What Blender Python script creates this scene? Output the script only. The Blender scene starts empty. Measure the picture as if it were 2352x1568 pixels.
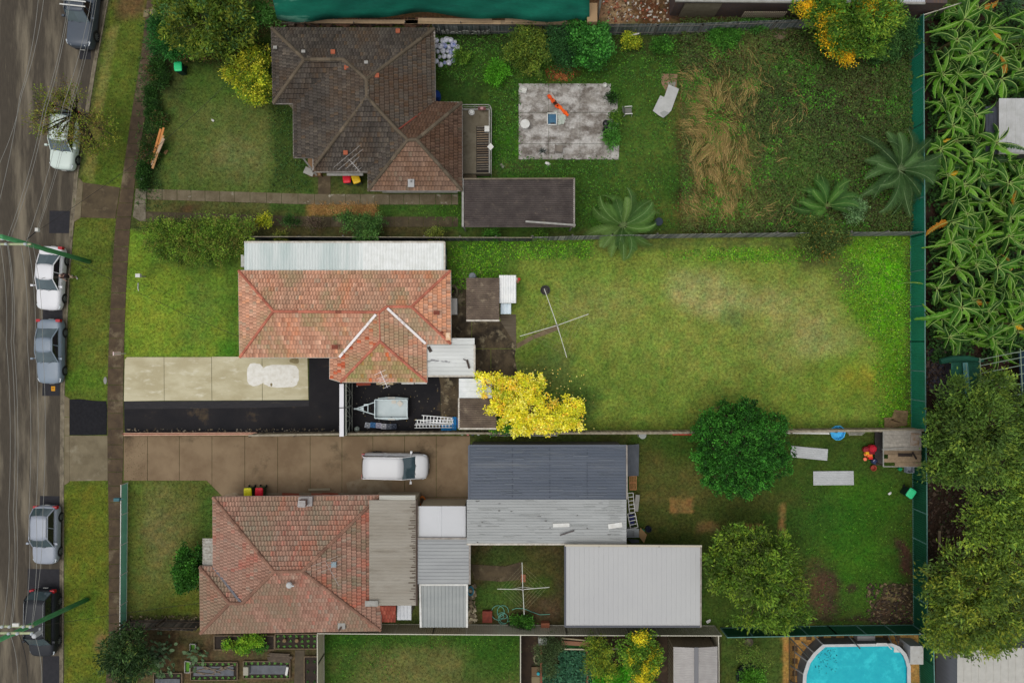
import bpy, bmesh, math, random
import numpy as np
from mathutils import Vector, Matrix, Euler
R = math.radians
random.seed(7); rng = np.random.default_rng(11)
scene = bpy.context.scene
col = scene.collection
# ---------- camera: drone looking straight down from 50.6 m
HC = 50.6; SC = 31.0; CX = 1176.0; CY = 784.0
cam = bpy.data.objects.new("Camera", bpy.data.cameras.new("Camera"))
cam.data.lens = 24.0; cam.data.sensor_width = 36.0; cam.data.clip_end = 3000
cam.location = (0, 0, HC); col.objects.link(cam); scene.camera = cam
# ---------- overcast sky and a weak, very soft sun
SUN_EL, SUN_AZ = R(74), R(240)
wd = bpy.data.worlds.new("World"); scene.world = wd; wd.use_nodes = True
nt = wd.node_tree; nt.nodes.clear()
out = nt.nodes.new("ShaderNodeOutputWorld"); bg = nt.nodes.new("ShaderNodeBackground")
sky = nt.nodes.new("ShaderNodeTexSky"); sky.sky_type = 'NISHITA'; sky.sun_disc = False
sky.sun_elevation = SUN_EL; sky.sun_rotation = SUN_AZ; sky.air_density = 1.0; sky.dust_density = 3.0
hs = nt.nodes.new("ShaderNodeHueSaturation"); hs.inputs['Saturation'].default_value = 0.22
nt.links.new(sky.outputs[0], hs.inputs['Color']); nt.links.new(hs.outputs[0], bg.inputs[0])
bg.inputs[1].default_value = 0.15; nt.links.new(bg.outputs[0], out.inputs[0])
sl = bpy.data.lights.new("Sun", 'SUN'); sl.energy = 0.8; sl.angle = R(42); sl.color = (1.0, 0.96, 0.9)
so = bpy.data.objects.new("Sun", sl); col.objects.link(so)
so.rotation_euler = (math.pi/2 - SUN_EL, 0, math.pi - SUN_AZ)
scene.view_settings.view_transform = 'Standard'; scene.view_settings.look = 'None'
scene.view_settings.exposure = 0.08; scene.view_settings.gamma = 1.0
scene.cycles.max_bounces = 5; scene.cycles.diffuse_bounces = 3; scene.cycles.transparent_max_bounces = 6

# ---------- coordinates: a point at height h that lies on a given spot of the site plan
def W(px, py, h=0.0):
    k = (HC - h) / HC / SC
    return Vector(((px - CX) * k, (CY - py) * k, h))
def lin(c):
    c = c / 255.0
    return c / 12.92 if c <= 0.04045 else ((c + 0.055) / 1.055) ** 2.4
def S(r, g, b): return (lin(r), lin(g), lin(b))

# ---------- materials
MATS = {}
def mat(name, c1, c2=None, rough=0.85, scale=3.0, lo=0.35, hi=0.65, c3=None, s3=0.8, lo3=0.55, hi3=0.7,
        bump=0.0, bscale=20.0, metal=0.0, spec=0.3, attr=False, var=0.0, vscale=12.0, st=(1, 1, 1), obj=False, detail=6, alpha=1.0, coat=0.0, hue=0.0):
    if name in MATS: return MATS[name]
    m = bpy.data.materials.new(name); m.use_nodes = True
    n = m.node_tree.nodes; l = m.node_tree.links; b = n['Principled BSDF']
    b.inputs['Roughness'].default_value = rough; b.inputs['Metallic'].default_value = metal
    b.inputs['Specular IOR Level'].default_value = spec; b.inputs['Alpha'].default_value = alpha
    b.inputs['Coat Weight'].default_value = coat; b.inputs['Coat Roughness'].default_value = 0.05
    tc = n.new("ShaderNodeTexCoord") if obj else n.new("ShaderNodeNewGeometry")
    src = tc.outputs['Object'] if obj else tc.outputs['Position']
    mp = n.new("ShaderNodeMapping"); mp.inputs['Scale'].default_value = st; l.new(src, mp.inputs['Vector']); src = mp.outputs[0]
    def noise(sc, dt=detail, ro=0.6):
        t = n.new("ShaderNodeTexNoise"); t.inputs['Scale'].default_value = sc; t.inputs['Detail'].default_value = dt
        t.inputs['Roughness'].default_value = ro; l.new(src, t.inputs['Vector']); return t.outputs[0]
    def rng_(s, a, c, x=0.0, y=1.0):
        r = n.new("ShaderNodeMapRange"); r.inputs[1].default_value = a; r.inputs[2].default_value = c
        r.inputs[3].default_value = x; r.inputs[4].default_value = y; l.new(s, r.inputs[0]); return r.outputs[0]
    def mix(f, a, c, mode='MIX'):
        x = n.new("ShaderNodeMix"); x.data_type = 'RGBA'; x.blend_type = mode
        for k, v in ((0, f), (6, a), (7, c)):
            if isinstance(v, (int, float)): x.inputs[k].default_value = v
            elif isinstance(v, tuple): x.inputs[k].default_value = (*v[:3], 1)
            else: l.new(v, x.inputs[k])
        return x.outputs[2]
    if attr:
        a = n.new("ShaderNodeAttribute"); a.attribute_name = 'Col'; c = a.outputs['Color']
        if c1 is not None: c = mix(1.0, c, c1, 'MULTIPLY')
    else: c = c1
    if c2 is not None: c = mix(rng_(noise(scale), lo, hi), c, c2)
    if c3 is not None: c = mix(rng_(noise(s3, 8, 0.65), lo3, hi3), c, c3)
    if var > 0:
        g = rng_(noise(vscale, 4, 0.7), 0.3, 0.7, 1 - var, 1 + var)
        cb = n.new("ShaderNodeCombineColor")
        for i in range(3): l.new(g, cb.inputs[i])
        c = mix(1.0, c, cb.outputs[0], 'MULTIPLY')
    if hue: c = mix(1.0, c, mix(rng_(noise(1.9, 6, 0.75), 0.32, 0.68), (1-hue, 1-hue*.3, 1+hue*.3), (1+hue, 1+hue*.3, 1-hue*.3)), 'MULTIPLY')
    if isinstance(c, tuple): b.inputs['Base Color'].default_value = (*c, 1)
    else: l.new(c, b.inputs['Base Color'])
    if bump > 0:
        bp = n.new("ShaderNodeBump"); bp.inputs['Strength'].default_value = bump; bp.inputs['Distance'].default_value = 0.03
        l.new(noise(bscale, 5), bp.inputs['Height']); l.new(bp.outputs[0], b.inputs['Normal'])
    MATS[name] = m
    return m

# ---------- mesh builder
class MB:
    def __init__(s): s.V = []; s.F = []; s.M = []; s.C = []
    def add(s, vs, fs, m=0, c=None):
        o = len(s.V); s.V += [tuple(v) for v in vs]
        for f in fs: s.F.append([i + o for i in f]); s.M.append(m); s.C.append(c or (1, 1, 1))
        return s
    def box(s, x0, y0, z0, x1, y1, z1, m=0, c=None):
        x0, x1 = min(x0, x1), max(x0, x1); y0, y1 = min(y0, y1), max(y0, y1)
        v = [(x0,y0,z0),(x1,y0,z0),(x1,y1,z0),(x0,y1,z0),(x0,y0,z1),(x1,y0,z1),(x1,y1,z1),(x0,y1,z1)]
        return s.add(v, [(3,2,1,0),(4,5,6,7),(0,1,5,4),(1,2,6,5),(2,3,7,6),(3,0,4,7)], m, c)
    def bar(s, a, b, w, t=None, m=0, c=None, up=(0, 0, 1)):      # a rectangular bar from a to b
        a = Vector(a); b = Vector(b); t = w if t is None else t
        d = (b - a).normalized(); u = Vector(up)
        if abs(d.dot(u)) > 0.98: u = Vector((1, 0, 0))
        x = d.cross(u).normalized() * w / 2; y = x.cross(d).normalized() * t / 2
        v = [a-x-y, a+x-y, a+x+y, a-x+y, b-x-y, b+x-y, b+x+y, b-x+y]
        return s.add(v, [(0,1,2,3),(7,6,5,4),(4,5,1,0),(5,6,2,1),(6,7,3,2),(7,4,0,3)], m, c)
    def tube(s, pts, r, n=6, m=0, c=None, cap=True):
        pts = [Vector(p) for p in pts]; rs = r if isinstance(r, (list, tuple)) else [r] * len(pts); vs = []
        u = None
        for i, p in enumerate(pts):
            d = (pts[min(i+1, len(pts)-1)] - pts[max(i-1, 0)]).normalized()
            if u is None: u = d.cross(Vector((0, 0, 1)) if abs(d.z) < .9 else Vector((1, 0, 0))).normalized()
            u = (u - d * u.dot(d)).normalized(); w = d.cross(u)
            for k in range(n):
                a = 2 * math.pi * k / n; vs.append(p + (u * math.cos(a) + w * math.sin(a)) * rs[i])
        fs = [(i*n+k, i*n+(k+1) % n, (i+1)*n+(k+1) % n, (i+1)*n+k) for i in range(len(pts)-1) for k in range(n)]
        if cap: fs += [tuple(range(n))[::-1], tuple((len(pts)-1)*n + k for k in range(n))]
        return s.add(vs, fs, m, c)
    def lathe(s, prof, cx=0, cy=0, z0=0, n=16, m=0, c=None):     # prof: (r, z) list
        vs = []; fs = []
        for r, z in prof:
            for k in range(n): a = 2*math.pi*k/n; vs.append((cx + r*math.cos(a), cy + r*math.sin(a), z0 + z))
        for i in range(len(prof)-1):
            for k in range(n): fs.append((i*n+k, i*n+(k+1) % n, (i+1)*n+(k+1) % n, (i+1)*n+k))
        fs += [tuple(range(n))[::-1], tuple((len(prof)-1)*n + k for k in range(n))]
        return s.add(vs, fs, m, c)
    def prism(s, poly, z0, z1, m=0, c=None):                     # poly of (x, y)
        a = sum(poly[i][0]*poly[(i+1) % len(poly)][1] - poly[(i+1) % len(poly)][0]*poly[i][1] for i in range(len(poly)))
        if a < 0: poly = poly[::-1]
        n = len(poly); vs = [(p[0], p[1], z0) for p in poly] + [(p[0], p[1], z1) for p in poly]
        return s.add(vs, [tuple(range(n))[::-1], tuple(range(n, 2*n))] + [(i, (i+1) % n, (i+1) % n + n, i+n) for i in range(n)], m, c)
    def xf(s, M):
        s.V = [tuple(M @ Vector(v)) for v in s.V]; return s
    def build(s, name, mats, parent=None, smooth=False, origin=None):
        mats = mats if isinstance(mats, (list, tuple)) else [mats]
        me = bpy.data.meshes.new(name); V = np.array(s.V, dtype=float)
        if parent is not None: V = V - np.array(parent.location)
        elif origin is None: origin = ((V[:,0].min()+V[:,0].max())/2, (V[:,1].min()+V[:,1].max())/2, V[:,2].min())
        if origin is not None and parent is None: V = V - np.array(origin)
        me.from_pydata(V.tolist(), [], s.F)
        for m in mats: me.materials.append(m)
        me.polygons.foreach_set('material_index', s.M)
        if any(c != (1, 1, 1) for c in s.C):
            at = me.attributes.new('Col', 'FLOAT_COLOR', 'CORNER'); arr = []
            for f, c in zip(s.F, s.C): arr += [c[0], c[1], c[2], 1.0] * len(f)
            at.data.foreach_set('color', arr)
        if smooth: me.polygons.foreach_set('use_smooth', [True]*len(s.F))
        me.update()
        o = bpy.data.objects.new(name, me); col.objects.link(o)
        if parent is not None: o.parent = parent
        else: o.location = origin
        return o
def tag(o, label=None, cat=None, group=None, kind=None):
    if label: o['label'] = label
    if cat: o['category'] = cat
    if group: o['group'] = group
    if kind: o['kind'] = kind
    return o
def thing(name, loc, label, cat, group=None, rz=0.0):
    o = bpy.data.objects.new(name, None); o.empty_display_size = 0.3; col.objects.link(o)
    o.location = loc; o.rotation_euler = (0, 0, rz)
    return tag(o, label, cat, group)
ORD = 'first second third fourth fifth sixth seventh eighth ninth tenth eleventh twelfth thirteenth fourteenth fifteenth sixteenth seventeenth eighteenth nineteenth twentieth'.split()
def struct(o): o['kind'] = 'structure'; return o
def copytree(o, parent=None):
    c = o.copy(); col.objects.link(c); c.parent = parent
    for ch in o.children: copytree(ch, c)
    return c
# fast numpy mesh: quads from an (N,4,3) array with a colour per quad
def quads(name, Q, C, m, parent=None, origin=None):
    Q = np.asarray(Q, dtype=np.float32); n = len(Q); me = bpy.data.meshes.new(name)
    o3 = np.zeros(3)
    if parent is not None: o3 = np.array(parent.location)
    elif origin is not None: o3 = np.array(origin)
    me.vertices.add(4*n); me.vertices.foreach_set('co', (Q - o3).astype(np.float32).ravel())
    me.loops.add(4*n); me.loops.foreach_set('vertex_index', np.arange(4*n, dtype=np.int32))
    me.polygons.add(n); me.polygons.foreach_set('loop_start', np.arange(0, 4*n, 4, dtype=np.int32))
    me.update(calc_edges=True)
    at = me.attributes.new('Col', 'FLOAT_COLOR', 'CORNER')
    cc = np.ones((n, 4, 4), dtype=np.float32); cc[:, :, :3] = np.asarray(C)[:, None, :]
    at.data.foreach_set('color', cc.ravel()); me.materials.append(m); me.validate()
    o = bpy.data.objects.new(name, me); col.objects.link(o)
    if parent is not None: o.parent = parent
    elif origin is not None: o.location = origin
    return o
def nrm(a): return a / np.maximum(np.linalg.norm(a, axis=1, keepdims=True), 1e-9)
def leafquads(P, D, N, L, Wd, fold=0.0):      # kite-shaped leaves: base P, direction D, normal N
    D = nrm(D); Sd = nrm(np.cross(D, N)); L = L[:, None]; Wd = Wd[:, None]
    mid = P + D*L*0.45 + nrm(np.cross(Sd, D))*0.0
    return np.stack([P, mid - Sd*Wd/2, P + D*L, mid + Sd*Wd/2], axis=1)
def jitcol(cols, n, var=0.18, w=None):
    cols = np.array(cols); i = rng.choice(len(cols), n, p=w); c = cols[i]
    return np.clip(c * (1 + rng.normal(0, var, (n, 1))) * (1 + rng.normal(0, 0.05, (n, 3))), 0.002, 0.95)
# value noise
def vn(x, y, seed=0):
    xi = np.floor(x).astype(np.int64); yi = np.floor(y).astype(np.int64); xf = x - xi; yf = y - yi
    def h(a, b):
        v = (a * 374761393 + b * 668265263 + seed * 1442695041) & 0x7fffffff
        v = ((v ^ (v >> 13)) * 1274126177) & 0x7fffffff
        return ((v ^ (v >> 16)) & 0xffff) / 65535.0
    u = xf*xf*(3-2*xf); v = yf*yf*(3-2*yf)
    return (h(xi, yi)*(1-u) + h(xi+1, yi)*u)*(1-v) + (h(xi, yi+1)*(1-u) + h(xi+1, yi+1)*u)*v
def fbm(x, y, seed=0, o=4):
    s = 0; a = 1; t = 0
    for i in range(o): s = s + a*vn(x*2**i, y*2**i, seed+i*17); t += a; a *= 0.55
    return s / t
def leafmat(name, k, tr, rough=.65, spec=.25):
    m = mat(name, (k, k, k), rough=rough, attr=True, spec=spec); n = m.node_tree.nodes; l = m.node_tree.links; b = n['Principled BSDF']
    t = n.new('ShaderNodeBsdfTranslucent'); x = n.new('ShaderNodeMixShader'); x.inputs[0].default_value = tr
    l.new(b.inputs['Base Color'].links[0].from_socket, t.inputs[0]); l.new(b.outputs[0], x.inputs[1]); l.new(t.outputs[0], x.inputs[2]); l.new(x.outputs[0], n['Material Output'].inputs[0])
    return m
LEAF = leafmat('leaf', 1.65, .35)
# =================== THE GROUND ===================
def sdf(shape, X, Y):
    if shape[0] == 'e':
        _, cx, cy, rx, ry = shape[:5]; a = R(shape[5]) if len(shape) > 5 else 0
        dx = X-cx; dy = Y-cy; u = (dx*math.cos(a)+dy*math.sin(a))/rx; v = (-dx*math.sin(a)+dy*math.cos(a))/ry
        return (np.sqrt(u*u+v*v)-1)*min(rx, ry)
    if shape[0] == 'r':
        _, x0, y0, x1, y1 = shape
        dx = np.maximum(x0-X, X-x1); dy = np.maximum(y0-Y, Y-y1)
        return np.where((dx < 0) & (dy < 0), np.maximum(dx, dy), np.hypot(np.maximum(dx, 0), np.maximum(dy, 0)))
    P = shape[1]; n = len(P); d = np.full(X.shape, 1e9); ins = np.zeros(X.shape, bool)
    for i in range(n):
        (x0, y0), (x1, y1) = P[i], P[(i+1) % n]; ex, ey = x1-x0, y1-y0
        t = np.clip(((X-x0)*ex+(Y-y0)*ey)/(ex*ex+ey*ey+1e-9), 0, 1)
        d = np.minimum(d, np.hypot(X-x0-t*ex, Y-y0-t*ey))
        ins ^= ((y0 > Y) != (y1 > Y)) & (X < ex*(Y-y0)/((ey if ey else 1e-9))+x0)
    return np.where(ins, -d, d)
def r_(a, b, c, d): return ('r', a, b, c, d)
def e_(*a): return ('e', *a)
LAY = [  # shape, sRGB colour, soft edge px, noise px, strength
 (r_(340,90,720,445), (70,90,36), 12, 10, 1), (r_(375,230,660,435), (88,96,48), 40, 40, .8), (e_(560,360,70,45), (104,104,62), 30, 30, .7),
 (r_(345,100,640,150), (42,56,24), 20, 16, .8), (r_(625,235,715,440), (48,68,26), 16, 14, .8), (r_(318,130,372,480), (45,62,28), 12, 14, .9),
 (e_(395,175,30,60), (62,60,38), 14, 20, .6), (e_(360,60,60,50), (70,56,36), 20, 20, .7),
 (r_(335,458,1060,492), (82,84,44), 6, 8, 1), (r_(620,462,728,492), (60,85,34), 8, 10, .9), (r_(712,462,870,495), (128,98,54), 10, 14, 1),
 (r_(868,462,1060,500), (58,84,32), 10, 10, 1), (e_(435,478,24,8), (76,58,40), 8, 10, .9), (r_(335,505,1060,545), (70,66,38), 10, 12, 1),
 # verge along the road
 (('p', [(255,0),(340,0),(270,505),(255,560),(246,920),(248,1568),(147,1568),(150,900),(165,600),(190,400)]), (82,96,34), 4, 3, 1),
 (('p', [(250,60),(272,60),(235,270),(215,420),(188,400)]), (112,110,56), 5, 6, .95),
 (e_(300,20,32,30), (92,72,46), 14, 20, .9), (r_(165,510,250,900), (94,104,40), 10, 20, .7), (e_(185,600,22,70), (74,94,34), 20, 30, .6),
 (r_(150,1110,250,1568), (96,102,32), 12, 26, .8), (e_(235,1480,16,28), (110,92,58), 10, 14, .9), (e_(200,1400,34,60), (74,98,30), 20, 30, .6), (e_(195,870,40,26), (76,112,30), 14, 20, .6),
 # front lawn of the middle house
 (r_(284,530,560,822), (104,126,40), 5, 4, 1), (e_(470,690,40,90), (88,112,44), 30, 40, .7), (r_(515,600,560,822), (74,102,34), 16, 16, .8),
 (r_(350,560,560,620), (70,92,34), 16, 18, .8), (e_(330,720,50,60), (120,136,44), 30, 40, .7), (r_(500,775,560,822), (60,110,28), 12, 14, .7),
 # its back lawn
 (r_(1030,548,2094,990), (108,126,50), 5, 4, 1), (e_(1500,760,330,150), (122,132,60), 90, 90, .5), (e_(1720,700,170,50,10), (156,148,100), 40, 80, .5),
 (e_(1850,740,100,110), (142,138,84), 50, 80, .32), (e_(1350,700,90,60), (120,124,68), 40, 50, .5), (e_(1440,900,220,70), (98,118,46), 50, 60, .6),
 (e_(1950,900,120,60), (104,124,40), 40, 50, .6), (e_(1680,730,28,22), (86,100,58), 14, 20, .6), (r_(1360,550,1900,572), (84,88,46), 14, 14, .7),
 (r_(1030,550,1360,590), (66,98,34), 18, 20, .85), (r_(1030,550,1180,665), (70,104,36), 20, 24, .8), (e_(1245,850,70,70,30), (78,92,48), 30, 30, .7), (e_(1220,810,60,18,-20), (92,116,36), 14, 20, .5),
 (e_(1330,930,40,60), (62,84,38), 24, 24, .75), (r_(1340,960,2080,990), (92,106,42), 14, 16, .6), (('p', [(1900,545),(2094,545),(2094,985),(2040,985),(2010,800),(1930,670)]), (88,128,24), 30, 30, .85),  # dark ovals above and right of the yellow vine carry its painted shade
 (e_(2040,650,55,90), (84,152,18), 26, 30, .85), (e_(1960,640,40,30), (92,90,54), 16, 20, .7), (r_(2080,560,2094,960), (66,78,34), 4, 5, .8), (e_(1890,600,60,28), (72,74,42), 20, 22, .8),
 (e_(1990,870,40,26), (134,128,42), 20, 24, .6), (e_(1720,585,70,14), (90,130,34), 10, 12, .7),
 # north back yard
 (r_(1000,60,1570,530), (56,84,28), 10, 10, 1), (e_(1480,330,70,130), (80,98,40), 40, 50, .6), (r_(1000,60,1400,110), (44,56,28), 16, 16, .8), (e_(1139,170,26,26), (74,134,22), 12, 12, .9),
 (e_(1060,200,50,40), (42,60,26), 20, 24, .7), (r_(1128,290,1190,400), (60,108,26), 14, 16, .7), (e_(1290,168,32,18), (110,62,34), 8, 12, .95), (e_(1470,100,80,30), (62,56,38), 24, 26, .6), (e_(1180,385,50,16), (78,80,48), 12, 14, .7),
 (r_(1558,45,2118,530), (52,56,28), 14, 20, 1), (r_(1565,180,1720,500), (98,92,46), 30, 50, .7), (e_(1650,470,110,40), (100,92,44), 30, 40, .7), (e_(1840,255,130,40), (40,36,26), 30, 40, .9), (e_(1700,110,90,30), (96,88,48), 24, 40, .7), (e_(1830,420,90,50), (66,92,30), 30, 50, .8), (e_(1830,360,40,30), (62,96,28), 20, 30, .8), (e_(1980,200,70,60), (66,56,36), 30, 50, .7), (e_(1820,150,90,24), (58,86,30), 20, 30, .7),
 (r_(2040,130,2110,420), (48,76,26), 24, 28, .8), (e_(1800,70,60,24), (56,42,30), 20, 24, .8), (e_(1800,340,120,50), (56,70,30), 40, 50, .6),
 # south lots
 (r_(290,1100,492,1440), (86,94,42), 6, 6, 1), (e_(370,1220,60,90), (108,104,62), 40, 50, .7), (r_(455,1110,495,1240), (62,84,32), 12, 14, .8), (e_(420,1400,60,40), (84,92,28), 30, 36, .7), (r_(290,1105,330,1300), (80,96,36), 14, 14, .6),
 (r_(290,1415,470,1445), (60,58,38), 8, 10, .9), (r_(1040,1150,1110,1260), (70,66,42), 6, 4, 1),
 (r_(1440,1000,2098,1440), (58,78,28), 8, 6, 1), (e_(1530,1120,90,90), (86,84,42), 40, 50, .75), (e_(1600,1200,160,60), (74,78,36), 40, 50, .6), (e_(1970,1240,110,130), (54,100,20), 50, 60, .7), (e_(1900,1180,90,50), (44,84,26), 40, 40, .6),
 (r_(1540,1142,1592,1178), (136,104,62), 2.5, 4, .95), (r_(1790,1155,1803,1231), (142,112,66), 2, 3, .95), (r_(1600,1196,1655,1222), (112,92,54), 6, 8, .9), (r_(1700,1205,1752,1235), (134,106,62), 5, 6, .9), (e_(1508,1142,50,10), (100,90,48), 12, 16, .6),
 (e_(1898,1358,30,60), (58,44,36), 14, 20, .95), (e_(1870,1350,44,50), (78,62,42), 22, 24, .7), (e_(1958,1351,12,9), (56,44,34), 4, 6, .9), (('p', [(2055,1235),(2080,1240),(2097,1290),(2097,1330),(2070,1310)]), (74,52,42), 6, 10, .95),
 (('p', [(2030,1345),(2095,1340),(2097,1435),(1990,1435),(2010,1390)]), (66,52,40), 8, 14, .95), (e_(2048,1370,18,12), (112,96,66), 4, 8, .9), (r_(1830,1415,2095,1428), (56,46,34), 5, 8, .9), (e_(1720,1150,130,24), (72,74,34), 14, 20, .5),
 (r_(1078,1250,1297,1438), (66,62,36), 4, 4, 1), (e_(1150,1280,70,24), (52,68,28), 14, 18, .8), (e_(1140,1370,60,36), (60,88,32), 16, 20, .8), (e_(1230,1310,50,40), (74,76,36), 24, 24, .7), (e_(1260,1400,40,30), (74,60,42), 14, 16, .9), (e_(1245,1345,30,20), (60,80,28), 10, 14, .7),
 (r_(744,1455,1197,1568), (52,84,26), 4, 4, 1), (e_(970,1550,170,70), (98,98,54), 50, 60, .85), (r_(744,1455,1197,1480), (48,80,24), 14, 16, .8),
 (r_(262,1445,730,1568), (82,70,48), 8, 8, 1), (r_(630,1452,728,1488), (52,74,28), 6, 6, .95), (r_(545,1488,730,1500), (66,58,38), 6, 8, .8), (e_(430,1500,40,40), (72,62,38), 16, 20, .8),
 (r_(1197,1455,1655,1568), (62,50,38), 4, 4, 1), (r_(1655,1450,1798,1568), (66,82,34), 4, 4, 1), (r_(1798,1452,2120,1568), (158,120,64), 4, 4, 1), (r_(1811,1456,2112,1568), (166,130,74), 20, 30, .6),
 # east lots
 (('p', [(2122,30),(2500,-60),(2500,1700),(2128,1700)]), (54,42,34), 4, 6, 1), (e_(2230,120,110,60), (48,44,30), 30, 40, .7), (e_(2330,620,40,120), (74,64,58), 20, 30, .8), (e_(2330,450,40,60), (70,90,34), 20, 24, .8), (e_(2170,850,30,60), (58,56,62), 12, 20, .8),
 (e_(2200,1200,70,80), (62,46,36), 30, 40, .7),
 # building site to the north
 (r_(560,-200,1560,52), (92,70,48), 6, 8, 1), (e_(1430,30,44,26), (150,124,92), 14, 20, .9), (e_(1490,24,40,30), (84,54,34), 16, 20, .9), (r_(1530,-60,2120,46), (74,54,40), 6, 8, 1), (e_(610,12,30,20), (140,112,82), 10, 14, .8),
]
def ground_col(X, Y):
    n1 = fbm(X/34, Y/34, 3, 5)-0.5; n2 = fbm(X/9, Y/9, 9, 3)-0.5
    C = np.zeros(X.shape+(3,)); C[:] = S(70, 78, 38)
    for k, (sh, c, soft, nz, st) in enumerate(LAY):
        d = sdf(sh, X, Y) + ((fbm(X/(nz*1.6+6), Y/(nz*1.6+6), 31+k*7, 3)-0.5)*2*nz)
        a = np.clip(0.5 - d/soft/2*1.0, 0, 1); a = a*a*(3-2*a)*st
        C = C*(1-a[..., None]) + np.array(S(*c))*a[..., None]
    g = 1 + n1*0.5 + n2*0.35
    C = C*g[..., None]
    y = (fbm(X/16, Y/16, 77, 3)-0.5)*0.55      # patches drier or lusher than the rest
    C[..., 0] *= 1+y; C[..., 2] *= 1+y*0.6
    return np.clip(C, 0.004, 0.9)
KERB = [(730,-3500),(330,-500),(262,-60),(250,0),(222,150),(204,262),(189,350),(181,392),(170,517),(164,592),(160,642),(156,717),(152,809),(149,892),(147.5,1000),(147,1109),(147,1301),(146,1568),(146,1640),(146,5000)]
def kerbx(py): return float(np.interp(py, [k[1] for k in KERB], [k[0] for k in KERB]))
xs = np.concatenate([np.linspace(-600, -60, 10), np.linspace(-45, 45, 451), np.linspace(60, 600, 10)])
ys = np.concatenate([np.linspace(-600, -45, 10), np.linspace(-31, 31, 311), np.linspace(45, 600, 10)])
GX, GY = np.meshgrid(xs, ys); PX = GX*SC+CX; PY = CY-GY*SC
GC = ground_col(PX, PY)
kx = np.interp(PY.ravel(), [k[1] for k in KERB], [k[0] for k in KERB]).reshape(PY.shape)
GZ = (fbm(PX/40, PY/40, 5, 3)-0.5)*0.0
GZ = np.where(PX < kx-4, -0.16, GZ)
nx, ny = len(xs), len(ys)
idx = np.arange(nx*ny).reshape(ny, nx)
gf = np.stack([idx[:-1, :-1], idx[:-1, 1:], idx[1:, 1:], idx[1:, :-1]], axis=-1).reshape(-1, 4)
gm = bpy.data.meshes.new('ground')
gm.vertices.add(nx*ny); gm.vertices.foreach_set('co', np.stack([GX, GY, GZ], -1).astype(np.float32).ravel())
gm.loops.add(gf.size); gm.loops.foreach_set('vertex_index', gf.ravel().astype(np.int32))
gm.polygons.add(len(gf)); gm.polygons.foreach_set('loop_start', np.arange(0, gf.size, 4, dtype=np.int32))
gm.update(calc_edges=True)
at = gm.attributes.new('Col', 'FLOAT_COLOR', 'POINT')
c4 = np.ones((nx*ny, 4), np.float32); c4[:, :3] = GC.reshape(-1, 3); at.data.foreach_set('color', c4.ravel())
gm.materials.append(mat('turf', (1, 1, 1), attr=True, rough=0.95, spec=0.1, var=0.5, vscale=5.0, hue=.17, bump=0.8, bscale=9.0))
go = bpy.data.objects.new('ground', gm); col.objects.link(go); struct(go)

# ---------- road, kerb, footpath, crossovers
ASPH = mat('asphalt', S(60, 54, 45), S(71, 64, 54), rough=0.9, scale=9, c3=S(118, 109, 92), s3=0.6, lo3=0.47, hi3=0.66, st=(1.4, 0.16, 1), var=0.10, vscale=60, bump=0.25, bscale=60)
def strip(polyl, polyr, z0, z1, name, m, gap=None):
    pl = [W(*p) for p in polyl]; pr = [W(*p) for p in polyr]
    b = MB(); b.prism([(p.x, p.y) for p in pl+pr[::-1]], z0, z1); return struct(b.build(name, m, origin=(0, 0, 0)))
b = MB()
left = [W(-2500, y) for _, y in KERB]; right = [W(x-11, y) for x, y in KERB]
vs = [(p.x, p.y, -0.12) for p in left+right]; n = len(KERB)
b.add(vs, [(i, i+n, i+n+1, i+1) for i in range(n-1)][::1]); road = struct(b.build('road', ASPH, origin=(0, 0, 0)))
for f in road.data.polygons: pass
CONC = mat('kerb_concrete', S(126, 117, 98), S(92, 84, 70), rough=0.9, scale=2.2, c3=S(60, 53, 42), s3=1.2, var=0.12, vscale=30, bump=0.2)
b = MB(); prof = [(-12.6, -0.112), (-9.0, -0.125), (-5.5, -0.13), (-4.2, 0.02), (-0.6, 0.035), (-0.4, -0.1)]
pts = []
ky = [k[1] for k in KERB]; yy = np.arange(-60, 1641, 14.0)
for y in yy:
    x = kerbx(y); low = 1.0
    for a0, a1 in ((424, 498), (916, 1104)):
        if a0 < y < a1: low = 0.25
    for dx, z in prof:
        p = W(x+dx, y); pts.append((p.x, p.y, z if z < 0 else z*low - (0.10*(1-low) if dx > -2 else 0.0)*0 ))
k = len(prof); fs = []; mi = []
for i in range(len(yy)-1):
    for j in range(k-1): fs.append((i*k+j, (i+1)*k+j, (i+1)*k+j+1, i*k+j+1))
b.add(pts, fs); struct(b.build('kerb', CONC, origin=(0, 0, 0)))
PATH = mat('footpath_concrete', S(84, 70, 52), S(66, 53, 40), rough=0.95, scale=1.6, c3=S(108, 96, 74), s3=0.5, lo3=0.55, hi3=0.66, var=0.15, vscale=24, bump=0.25)
FL = [(342,-60),(336,25),(325,125),(304,250),(286,375),(277,435),(266,505),(257,640),(250,784),(247,900),(247,1000),(248,1100),(250,1200),(250,1470),(243,1568),(240,1640)]
FR = [(380,-60),(366,25),(356,110),(345,170),(332,280),(314,375),(308,435),(299,520),(290,650),(285,784),(283,900),(283,1060),(280,1110),(279,1200),(279,1450),(264,1568),(262,1640)]
def ix(Pl, y): return float(np.interp(y, [p[1] for p in Pl], [p[0] for p in Pl]))
b = MB(); y = -60.0; cuts = []
while y < 1640:
    h = 33 + random.uniform(-4, 6); y1 = min(y+h, 1640)
    q = [W(ix(FL, y+.5), y+.6), W(ix(FR, y+.5), y+.6), W(ix(FR, y1-.5), y1-.5), W(ix(FL, y1-.5), y1-.5)]
    z = 0.03 + random.uniform(-.008, .008); g = random.choice([.8, .9, 1, 1.1, 1.25])
    b.prism([(p.x, p.y) for p in q], -0.05, z, c=(g, g, g*1.0)); y = y1
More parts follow.
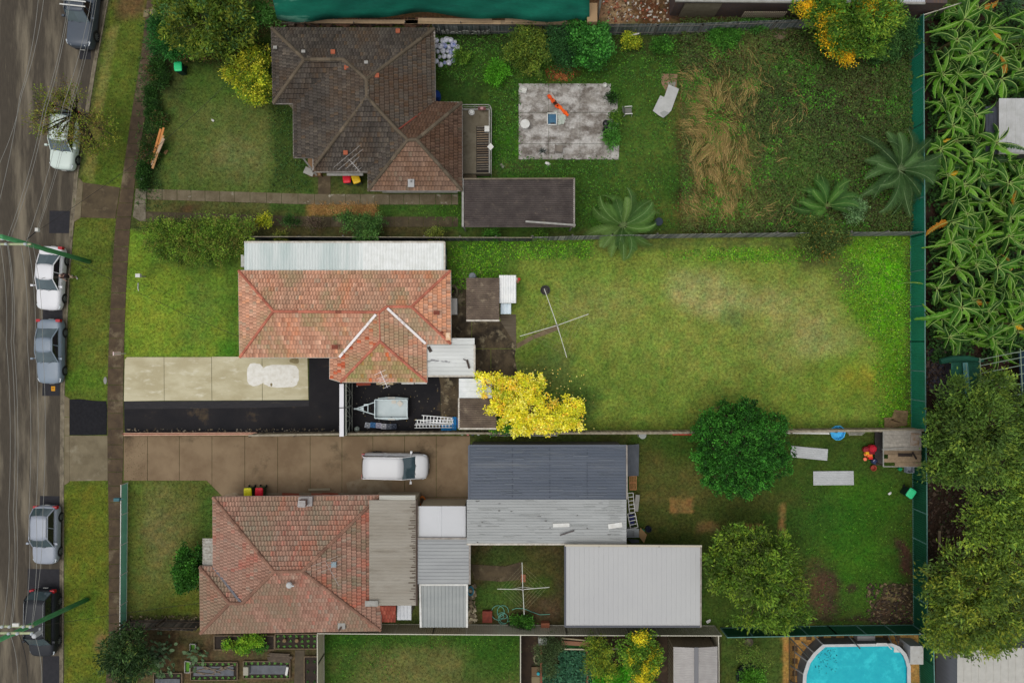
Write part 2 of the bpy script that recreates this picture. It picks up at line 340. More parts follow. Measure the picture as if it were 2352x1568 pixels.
PATHA = mat('footpath_slabs', S(84, 70, 52), S(66, 54, 42), rough=0.95, scale=1.6, c3=S(112, 100, 78), s3=0.6, lo3=0.56, hi3=0.68, var=0.15, vscale=24, bump=0.25)
struct(b.build('footpath', PATHA, origin=(0, 0, 0)))
def slabs(name, polys, m, z=0.03, z0=-0.05):
    b = MB()
    for P in polys:
        q = [W(*p) for p in P]; b.prism([(p.x, p.y) for p in q], z0, z + random.uniform(-.003, .003))
    return struct(b.build(name, m, origin=(0, 0, 0)))
CR1 = mat('crossover_concrete', S(88, 76, 56), S(66, 56, 42), rough=0.95, scale=0.8, c3=S(104, 92, 70), s3=1.5, var=0.1, vscale=30)
CR2 = mat('crossover_pale_concrete', S(116, 106, 84), S(98, 88, 68), rough=0.95, scale=0.9, c3=S(132, 124, 104), s3=0.7, var=0.08, vscale=30)
slabs('driveway_crossover', [[(192,419.5),(276,431),(265,502),(186,499.5)]], CR1, .034)
slabs('driveway_crossover', [[(181,408),(191,419),(185,500),(170,510),(173,470)]], CR2, .028)
slabs('driveway_crossover', [[(160,1000),(247,1000),(247.5,1103),(160,1104)]], CR2, .034)
slabs('driveway_crossover', [[(148,908),(159.5,915),(159.5,957),(148,957)],[(148,958),(159.5,958),(159.5,1000),(148,1000)],[(148,1000.8),(159.5,1000.8),(159.5,1106),(147.5,1114)]], CR2, .028)
BITU = mat('fresh_bitumen', S(24, 24, 27), S(33, 33, 36), rough=0.85, spec=.15, scale=5, c3=S(78, 72, 62), s3=0.45, lo3=0.62, hi3=0.72, var=0.22, vscale=45, bump=0.3, bscale=50)
BITR = mat('patch_bitumen', S(33, 33, 37), S(41, 40, 44), rough=0.85, scale=5, var=0.2, vscale=50, bump=0.3, bscale=50)
slabs('driveway_crossover', [[(160,917),(185,916),(215,920),(244,921),(246,940),(245,998),(200,999),(160,999)]], BITU, .036)
def patches():
    b = MB(); L = [(111,483,158,535),(96,711,141,740),(95,872,134,909),(89,1139,134,1166),(61,1307,134,1362),(95,1507,135,1640),(181,108,206,135)]
    for x0, y0, x1, y1 in L:
        q = [W(x0, y0), W(min(x1, kerbx(y0)-12.8), y0+1), W(min(x1, kerbx(y1)-12.8), y1), W(x0-1, y1)]
        b.prism([(p.x, p.y) for p in q], -0.119, -0.112)
    struct(b.build('road_patch', BITR, origin=(0, 0, 0)))
    b = MB(); p = W(115, 887); q = W(124, 898); b.box(p.x, p.y, -0.112, q.x, q.y, -0.10, 0)
    b.box(p.x+.08, p.y-.12, -0.10, q.x-.1, q.y+.15, -0.092, 1)
    tag(b.build('road_marker', [mat('marker_yellow', S(206, 150, 30), S(170, 110, 24), scale=8), mat('marker_rust', S(150, 92, 24))]), 'yellow square marker plate on the dark road patch ahead of the blue grey sedan', 'road marker')
patches()
# ---------- driveways and paving
DRV = mat('pale_driveway_concrete', S(186, 178, 148), S(168, 158, 126), rough=0.9, scale=0.6, lo=.4, hi=.6, c3=S(200, 194, 170), s3=1.4, var=0.05, vscale=20, st=(.6, 1.4, 1))
slabs('driveway', [[(287,826),(292,820),(376.6,820),(377,919.5),(285,921)], [(377.6,820),(485.6,820),(486.6,919.3),(378,919.5)], [(486.6,819),(601.5,819),(602.3,918.6),(487.6,919.3)], [(602.5,814),(706,814),(708.5,917.8),(603.3,918.5)]], DRV, .04)
WSP = mat('fresh_white_screed', S(222, 220, 212), S(206, 202, 190), rough=0.9, scale=3, c3=S(190, 182, 160), s3=4, lo3=.62, hi3=.7)
def blob(cx, cy, rx, ry, n=40, amp=.12, seed=0, sq=1.0):
    P = []
    for i in range(n):
        a = 2*math.pi*i/n; r = 1 + amp*(math.sin(a*3+seed)+.6*math.sin(a*7+seed*2)+.5*math.sin(a*13+seed*3))*.6
        c, s_ = math.cos(a), math.sin(a); c = math.copysign(abs(c)**sq, c); s_ = math.copysign(abs(s_)**sq, s_)
        P.append((cx+rx*r*c, cy+ry*r*s_))
    return P
slabs('driveway_screed', [blob(587,860,20,26,60,.05,1.3,.75), blob(645,863,42,26,90,.035,4.1,.55)], WSP, .046, .02)
DST = mat('damp_stain', S(134, 122, 88), S(112, 100, 70), scale=3)
slabs('driveway_stain', [blob(677,828,11,7,20,.2,5), blob(623.5,883,2.5,4,14,.1,3)], DST, .05, .02)
YARD = mat('yard_bitumen', S(28, 28, 31), S(38, 36, 37), rough=0.85, spec=.15, scale=.5, c3=S(76, 64, 48), s3=0.5, lo3=0.6, hi3=0.72, var=0.3, vscale=40, bump=0.3, bscale=50)
slabs('yard', [[(285,922),(709.8,919),(709.8,820),(1000,820),(1012,886),(1012,998),(290,998),(286,985)]], YARD, .034)
slabs('yard', [[(286,921.3),(709.6,918.9),(709.6,932),(600,936),(286,939)]], mat('worn_bitumen', S(46, 44, 45), S(36, 35, 38), scale=6, c3=S(92, 86, 70), s3=2.5, lo3=.62, hi3=.7, st=(.3, 2, 1)), .039)
PAT = mat('stained_patio', S(84, 72, 54), S(44, 37, 28), rough=0.9, scale=0.9, lo=.4, hi=.6, c3=S(140, 128, 102), s3=1.1, lo3=.54, hi3=.68, var=.2, vscale=16)
slabs('patio', [[(1000,862),(1092,862),(1092,915),(1056,915),(1013,911),(1010,900),(988,892),(985,872)], [(1036,700),(1083,700),(1083,862),(1036,862)], [(1084,700),(1150,738),(1176,779),(1186,793),(1186,800),(1128,800),(1084,800)], [(1084,801),(1127,801),(1127,862),(1084,862)], [(1128,801),(1185,801),(1182,818),(1190,864),(1128,862)], [(1036,640),(1072,640),(1072,699.5),(1036,699.5)], [(1012.6,886),(1056,886),(1056,960),(1012.6,975)]], PAT, .03)
slabs('path', [[(1147,722),(1185,722),(1186,792.5),(1176,779),(1150,738.5)]], mat('grey_planks', S(104, 94, 78), S(78, 68, 54), scale=3, st=(.3, 6, 1), var=.2), .036)
slabs('path', [[(1187,789),(1222,770),(1226,778),(1187,801)], [(1224,770),(1278,744),(1286,756),(1228,778)]], mat('path_concrete', S(118, 102, 78), S(94, 80, 60), scale=2, var=.12), .03)
BRN = mat('brown_driveway_concrete', S(126, 107, 82), S(110, 91, 68), rough=0.85, scale=0.45, lo=.4, hi=.6, c3=S(74, 62, 44), s3=0.4, lo3=.57, hi3=.72, var=.06, vscale=24)
js = [284,339,412,487,562.5,638,712.5,785.5,856.5,929.5,1002,1080]; P = []
for i in range(len(js)-1):
    x0 = js[i]+.5; x1 = js[i+1]-.5
    yb = lambda x: 1103 if x < 475 else (1103 + (x-475)/(513-475)*38 if x < 513 else 1141)
    q = [(x0,1001),(x1,1001),(x1,yb(x1))]
    if x0 < 475 < x1: q.append((475,1103))
    if x0 < 513 < x1: q.append((513,1141))
    P.append(q+[(x0,yb(x0))])
P.append([(957,1142),(1076,1142),(1074,1168),(957,1168)])
slabs('driveway', P, BRN, .034)
slabs('driveway', [[(588,1131),(900,1131),(900,1141),(588,1141)], [(512,1136),(540,1130),(556,1138),(556,1141),(514,1141)], [(795,1108),(830,1098),(900,1102),(900,1131),(800,1131)]], mat('driveway_pale_wash', S(132, 118, 96), S(112, 96, 74), scale=1.2, c3=S(104, 86, 62), s3=2), .0385)
OLD = mat('old_strip_concrete', S(112, 102, 82), S(90, 80, 60), rough=0.95, scale=1.2, c3=S(150, 144, 128), s3=1.6, lo3=.6, hi3=.68, var=.14, vscale=20, bump=.2)
P = []; x = 338.0
while x < 1052:
    x1 = min(x+35+random.uniform(-3, 3), 1053); f = lambda q: 434+(min(q, 720)-338)/382*12
    P.append([(x,f(x)),(x1-1,f(x1)),(x1-1,f(x1)+24),(x,f(x)+24)]); x = x1
slabs('driveway_strip', P, OLD, .03)
P = []; x = 336.0
while x < 1052:
    x1 = min(x+35+random.uniform(-3, 3), 1053); f = lambda q: 486+(min(q, 720)-338)/382*12
    P.append([(x,f(x)),(x1-1,f(x1)),(x1-1,f(x1)+23),(x,f(x)+23)]); x = x1
slabs('driveway_strip', P, mat('dark_strip_concrete', S(78, 68, 48), S(62, 54, 38), scale=1, c3=S(98, 88, 66), s3=1.4, var=.12), .028)
slabs('driveway_strip', [[(312,434),(337,434),(335,467),(309,467)],[(309,468),(335,468),(335,508),(322,508),(305,498)]], mat('grey_strip_concrete', S(120, 112, 96), S(92, 84, 68), scale=2, c3=S(60, 54, 42), s3=1.5), .032)
slabs('path', [[(731,404),(759,404),(759,446),(731,446)]], CR1, .028)
slabs('path', [[(1080,1295),(1160,1300),(1196,1290),(1200,1330),(1150,1335),(1090,1330)]], CR1, .026)
SLAB = mat('weathered_slab', S(136, 130, 122), S(98, 90, 82), rough=0.9, scale=1.1, lo=.4, hi=.6, c3=S(172, 168, 162), s3=1.0, lo3=.44, hi3=.6, var=.3, vscale=9, st=(1, 1.25, 1), detail=9, bump=.2)
xs_ = [1191,1260,1332,1403]; P = []
for i in range(3):
    for (y0, y1) in ((193,259),(259.6,331),(331.6,367)):
        P.append([(xs_[i]+.3,y0),(xs_[i+1]-.3,y0),(xs_[i+1]-.3,y1-.4),(xs_[i]+.3,y1-.4)])
P += [[(1403.3,228),(1418,228),(1419,290),(1403.3,290)],[(1403.3,331),(1422,335),(1421,367),(1403.3,367)],[(1403.3,290.5),(1414,290.5),(1416,330),(1403.3,330)]]
slabs('slab', P, SLAB, .07)
slabs('path', [[(1197,1461),(1240,1461),(1240,1490),(1222,1568),(1196,1568)],[(1512,1461),(1533,1461),(1533,1568),(1508,1568)]], mat('damp_path', S(62, 48, 34), S(46, 36, 28), scale=1.5, c3=S(90, 76, 54), s3=1), .03)
# =================== BUILDINGS ===================
def clip(poly, a, b, c):          # keep a*x+b*y+c >= 0
    o = []
    for i in range(len(poly)):
        p, q = poly[i], poly[(i+1) % len(poly)]; dp = a*p[0]+b*p[1]+c; dq = a*q[0]+b*q[1]+c
        if dp >= 0: o.append(p)
        if (dp >= 0) != (dq >= 0):
            t = dp/(dp-dq); o.append((p[0]+(q[0]-p[0])*t, p[1]+(q[1]-p[1])*t))
    return o
def roof_plane(mb, pts, pal, tw=.22, tl=.335, lichen=None, seed=0, roll=.035, step=.04, dk_=.56):
    """tiles clipped to a roof plane; pts are world points, the first two lie along the eave"""
    P = [Vector(p) for p in pts]; A = np.array([[p.x, p.y, 1] for p in P]); z = np.array([p.z for p in P])
    wt = np.ones(len(P)); c = np.linalg.lstsq(A*wt[:, None], z*wt, rcond=None)[0]
    Nn = Vector((-c[0], -c[1], 1)).normalized(); e = (P[1]-P[0]); e = (e - Nn*e.dot(Nn)).normalized(); up = Nn.cross(e).normalized()
    if up.z < 0: up = -up; e = -e
    O = Vector((P[0].x, P[0].y, c[0]*P[0].x+c[1]*P[0].y+c[2]))
    poly = []
    for p in P:
        q = Vector((p.x, p.y, c[0]*p.x+c[1]*p.y+c[2])) - O; poly.append((q.dot(e), q.dot(up)))
    mb.add([O+e*a+up*b-Nn*.06 for a, b in poly], [tuple(range(len(poly)))], 0, pal[0])
    u0 = min(p[0] for p in poly); u1 = max(p[0] for p in poly); v0 = min(p[1] for p in poly); v1 = max(p[1] for p in poly)
    if not isinstance(pal[0], tuple): pal = list(pal)
    rr = random.Random(seed)
    j = 0; v = v0
    while v < v1:
        off = (j % 2)*tw/2 + rr.uniform(-.01, .01)
        row = clip(clip(poly, 0, 1, -v), 0, -1, v+tl)
        if len(row) >= 3:
            k0 = int((min(p[0] for p in row)-u0)/tw)-1; k1 = int((max(p[0] for p in row)-u0)/tw)+2
            for k in range(k0, k1):
                a0 = u0 + k*tw + off
                X = O+e*(a0+tw/2)+up*(v+tl/2); px = X.x*1.3; py = X.y*1.3
                base = pal[rr.choices(range(len(pal)), weights=[2.2**(len(pal)-i) for i in range(len(pal))])[0]]
                g = 1 + rr.gauss(0, .09)
                cc = [base[i]*g for i in range(3)]
                if lichen:
                    for (lc, sc, th, stn, sd) in lichen:
                        f = float(fbm(np.array([px*sc+50]), np.array([py*sc+90]), sd, 3)[0]); f = min(max((f-th)*7, 0), 1)*stn*rr.uniform(.5, 1)
                        cc = [cc[i]*(1-f)+lc[i]*f for i in range(3)]
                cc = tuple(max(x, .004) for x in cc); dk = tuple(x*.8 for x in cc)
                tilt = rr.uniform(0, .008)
                for (s0, s1, h0, h1, t0, t1, kk) in ((0, .5, 0, 0, 0, .84, .86), (.5, 1, roll, roll*.4, 0, .84, 1.1), (0, .5, 0, 0, .84, 1, dk_), (.5, 1, roll, roll*.4, .84, 1, dk_+.1)):  # dark bands: shade and dirt under each lap, painted into the tile colour
                    cell = clip(clip(clip(clip(row, 1, 0, -(a0+s0*tw)), -1, 0, a0+s1*tw), 0, 1, -(v+t0*tl)), 0, -1, v+t1*tl)
                    if len(cell) < 3: continue
                    def lift(p):
                        f = (p[0]-a0-s0*tw)/((s1-s0)*tw); hh = h0+(h1-h0)*f
                        return O+e*p[0]+up*p[1]+Nn*(hh + (step+tilt)*(1-(p[1]-v)/tl))
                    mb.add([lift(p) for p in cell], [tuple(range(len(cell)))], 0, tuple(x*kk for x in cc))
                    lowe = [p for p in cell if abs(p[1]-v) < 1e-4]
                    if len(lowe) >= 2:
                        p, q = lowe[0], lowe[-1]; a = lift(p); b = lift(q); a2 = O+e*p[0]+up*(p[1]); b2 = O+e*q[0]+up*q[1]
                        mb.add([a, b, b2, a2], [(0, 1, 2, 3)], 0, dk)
        v += tl; j += 1
def ridge(mb, a, b, colr, r=.13, seg=.42, var=.15, lift=.02):
    a = Vector(a); b = Vector(b); L = (b-a).length; n = max(1, int(L/seg)); d = (b-a)/n
    for i in range(n):
        g = 1+random.gauss(0, var); c = tuple(x*g for x in colr)
        p = a+d*i; q = a+d*(i+1.04); mb.tube([p+Vector((0, 0, lift)), q+Vector((0, 0, lift))], [r*1.06, r*.94], 8, 0, c)
def edge_gutter(mb, pts, w=.12, h=.11, closed=True, dz=-.06, m=0):
    n = len(pts)
    for i in range(n if closed else n-1):
        a, b = Vector(pts[i]), Vector(pts[(i+1) % n]); d = (b-a).normalized()
        mb.bar(a-d*w*.4+Vector((0, 0, dz)), b+d*w*.4+Vector((0, 0, dz)), w, h, m)
TILE = mat('roof_tile', None, attr=True, rough=.9, spec=.15, var=.2, vscale=16, bump=.3, bscale=30)
PWH = mat('white_paint', S(205, 205, 200), S(190, 188, 180), scale=3, rough=.6)
PGR = mat('grey_paint', S(150, 148, 142), S(128, 126, 118), scale=3, rough=.6)
GUTW = mat('gutter_white', S(196, 190, 178), S(160, 152, 138), scale=4, rough=.6, var=.1)
GUTD = mat('gutter_dim', S(152, 146, 138), S(116, 108, 100), scale=3, rough=.6, var=.1)
GUTP = mat('gutter_pinkish', S(158, 130, 116), S(140, 112, 98), scale=3, rough=.6)
GLASS = mat('window_glass', S(46, 56, 62), S(60, 70, 76), scale=2, rough=.12, spec=.6)
CREAMW = mat('cream_weatherboard', S(170, 158, 134), S(150, 138, 112), scale=2, st=(.3, .3, 6))
BRICKW = mat('brown_brick', S(110, 82, 66), S(80, 60, 50), scale=7, var=.2)
def walls(mb, pts, inset, z1, z0=0.0, m=0):
    """wall prism inset from the eave outline"""
    Q = [(p[0], p[1]) for p in pts]; n = len(Q)
    ar = sum(Q[i][0]*Q[(i+1) % n][1]-Q[(i+1) % n][0]*Q[i][1] for i in range(n)); 
    if ar < 0: Q = Q[::-1]
    o = []
    for i in range(n):
        a, b, c = Vector(Q[i-1]), Vector(Q[i]), Vector(Q[(i+1) % n]); d1 = (b-a).normalized(); d2 = (c-b).normalized()
        n1 = Vector((-d1.y, d1.x)); n2 = Vector((-d2.y, d2.x)); den = 1+n1.dot(n2)
        o.append(tuple(b+(n1+n2)*inset/den) if den > .1 else tuple(b+n1*inset))
    mb.prism(o, z0, z1, m); return o
def wall_windows(root, outl, z, wm, every=3.2, w=1.3, h=1.1):
    n = len(outl)
    for i in range(n):
        a, b = Vector(outl[i]), Vector(outl[(i+1) % n]); L = (b-a).length
        if L < 2.4: continue
        d = (b-a)/L; nn = Vector((d.y, -d.x)); k = max(1, int(L/every))
        for j in range(k):
            c = a+d*L*(j+.5)/k; c3 = Vector((c.x, c.y, z)); d3 = Vector((d.x, d.y, 0)); n3 = Vector((nn.x, nn.y, 0))
            f = MB(); 
            for s in (-1, 1): f.bar(c3+d3*s*w/2-Vector((0, 0, h/2)), c3+d3*s*w/2+Vector((0, 0, h/2)), .08, .1); f.bar(c3-d3*w/2+Vector((0, 0, s*h/2)), c3+d3*w/2+Vector((0, 0, s*h/2)), .1, .08)
            fo = f.build('window', wm, root); g = MB(); g.bar(c3-d3*(w/2-.05), c3+d3*(w/2-.05), .03, h-.1); p_ = g.build('pane', GLASS, root); p_.parent = fo
# ---- middle house: orange terracotta hips
e = 2.6
def mid_house():
    root = thing('brick_house', W(790, 720), 'house with the bright orange terracotta tiled roof and white valley strips', 'house')
    z3, zr = 3.95, 3.78
    nw = W(548.5, 622, e); ne = W(1034, 622, e); se = W(1035, 789, e); v2 = W(979, 789.5, e); w2 = W(980, 876.5, e); w1 = W(783, 876.5, e); wa = W(758, 869, e-.3); wb = W(758, 820, e-.3); v1 = W(781, 820, e); sw = W(551, 820, e)
    A = W(628, 715, z3); R0 = W(871, 717, z3); R1 = W(888, 704.5, zr); R2 = W(945, 704, zr); Aw = W(873, 784, z3)
    p1, p2, p3 = S(190, 142, 116), S(178, 130, 105), S(198, 154, 128)
    p4, p5 = S(176, 146, 122), S(210, 150, 116)
    base = [p1, p2, p3, p4, p5]; grn = (S(150, 134, 102), .5, .48, .8, 3); org = (S(204, 122, 80), .6, .58, .5, 8); grey = (S(150, 130, 108), .35, .5, .45, 15)
    m = MB(); L = [grey, grn, org]
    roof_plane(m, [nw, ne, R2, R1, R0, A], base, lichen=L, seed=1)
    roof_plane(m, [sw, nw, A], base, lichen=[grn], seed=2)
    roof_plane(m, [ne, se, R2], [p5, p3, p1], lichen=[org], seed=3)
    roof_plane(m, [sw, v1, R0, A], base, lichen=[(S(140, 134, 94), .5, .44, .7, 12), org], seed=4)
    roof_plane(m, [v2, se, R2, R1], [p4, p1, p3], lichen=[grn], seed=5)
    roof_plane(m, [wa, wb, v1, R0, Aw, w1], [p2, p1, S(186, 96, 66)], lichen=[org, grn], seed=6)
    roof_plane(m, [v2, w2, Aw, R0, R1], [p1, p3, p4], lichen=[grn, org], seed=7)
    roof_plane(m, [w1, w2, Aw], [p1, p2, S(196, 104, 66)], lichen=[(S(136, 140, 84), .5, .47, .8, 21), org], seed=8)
    ro = m.build('roof', TILE, root)
    r = MB(); rc = S(172, 104, 84)
    for a, b in ((nw, A), (sw, A), (A, R0), (R0, R1), (R1, R2), (R2, ne), (R2, se), (R0, Aw), (Aw, w1), (Aw, w2)): ridge(r, a, b, rc, .10 if b is not Aw or a is not R0 else .05)
    o = r.build('ridge_cap', TILE, root); o.parent = ro
    r = MB()
    for a, b in ((W(864, 722, 3.9), W(780, 820, 2.72)), (W(890, 708, 3.8), W(978, 789, 2.72))): r.bar(a+Vector((0,0,.1)), b+Vector((0,0,.1)), .17, .03)
    o = r.build('valley_flashing', mat('flashing_white', S(226, 220, 216), S(170, 150, 140), scale=3, lo=.55, hi=.7), root); o.parent = ro
    g = MB(); outl = [nw, ne, se, v2, w2, w1, wa, wb, v1, sw]; edge_gutter(g, outl); g.build('gutter', GUTW, root)
    wm = MB(); ol = walls(wm, outl, .45, 2.5); wm.build('wall', CREAMW, root); wall_windows(root, ol, 1.5, PWH)
    # exhaust flue and loose tiles
    f = MB(); c = W(1016, 764, 3.1); f.lathe([(.06, 0), (.06, .35), (.11, .36), (.11, .45), (0.02, .5)], c.x, c.y, c.z-.1, 10); o = f.build('flue', mat('rust_brown', S(120, 60, 44)), root)
    f = MB(); a = W(1024, 764, 3.02); f.box(a.x, a.y, a.z, a.x+.33, a.y-.52, a.z+.06); o = f.build('mortar_patch', mat('cream_patch', S(226, 204, 176), S(205, 160, 120), scale=6), root)
    f = MB()
    for (x, y, z) in ((996, 713.5, 3.3), (762, 792, 3.35)): a = W(x, y, z); f.box(a.x, a.y, a.z, a.x+.42, a.y-.28, a.z+.09)
    f.build('replaced_tile', mat('dark_red_tile', S(128, 66, 50), S(104, 56, 42), scale=8), root)
    # bay with bathroom window on the south side
    b = MB(); a = W(868, 877, 1.6); c = W(906, 884, 1.6); b.box(a.x, a.y+.5, 0, c.x, c.y+.06, 2.2); b.build('bay_wall', mat('bay_cream', S(178, 160, 128), S(150, 132, 100), scale=3), root)
    b = MB(); a = W(922, 878, 1.9); c = W(950, 882, 1.9); b.box(a.x, a.y, 1.86, c.x, c.y, 1.92); a = W(952, 878.5, 1.9); c = W(980, 881.5, 1.9); b.box(a.x, a.y, 1.80, c.x, c.y, 1.85); b.build('window_hood', PWH, root)
    b = MB(); a = W(820, 879, 1); c = W(852, 884, 1); b.bar(a+Vector((0,-.05,.2)), c+Vector((0,.15,.2)), .3, .03, 0); b.bar(a, a+Vector((0,-.28,0)), .04, .04, 1); b.build('downpipe', [mat('red_brown', S(128, 58, 40)), PWH], root)
    # meter box lattice on the north west corner
    return root
mid_house()
def corr(name, q, m, parent=None, pitch=.25, depth=.03, along=True, prof='sine', th=.02, mb=None, mi=0, c=None):
    """ribbed metal sheet on a quad (4 world points, q0-q1 edge, q3-q2 edge); along=True: the ribs run q0->q3, so the profile runs q0->q1"""
    q = [Vector(p) for p in q]
    if not along: q = [q[1], q[2], q[3], q[0]]
    b = mb or MB(); L = (q[1]-q[0]).length; n = max(2, int(L/pitch)); vs = []; nn = (q[1]-q[0]).cross(q[3]-q[0]).normalized()
    if nn.z < 0: nn = -nn
    P = {'sine': [(0, 0), (.25, .7), (.5, 1), (.75, .7)], 'trap': [(0, 0), (.62, 0), (.7, 1), (.9, 1)], 'rib': [(0, 0), (.86, 0), (.89, 1), (.97, 1)]}[prof]
    T = [((i+a)/n, h) for i in range(n) for a, h in P] + [(1.0, 0)]
    for t, h in T:
        a = q[0].lerp(q[1], t)+nn*h*depth; d = q[3].lerp(q[2], t)+nn*h*depth; vs += [a, d]
    b.add(vs, [(2*i, 2*i+2, 2*i+3, 2*i+1) for i in range(len(T)-1)], mi, c)
    if mb is None: return b.build(name, m, parent)
def quadpx(x0, y0, x1, y1, h00, h10=None, h11=None, h01=None):
    h10 = h00 if h10 is None else h10; h11 = h00 if h11 is None else h11; h01 = h00 if h01 is None else h01
    return [W(x0, y0, h00), W(x1, y0, h10), W(x1, y1, h11), W(x0, y1, h01)]
def shed(name, label, cat, x0, y0, x1, y1, hs, rm, wm, ribs='x', pitch=.25, depth=.03, prof='sine', inset=.12, gut=None, open_=False, posts=False, trim=None, door=None, group=None, roofname='roof'):
    """flat or skillion roofed structure; hs = heights at NW, NE, SE, SW; ribs 'x' = ribs run east-west"""
    q = quadpx(x0, y0, x1, y1, *hs); cx = (q[0]+q[2])/2; root = thing(name, (cx.x, cx.y, 0), label, cat, group)
    corr(roofname, q, rm, root, pitch, depth, along=(ribs == 'y'), prof=prof)
    zm = min(hs)-.05; xa, xb = q[0].x+inset, q[2].x-inset; ya, yb = q[2].y+inset, q[0].y-inset
    b = MB()
    def zt(x, y):
        u = (x-q[0].x)/(q[1].x-q[0].x); v = (q[0].y-y)/(q[0].y-q[3].y); return (hs[0]*(1-u)+hs[1]*u)*(1-v)+(hs[3]*(1-u)+hs[2]*u)*v-.03
    if open_:
        n = 0
        for x in (xa, xb):
            for y in (ya, (ya+yb)/2, yb): p = MB(); p.bar((x, y, 0), (x, y, zt(x, y)), .09); p.build('post', wm, root)
        for y in (ya, yb): p = MB(); p.bar((xa, y, zt(xa, y)-.06), (xb, y, zt(xb, y)-.06), .08, .12); p.build('beam', wm, root)
    else:
        v = [(xa, ya, 0), (xb, ya, 0), (xb, yb, 0), (xa, yb, 0)]; t = [(x, y, zt(x, y)) for x, y, _ in v]
        b.add(v+t, [(0,1,5,4),(1,2,6,5),(2,3,7,6),(3,0,4,7),(4,5,6,7),(3,2,1,0)]); b.build('wall', wm, root)
        p = MB(); s = (xb-xa); p.box(xb-.02, (ya+yb)/2-.42, .02, xb+.04, (ya+yb)/2+.42, 2.0 if zm > 2.1 else zm-.15); p.build('door', door or PGR, root)
    if gut: g = MB(); 
    if gut:
        for k in gut[1]:
            a, c = {'n': (0, 1), 'e': (1, 2), 's': (2, 3), 'w': (3, 0)}[k]
            g.bar(q[a]+Vector((0, 0, -.01)), q[c]+Vector((0, 0, -.01)), .12, .12)
        g.build('gutter', gut[0], root)
    return root
FIBW = mat('translucent_sheet', S(176, 188, 184), S(198, 204, 200), rough=.6, scale=.9, lo=.4, hi=.6, c3=S(214, 218, 214), s3=.5, st=(1.5, .12, 1), var=.04, vscale=20)
BLUEW = mat('blue_board', S(40, 84, 128), S(34, 70, 108), scale=3)
r_aw = shed('side_awning', 'long pale ribbed awning roof along the north side of the orange roofed house', 'awning', 561, 556, 1021, 623.5, (2.35, 2.35, 2.52, 2.52), FIBW, BLUEW, ribs='y', pitch=.2, depth=.03, gut=(GUTW, 'ne'))
# paler new sheets at its east end
q = quadpx(834, 558, 1016, 623, 2.375, 2.375, 2.55, 2.55); corr('new_sheet', q, mat('new_sheet_white', S(222, 224, 220), S(208, 210, 204), rough=.5, scale=2), r_aw, .2, .03, True)
b = MB(); a = W(554, 586, 1.9); c = W(561, 612, 1.9)
for i in range(5): x = a.x+(c.x-a.x)*i/4; b.bar((x, a.y, 1.9), (x, c.y, 1.9), .03)
for i in range(9): y = a.y+(c.y-a.y)*i/8; b.bar((a.x, y, 1.91), (c.x, y, 1.91), .03)
b.bar((a.x, a.y, 0), (a.x, a.y, 1.9), .05); b.bar((a.x, c.y, 0), (a.x, c.y, 1.9), .05); b.bar((c.x, c.y, 0), (c.x, c.y, 1.9), .05); b.bar((c.x, a.y, 0), (c.x, a.y, 1.9), .05)
tag(b.build('trellis', PWH), 'small white lattice trellis at the west end of the long pale awning', 'trellis')
FIBB = mat('fibro_brown', S(112, 98, 84), S(86, 74, 64), rough=.95, scale=1.2, c3=S(140, 126, 106), s3=2, lo3=.58, hi3=.7, var=.2, vscale=14)
FIBG = mat('fibro_dark', S(82, 74, 70), S(64, 57, 54), rough=.95, scale=1.2, c3=S(104, 94, 84), s3=2, lo3=.58, hi3=.7, var=.25, vscale=14)
shed('laundry_shed', 'small brown fibro roofed outhouse with blue wall behind the orange roofed house', 'shed', 1071, 638, 1147, 736, (2.2, 2.2, 2.35, 2.35), FIBB, BLUEW, ribs='x', pitch=.15, depth=.06, gut=(GUTW, 's'))
b = MB()
shed('lean_to', 'white corrugated lean-to with rust marks beside the brown fibro outhouse', 'lean-to', 1146.5, 632, 1185.5, 696, (2.1, 1.95, 1.95, 2.1), mat('white_iron', S(212, 214, 212), S(226, 226, 222), rough=.5, scale=2, c3=S(140, 90, 60), s3=1.8, lo3=.68, hi3=.72), PGR, ribs='y', pitch=.16, depth=.03, open_=True)
shed('lean_to', 'pale blue-white flat sheet roof with peeling edge below the white lean-to', 'lean-to', 1150, 697, 1174, 721, (1.8, 1.8, 1.75, 1.75), mat('blue_white_iron', S(190, 206, 214), S(206, 216, 220), rough=.5, scale=2, c3=S(60, 56, 60), s3=2.4, lo3=.66, hi3=.7), PGR, ribs='y', pitch=.2, open_=True, prof='trap')
PATR = mat('patio_roof_sheet', S(204, 206, 202), S(186, 188, 184), rough=.5, scale=.5, c3=S(128, 128, 128), s3=.75, lo3=.6, hi3=.63, st=(.45, 1.6, 1))
rp = shed('patio_awning', 'white ribbed patio awning with dark streaks at the back corner of the orange roofed house', 'awning', 981, 792, 1090, 863.5, (2.5, 2.45, 2.45, 2.5), PATR, PWH, ribs='x', pitch=.27, depth=.03, prof='trap', open_=True, gut=(GUTW, 'es'))
corr('roof', quadpx(1036, 776.5, 1090, 791.6, 2.5), PATR, rp, .27, .03, False, 'trap')
b = MB(); a = W(1072, 826, 2.55); c = W(1078, 846, 2.55); b.bar(a, c, .14, .04); b.bar(a+Vector((.05,-.1,0)), a+Vector((-.25, .05, 0)), .06, .03); b.bar(W(984,796,2.54), W(990,808,2.54), .22, .02); tag(b.build('bark_debris', mat('dark_bark', S(62, 52, 46))), 'dark strip of fallen bark lying on the white patio awning', 'bark')
r = shed('garage', 'small garage half white iron and half brown fibro under the yellow vine', 'garage', 1054, 914, 1140, 984, (2.35,)*4, FIBB, PGR, ribs='x', pitch=.15, depth=.06, gut=(GUTW, 'ws'))
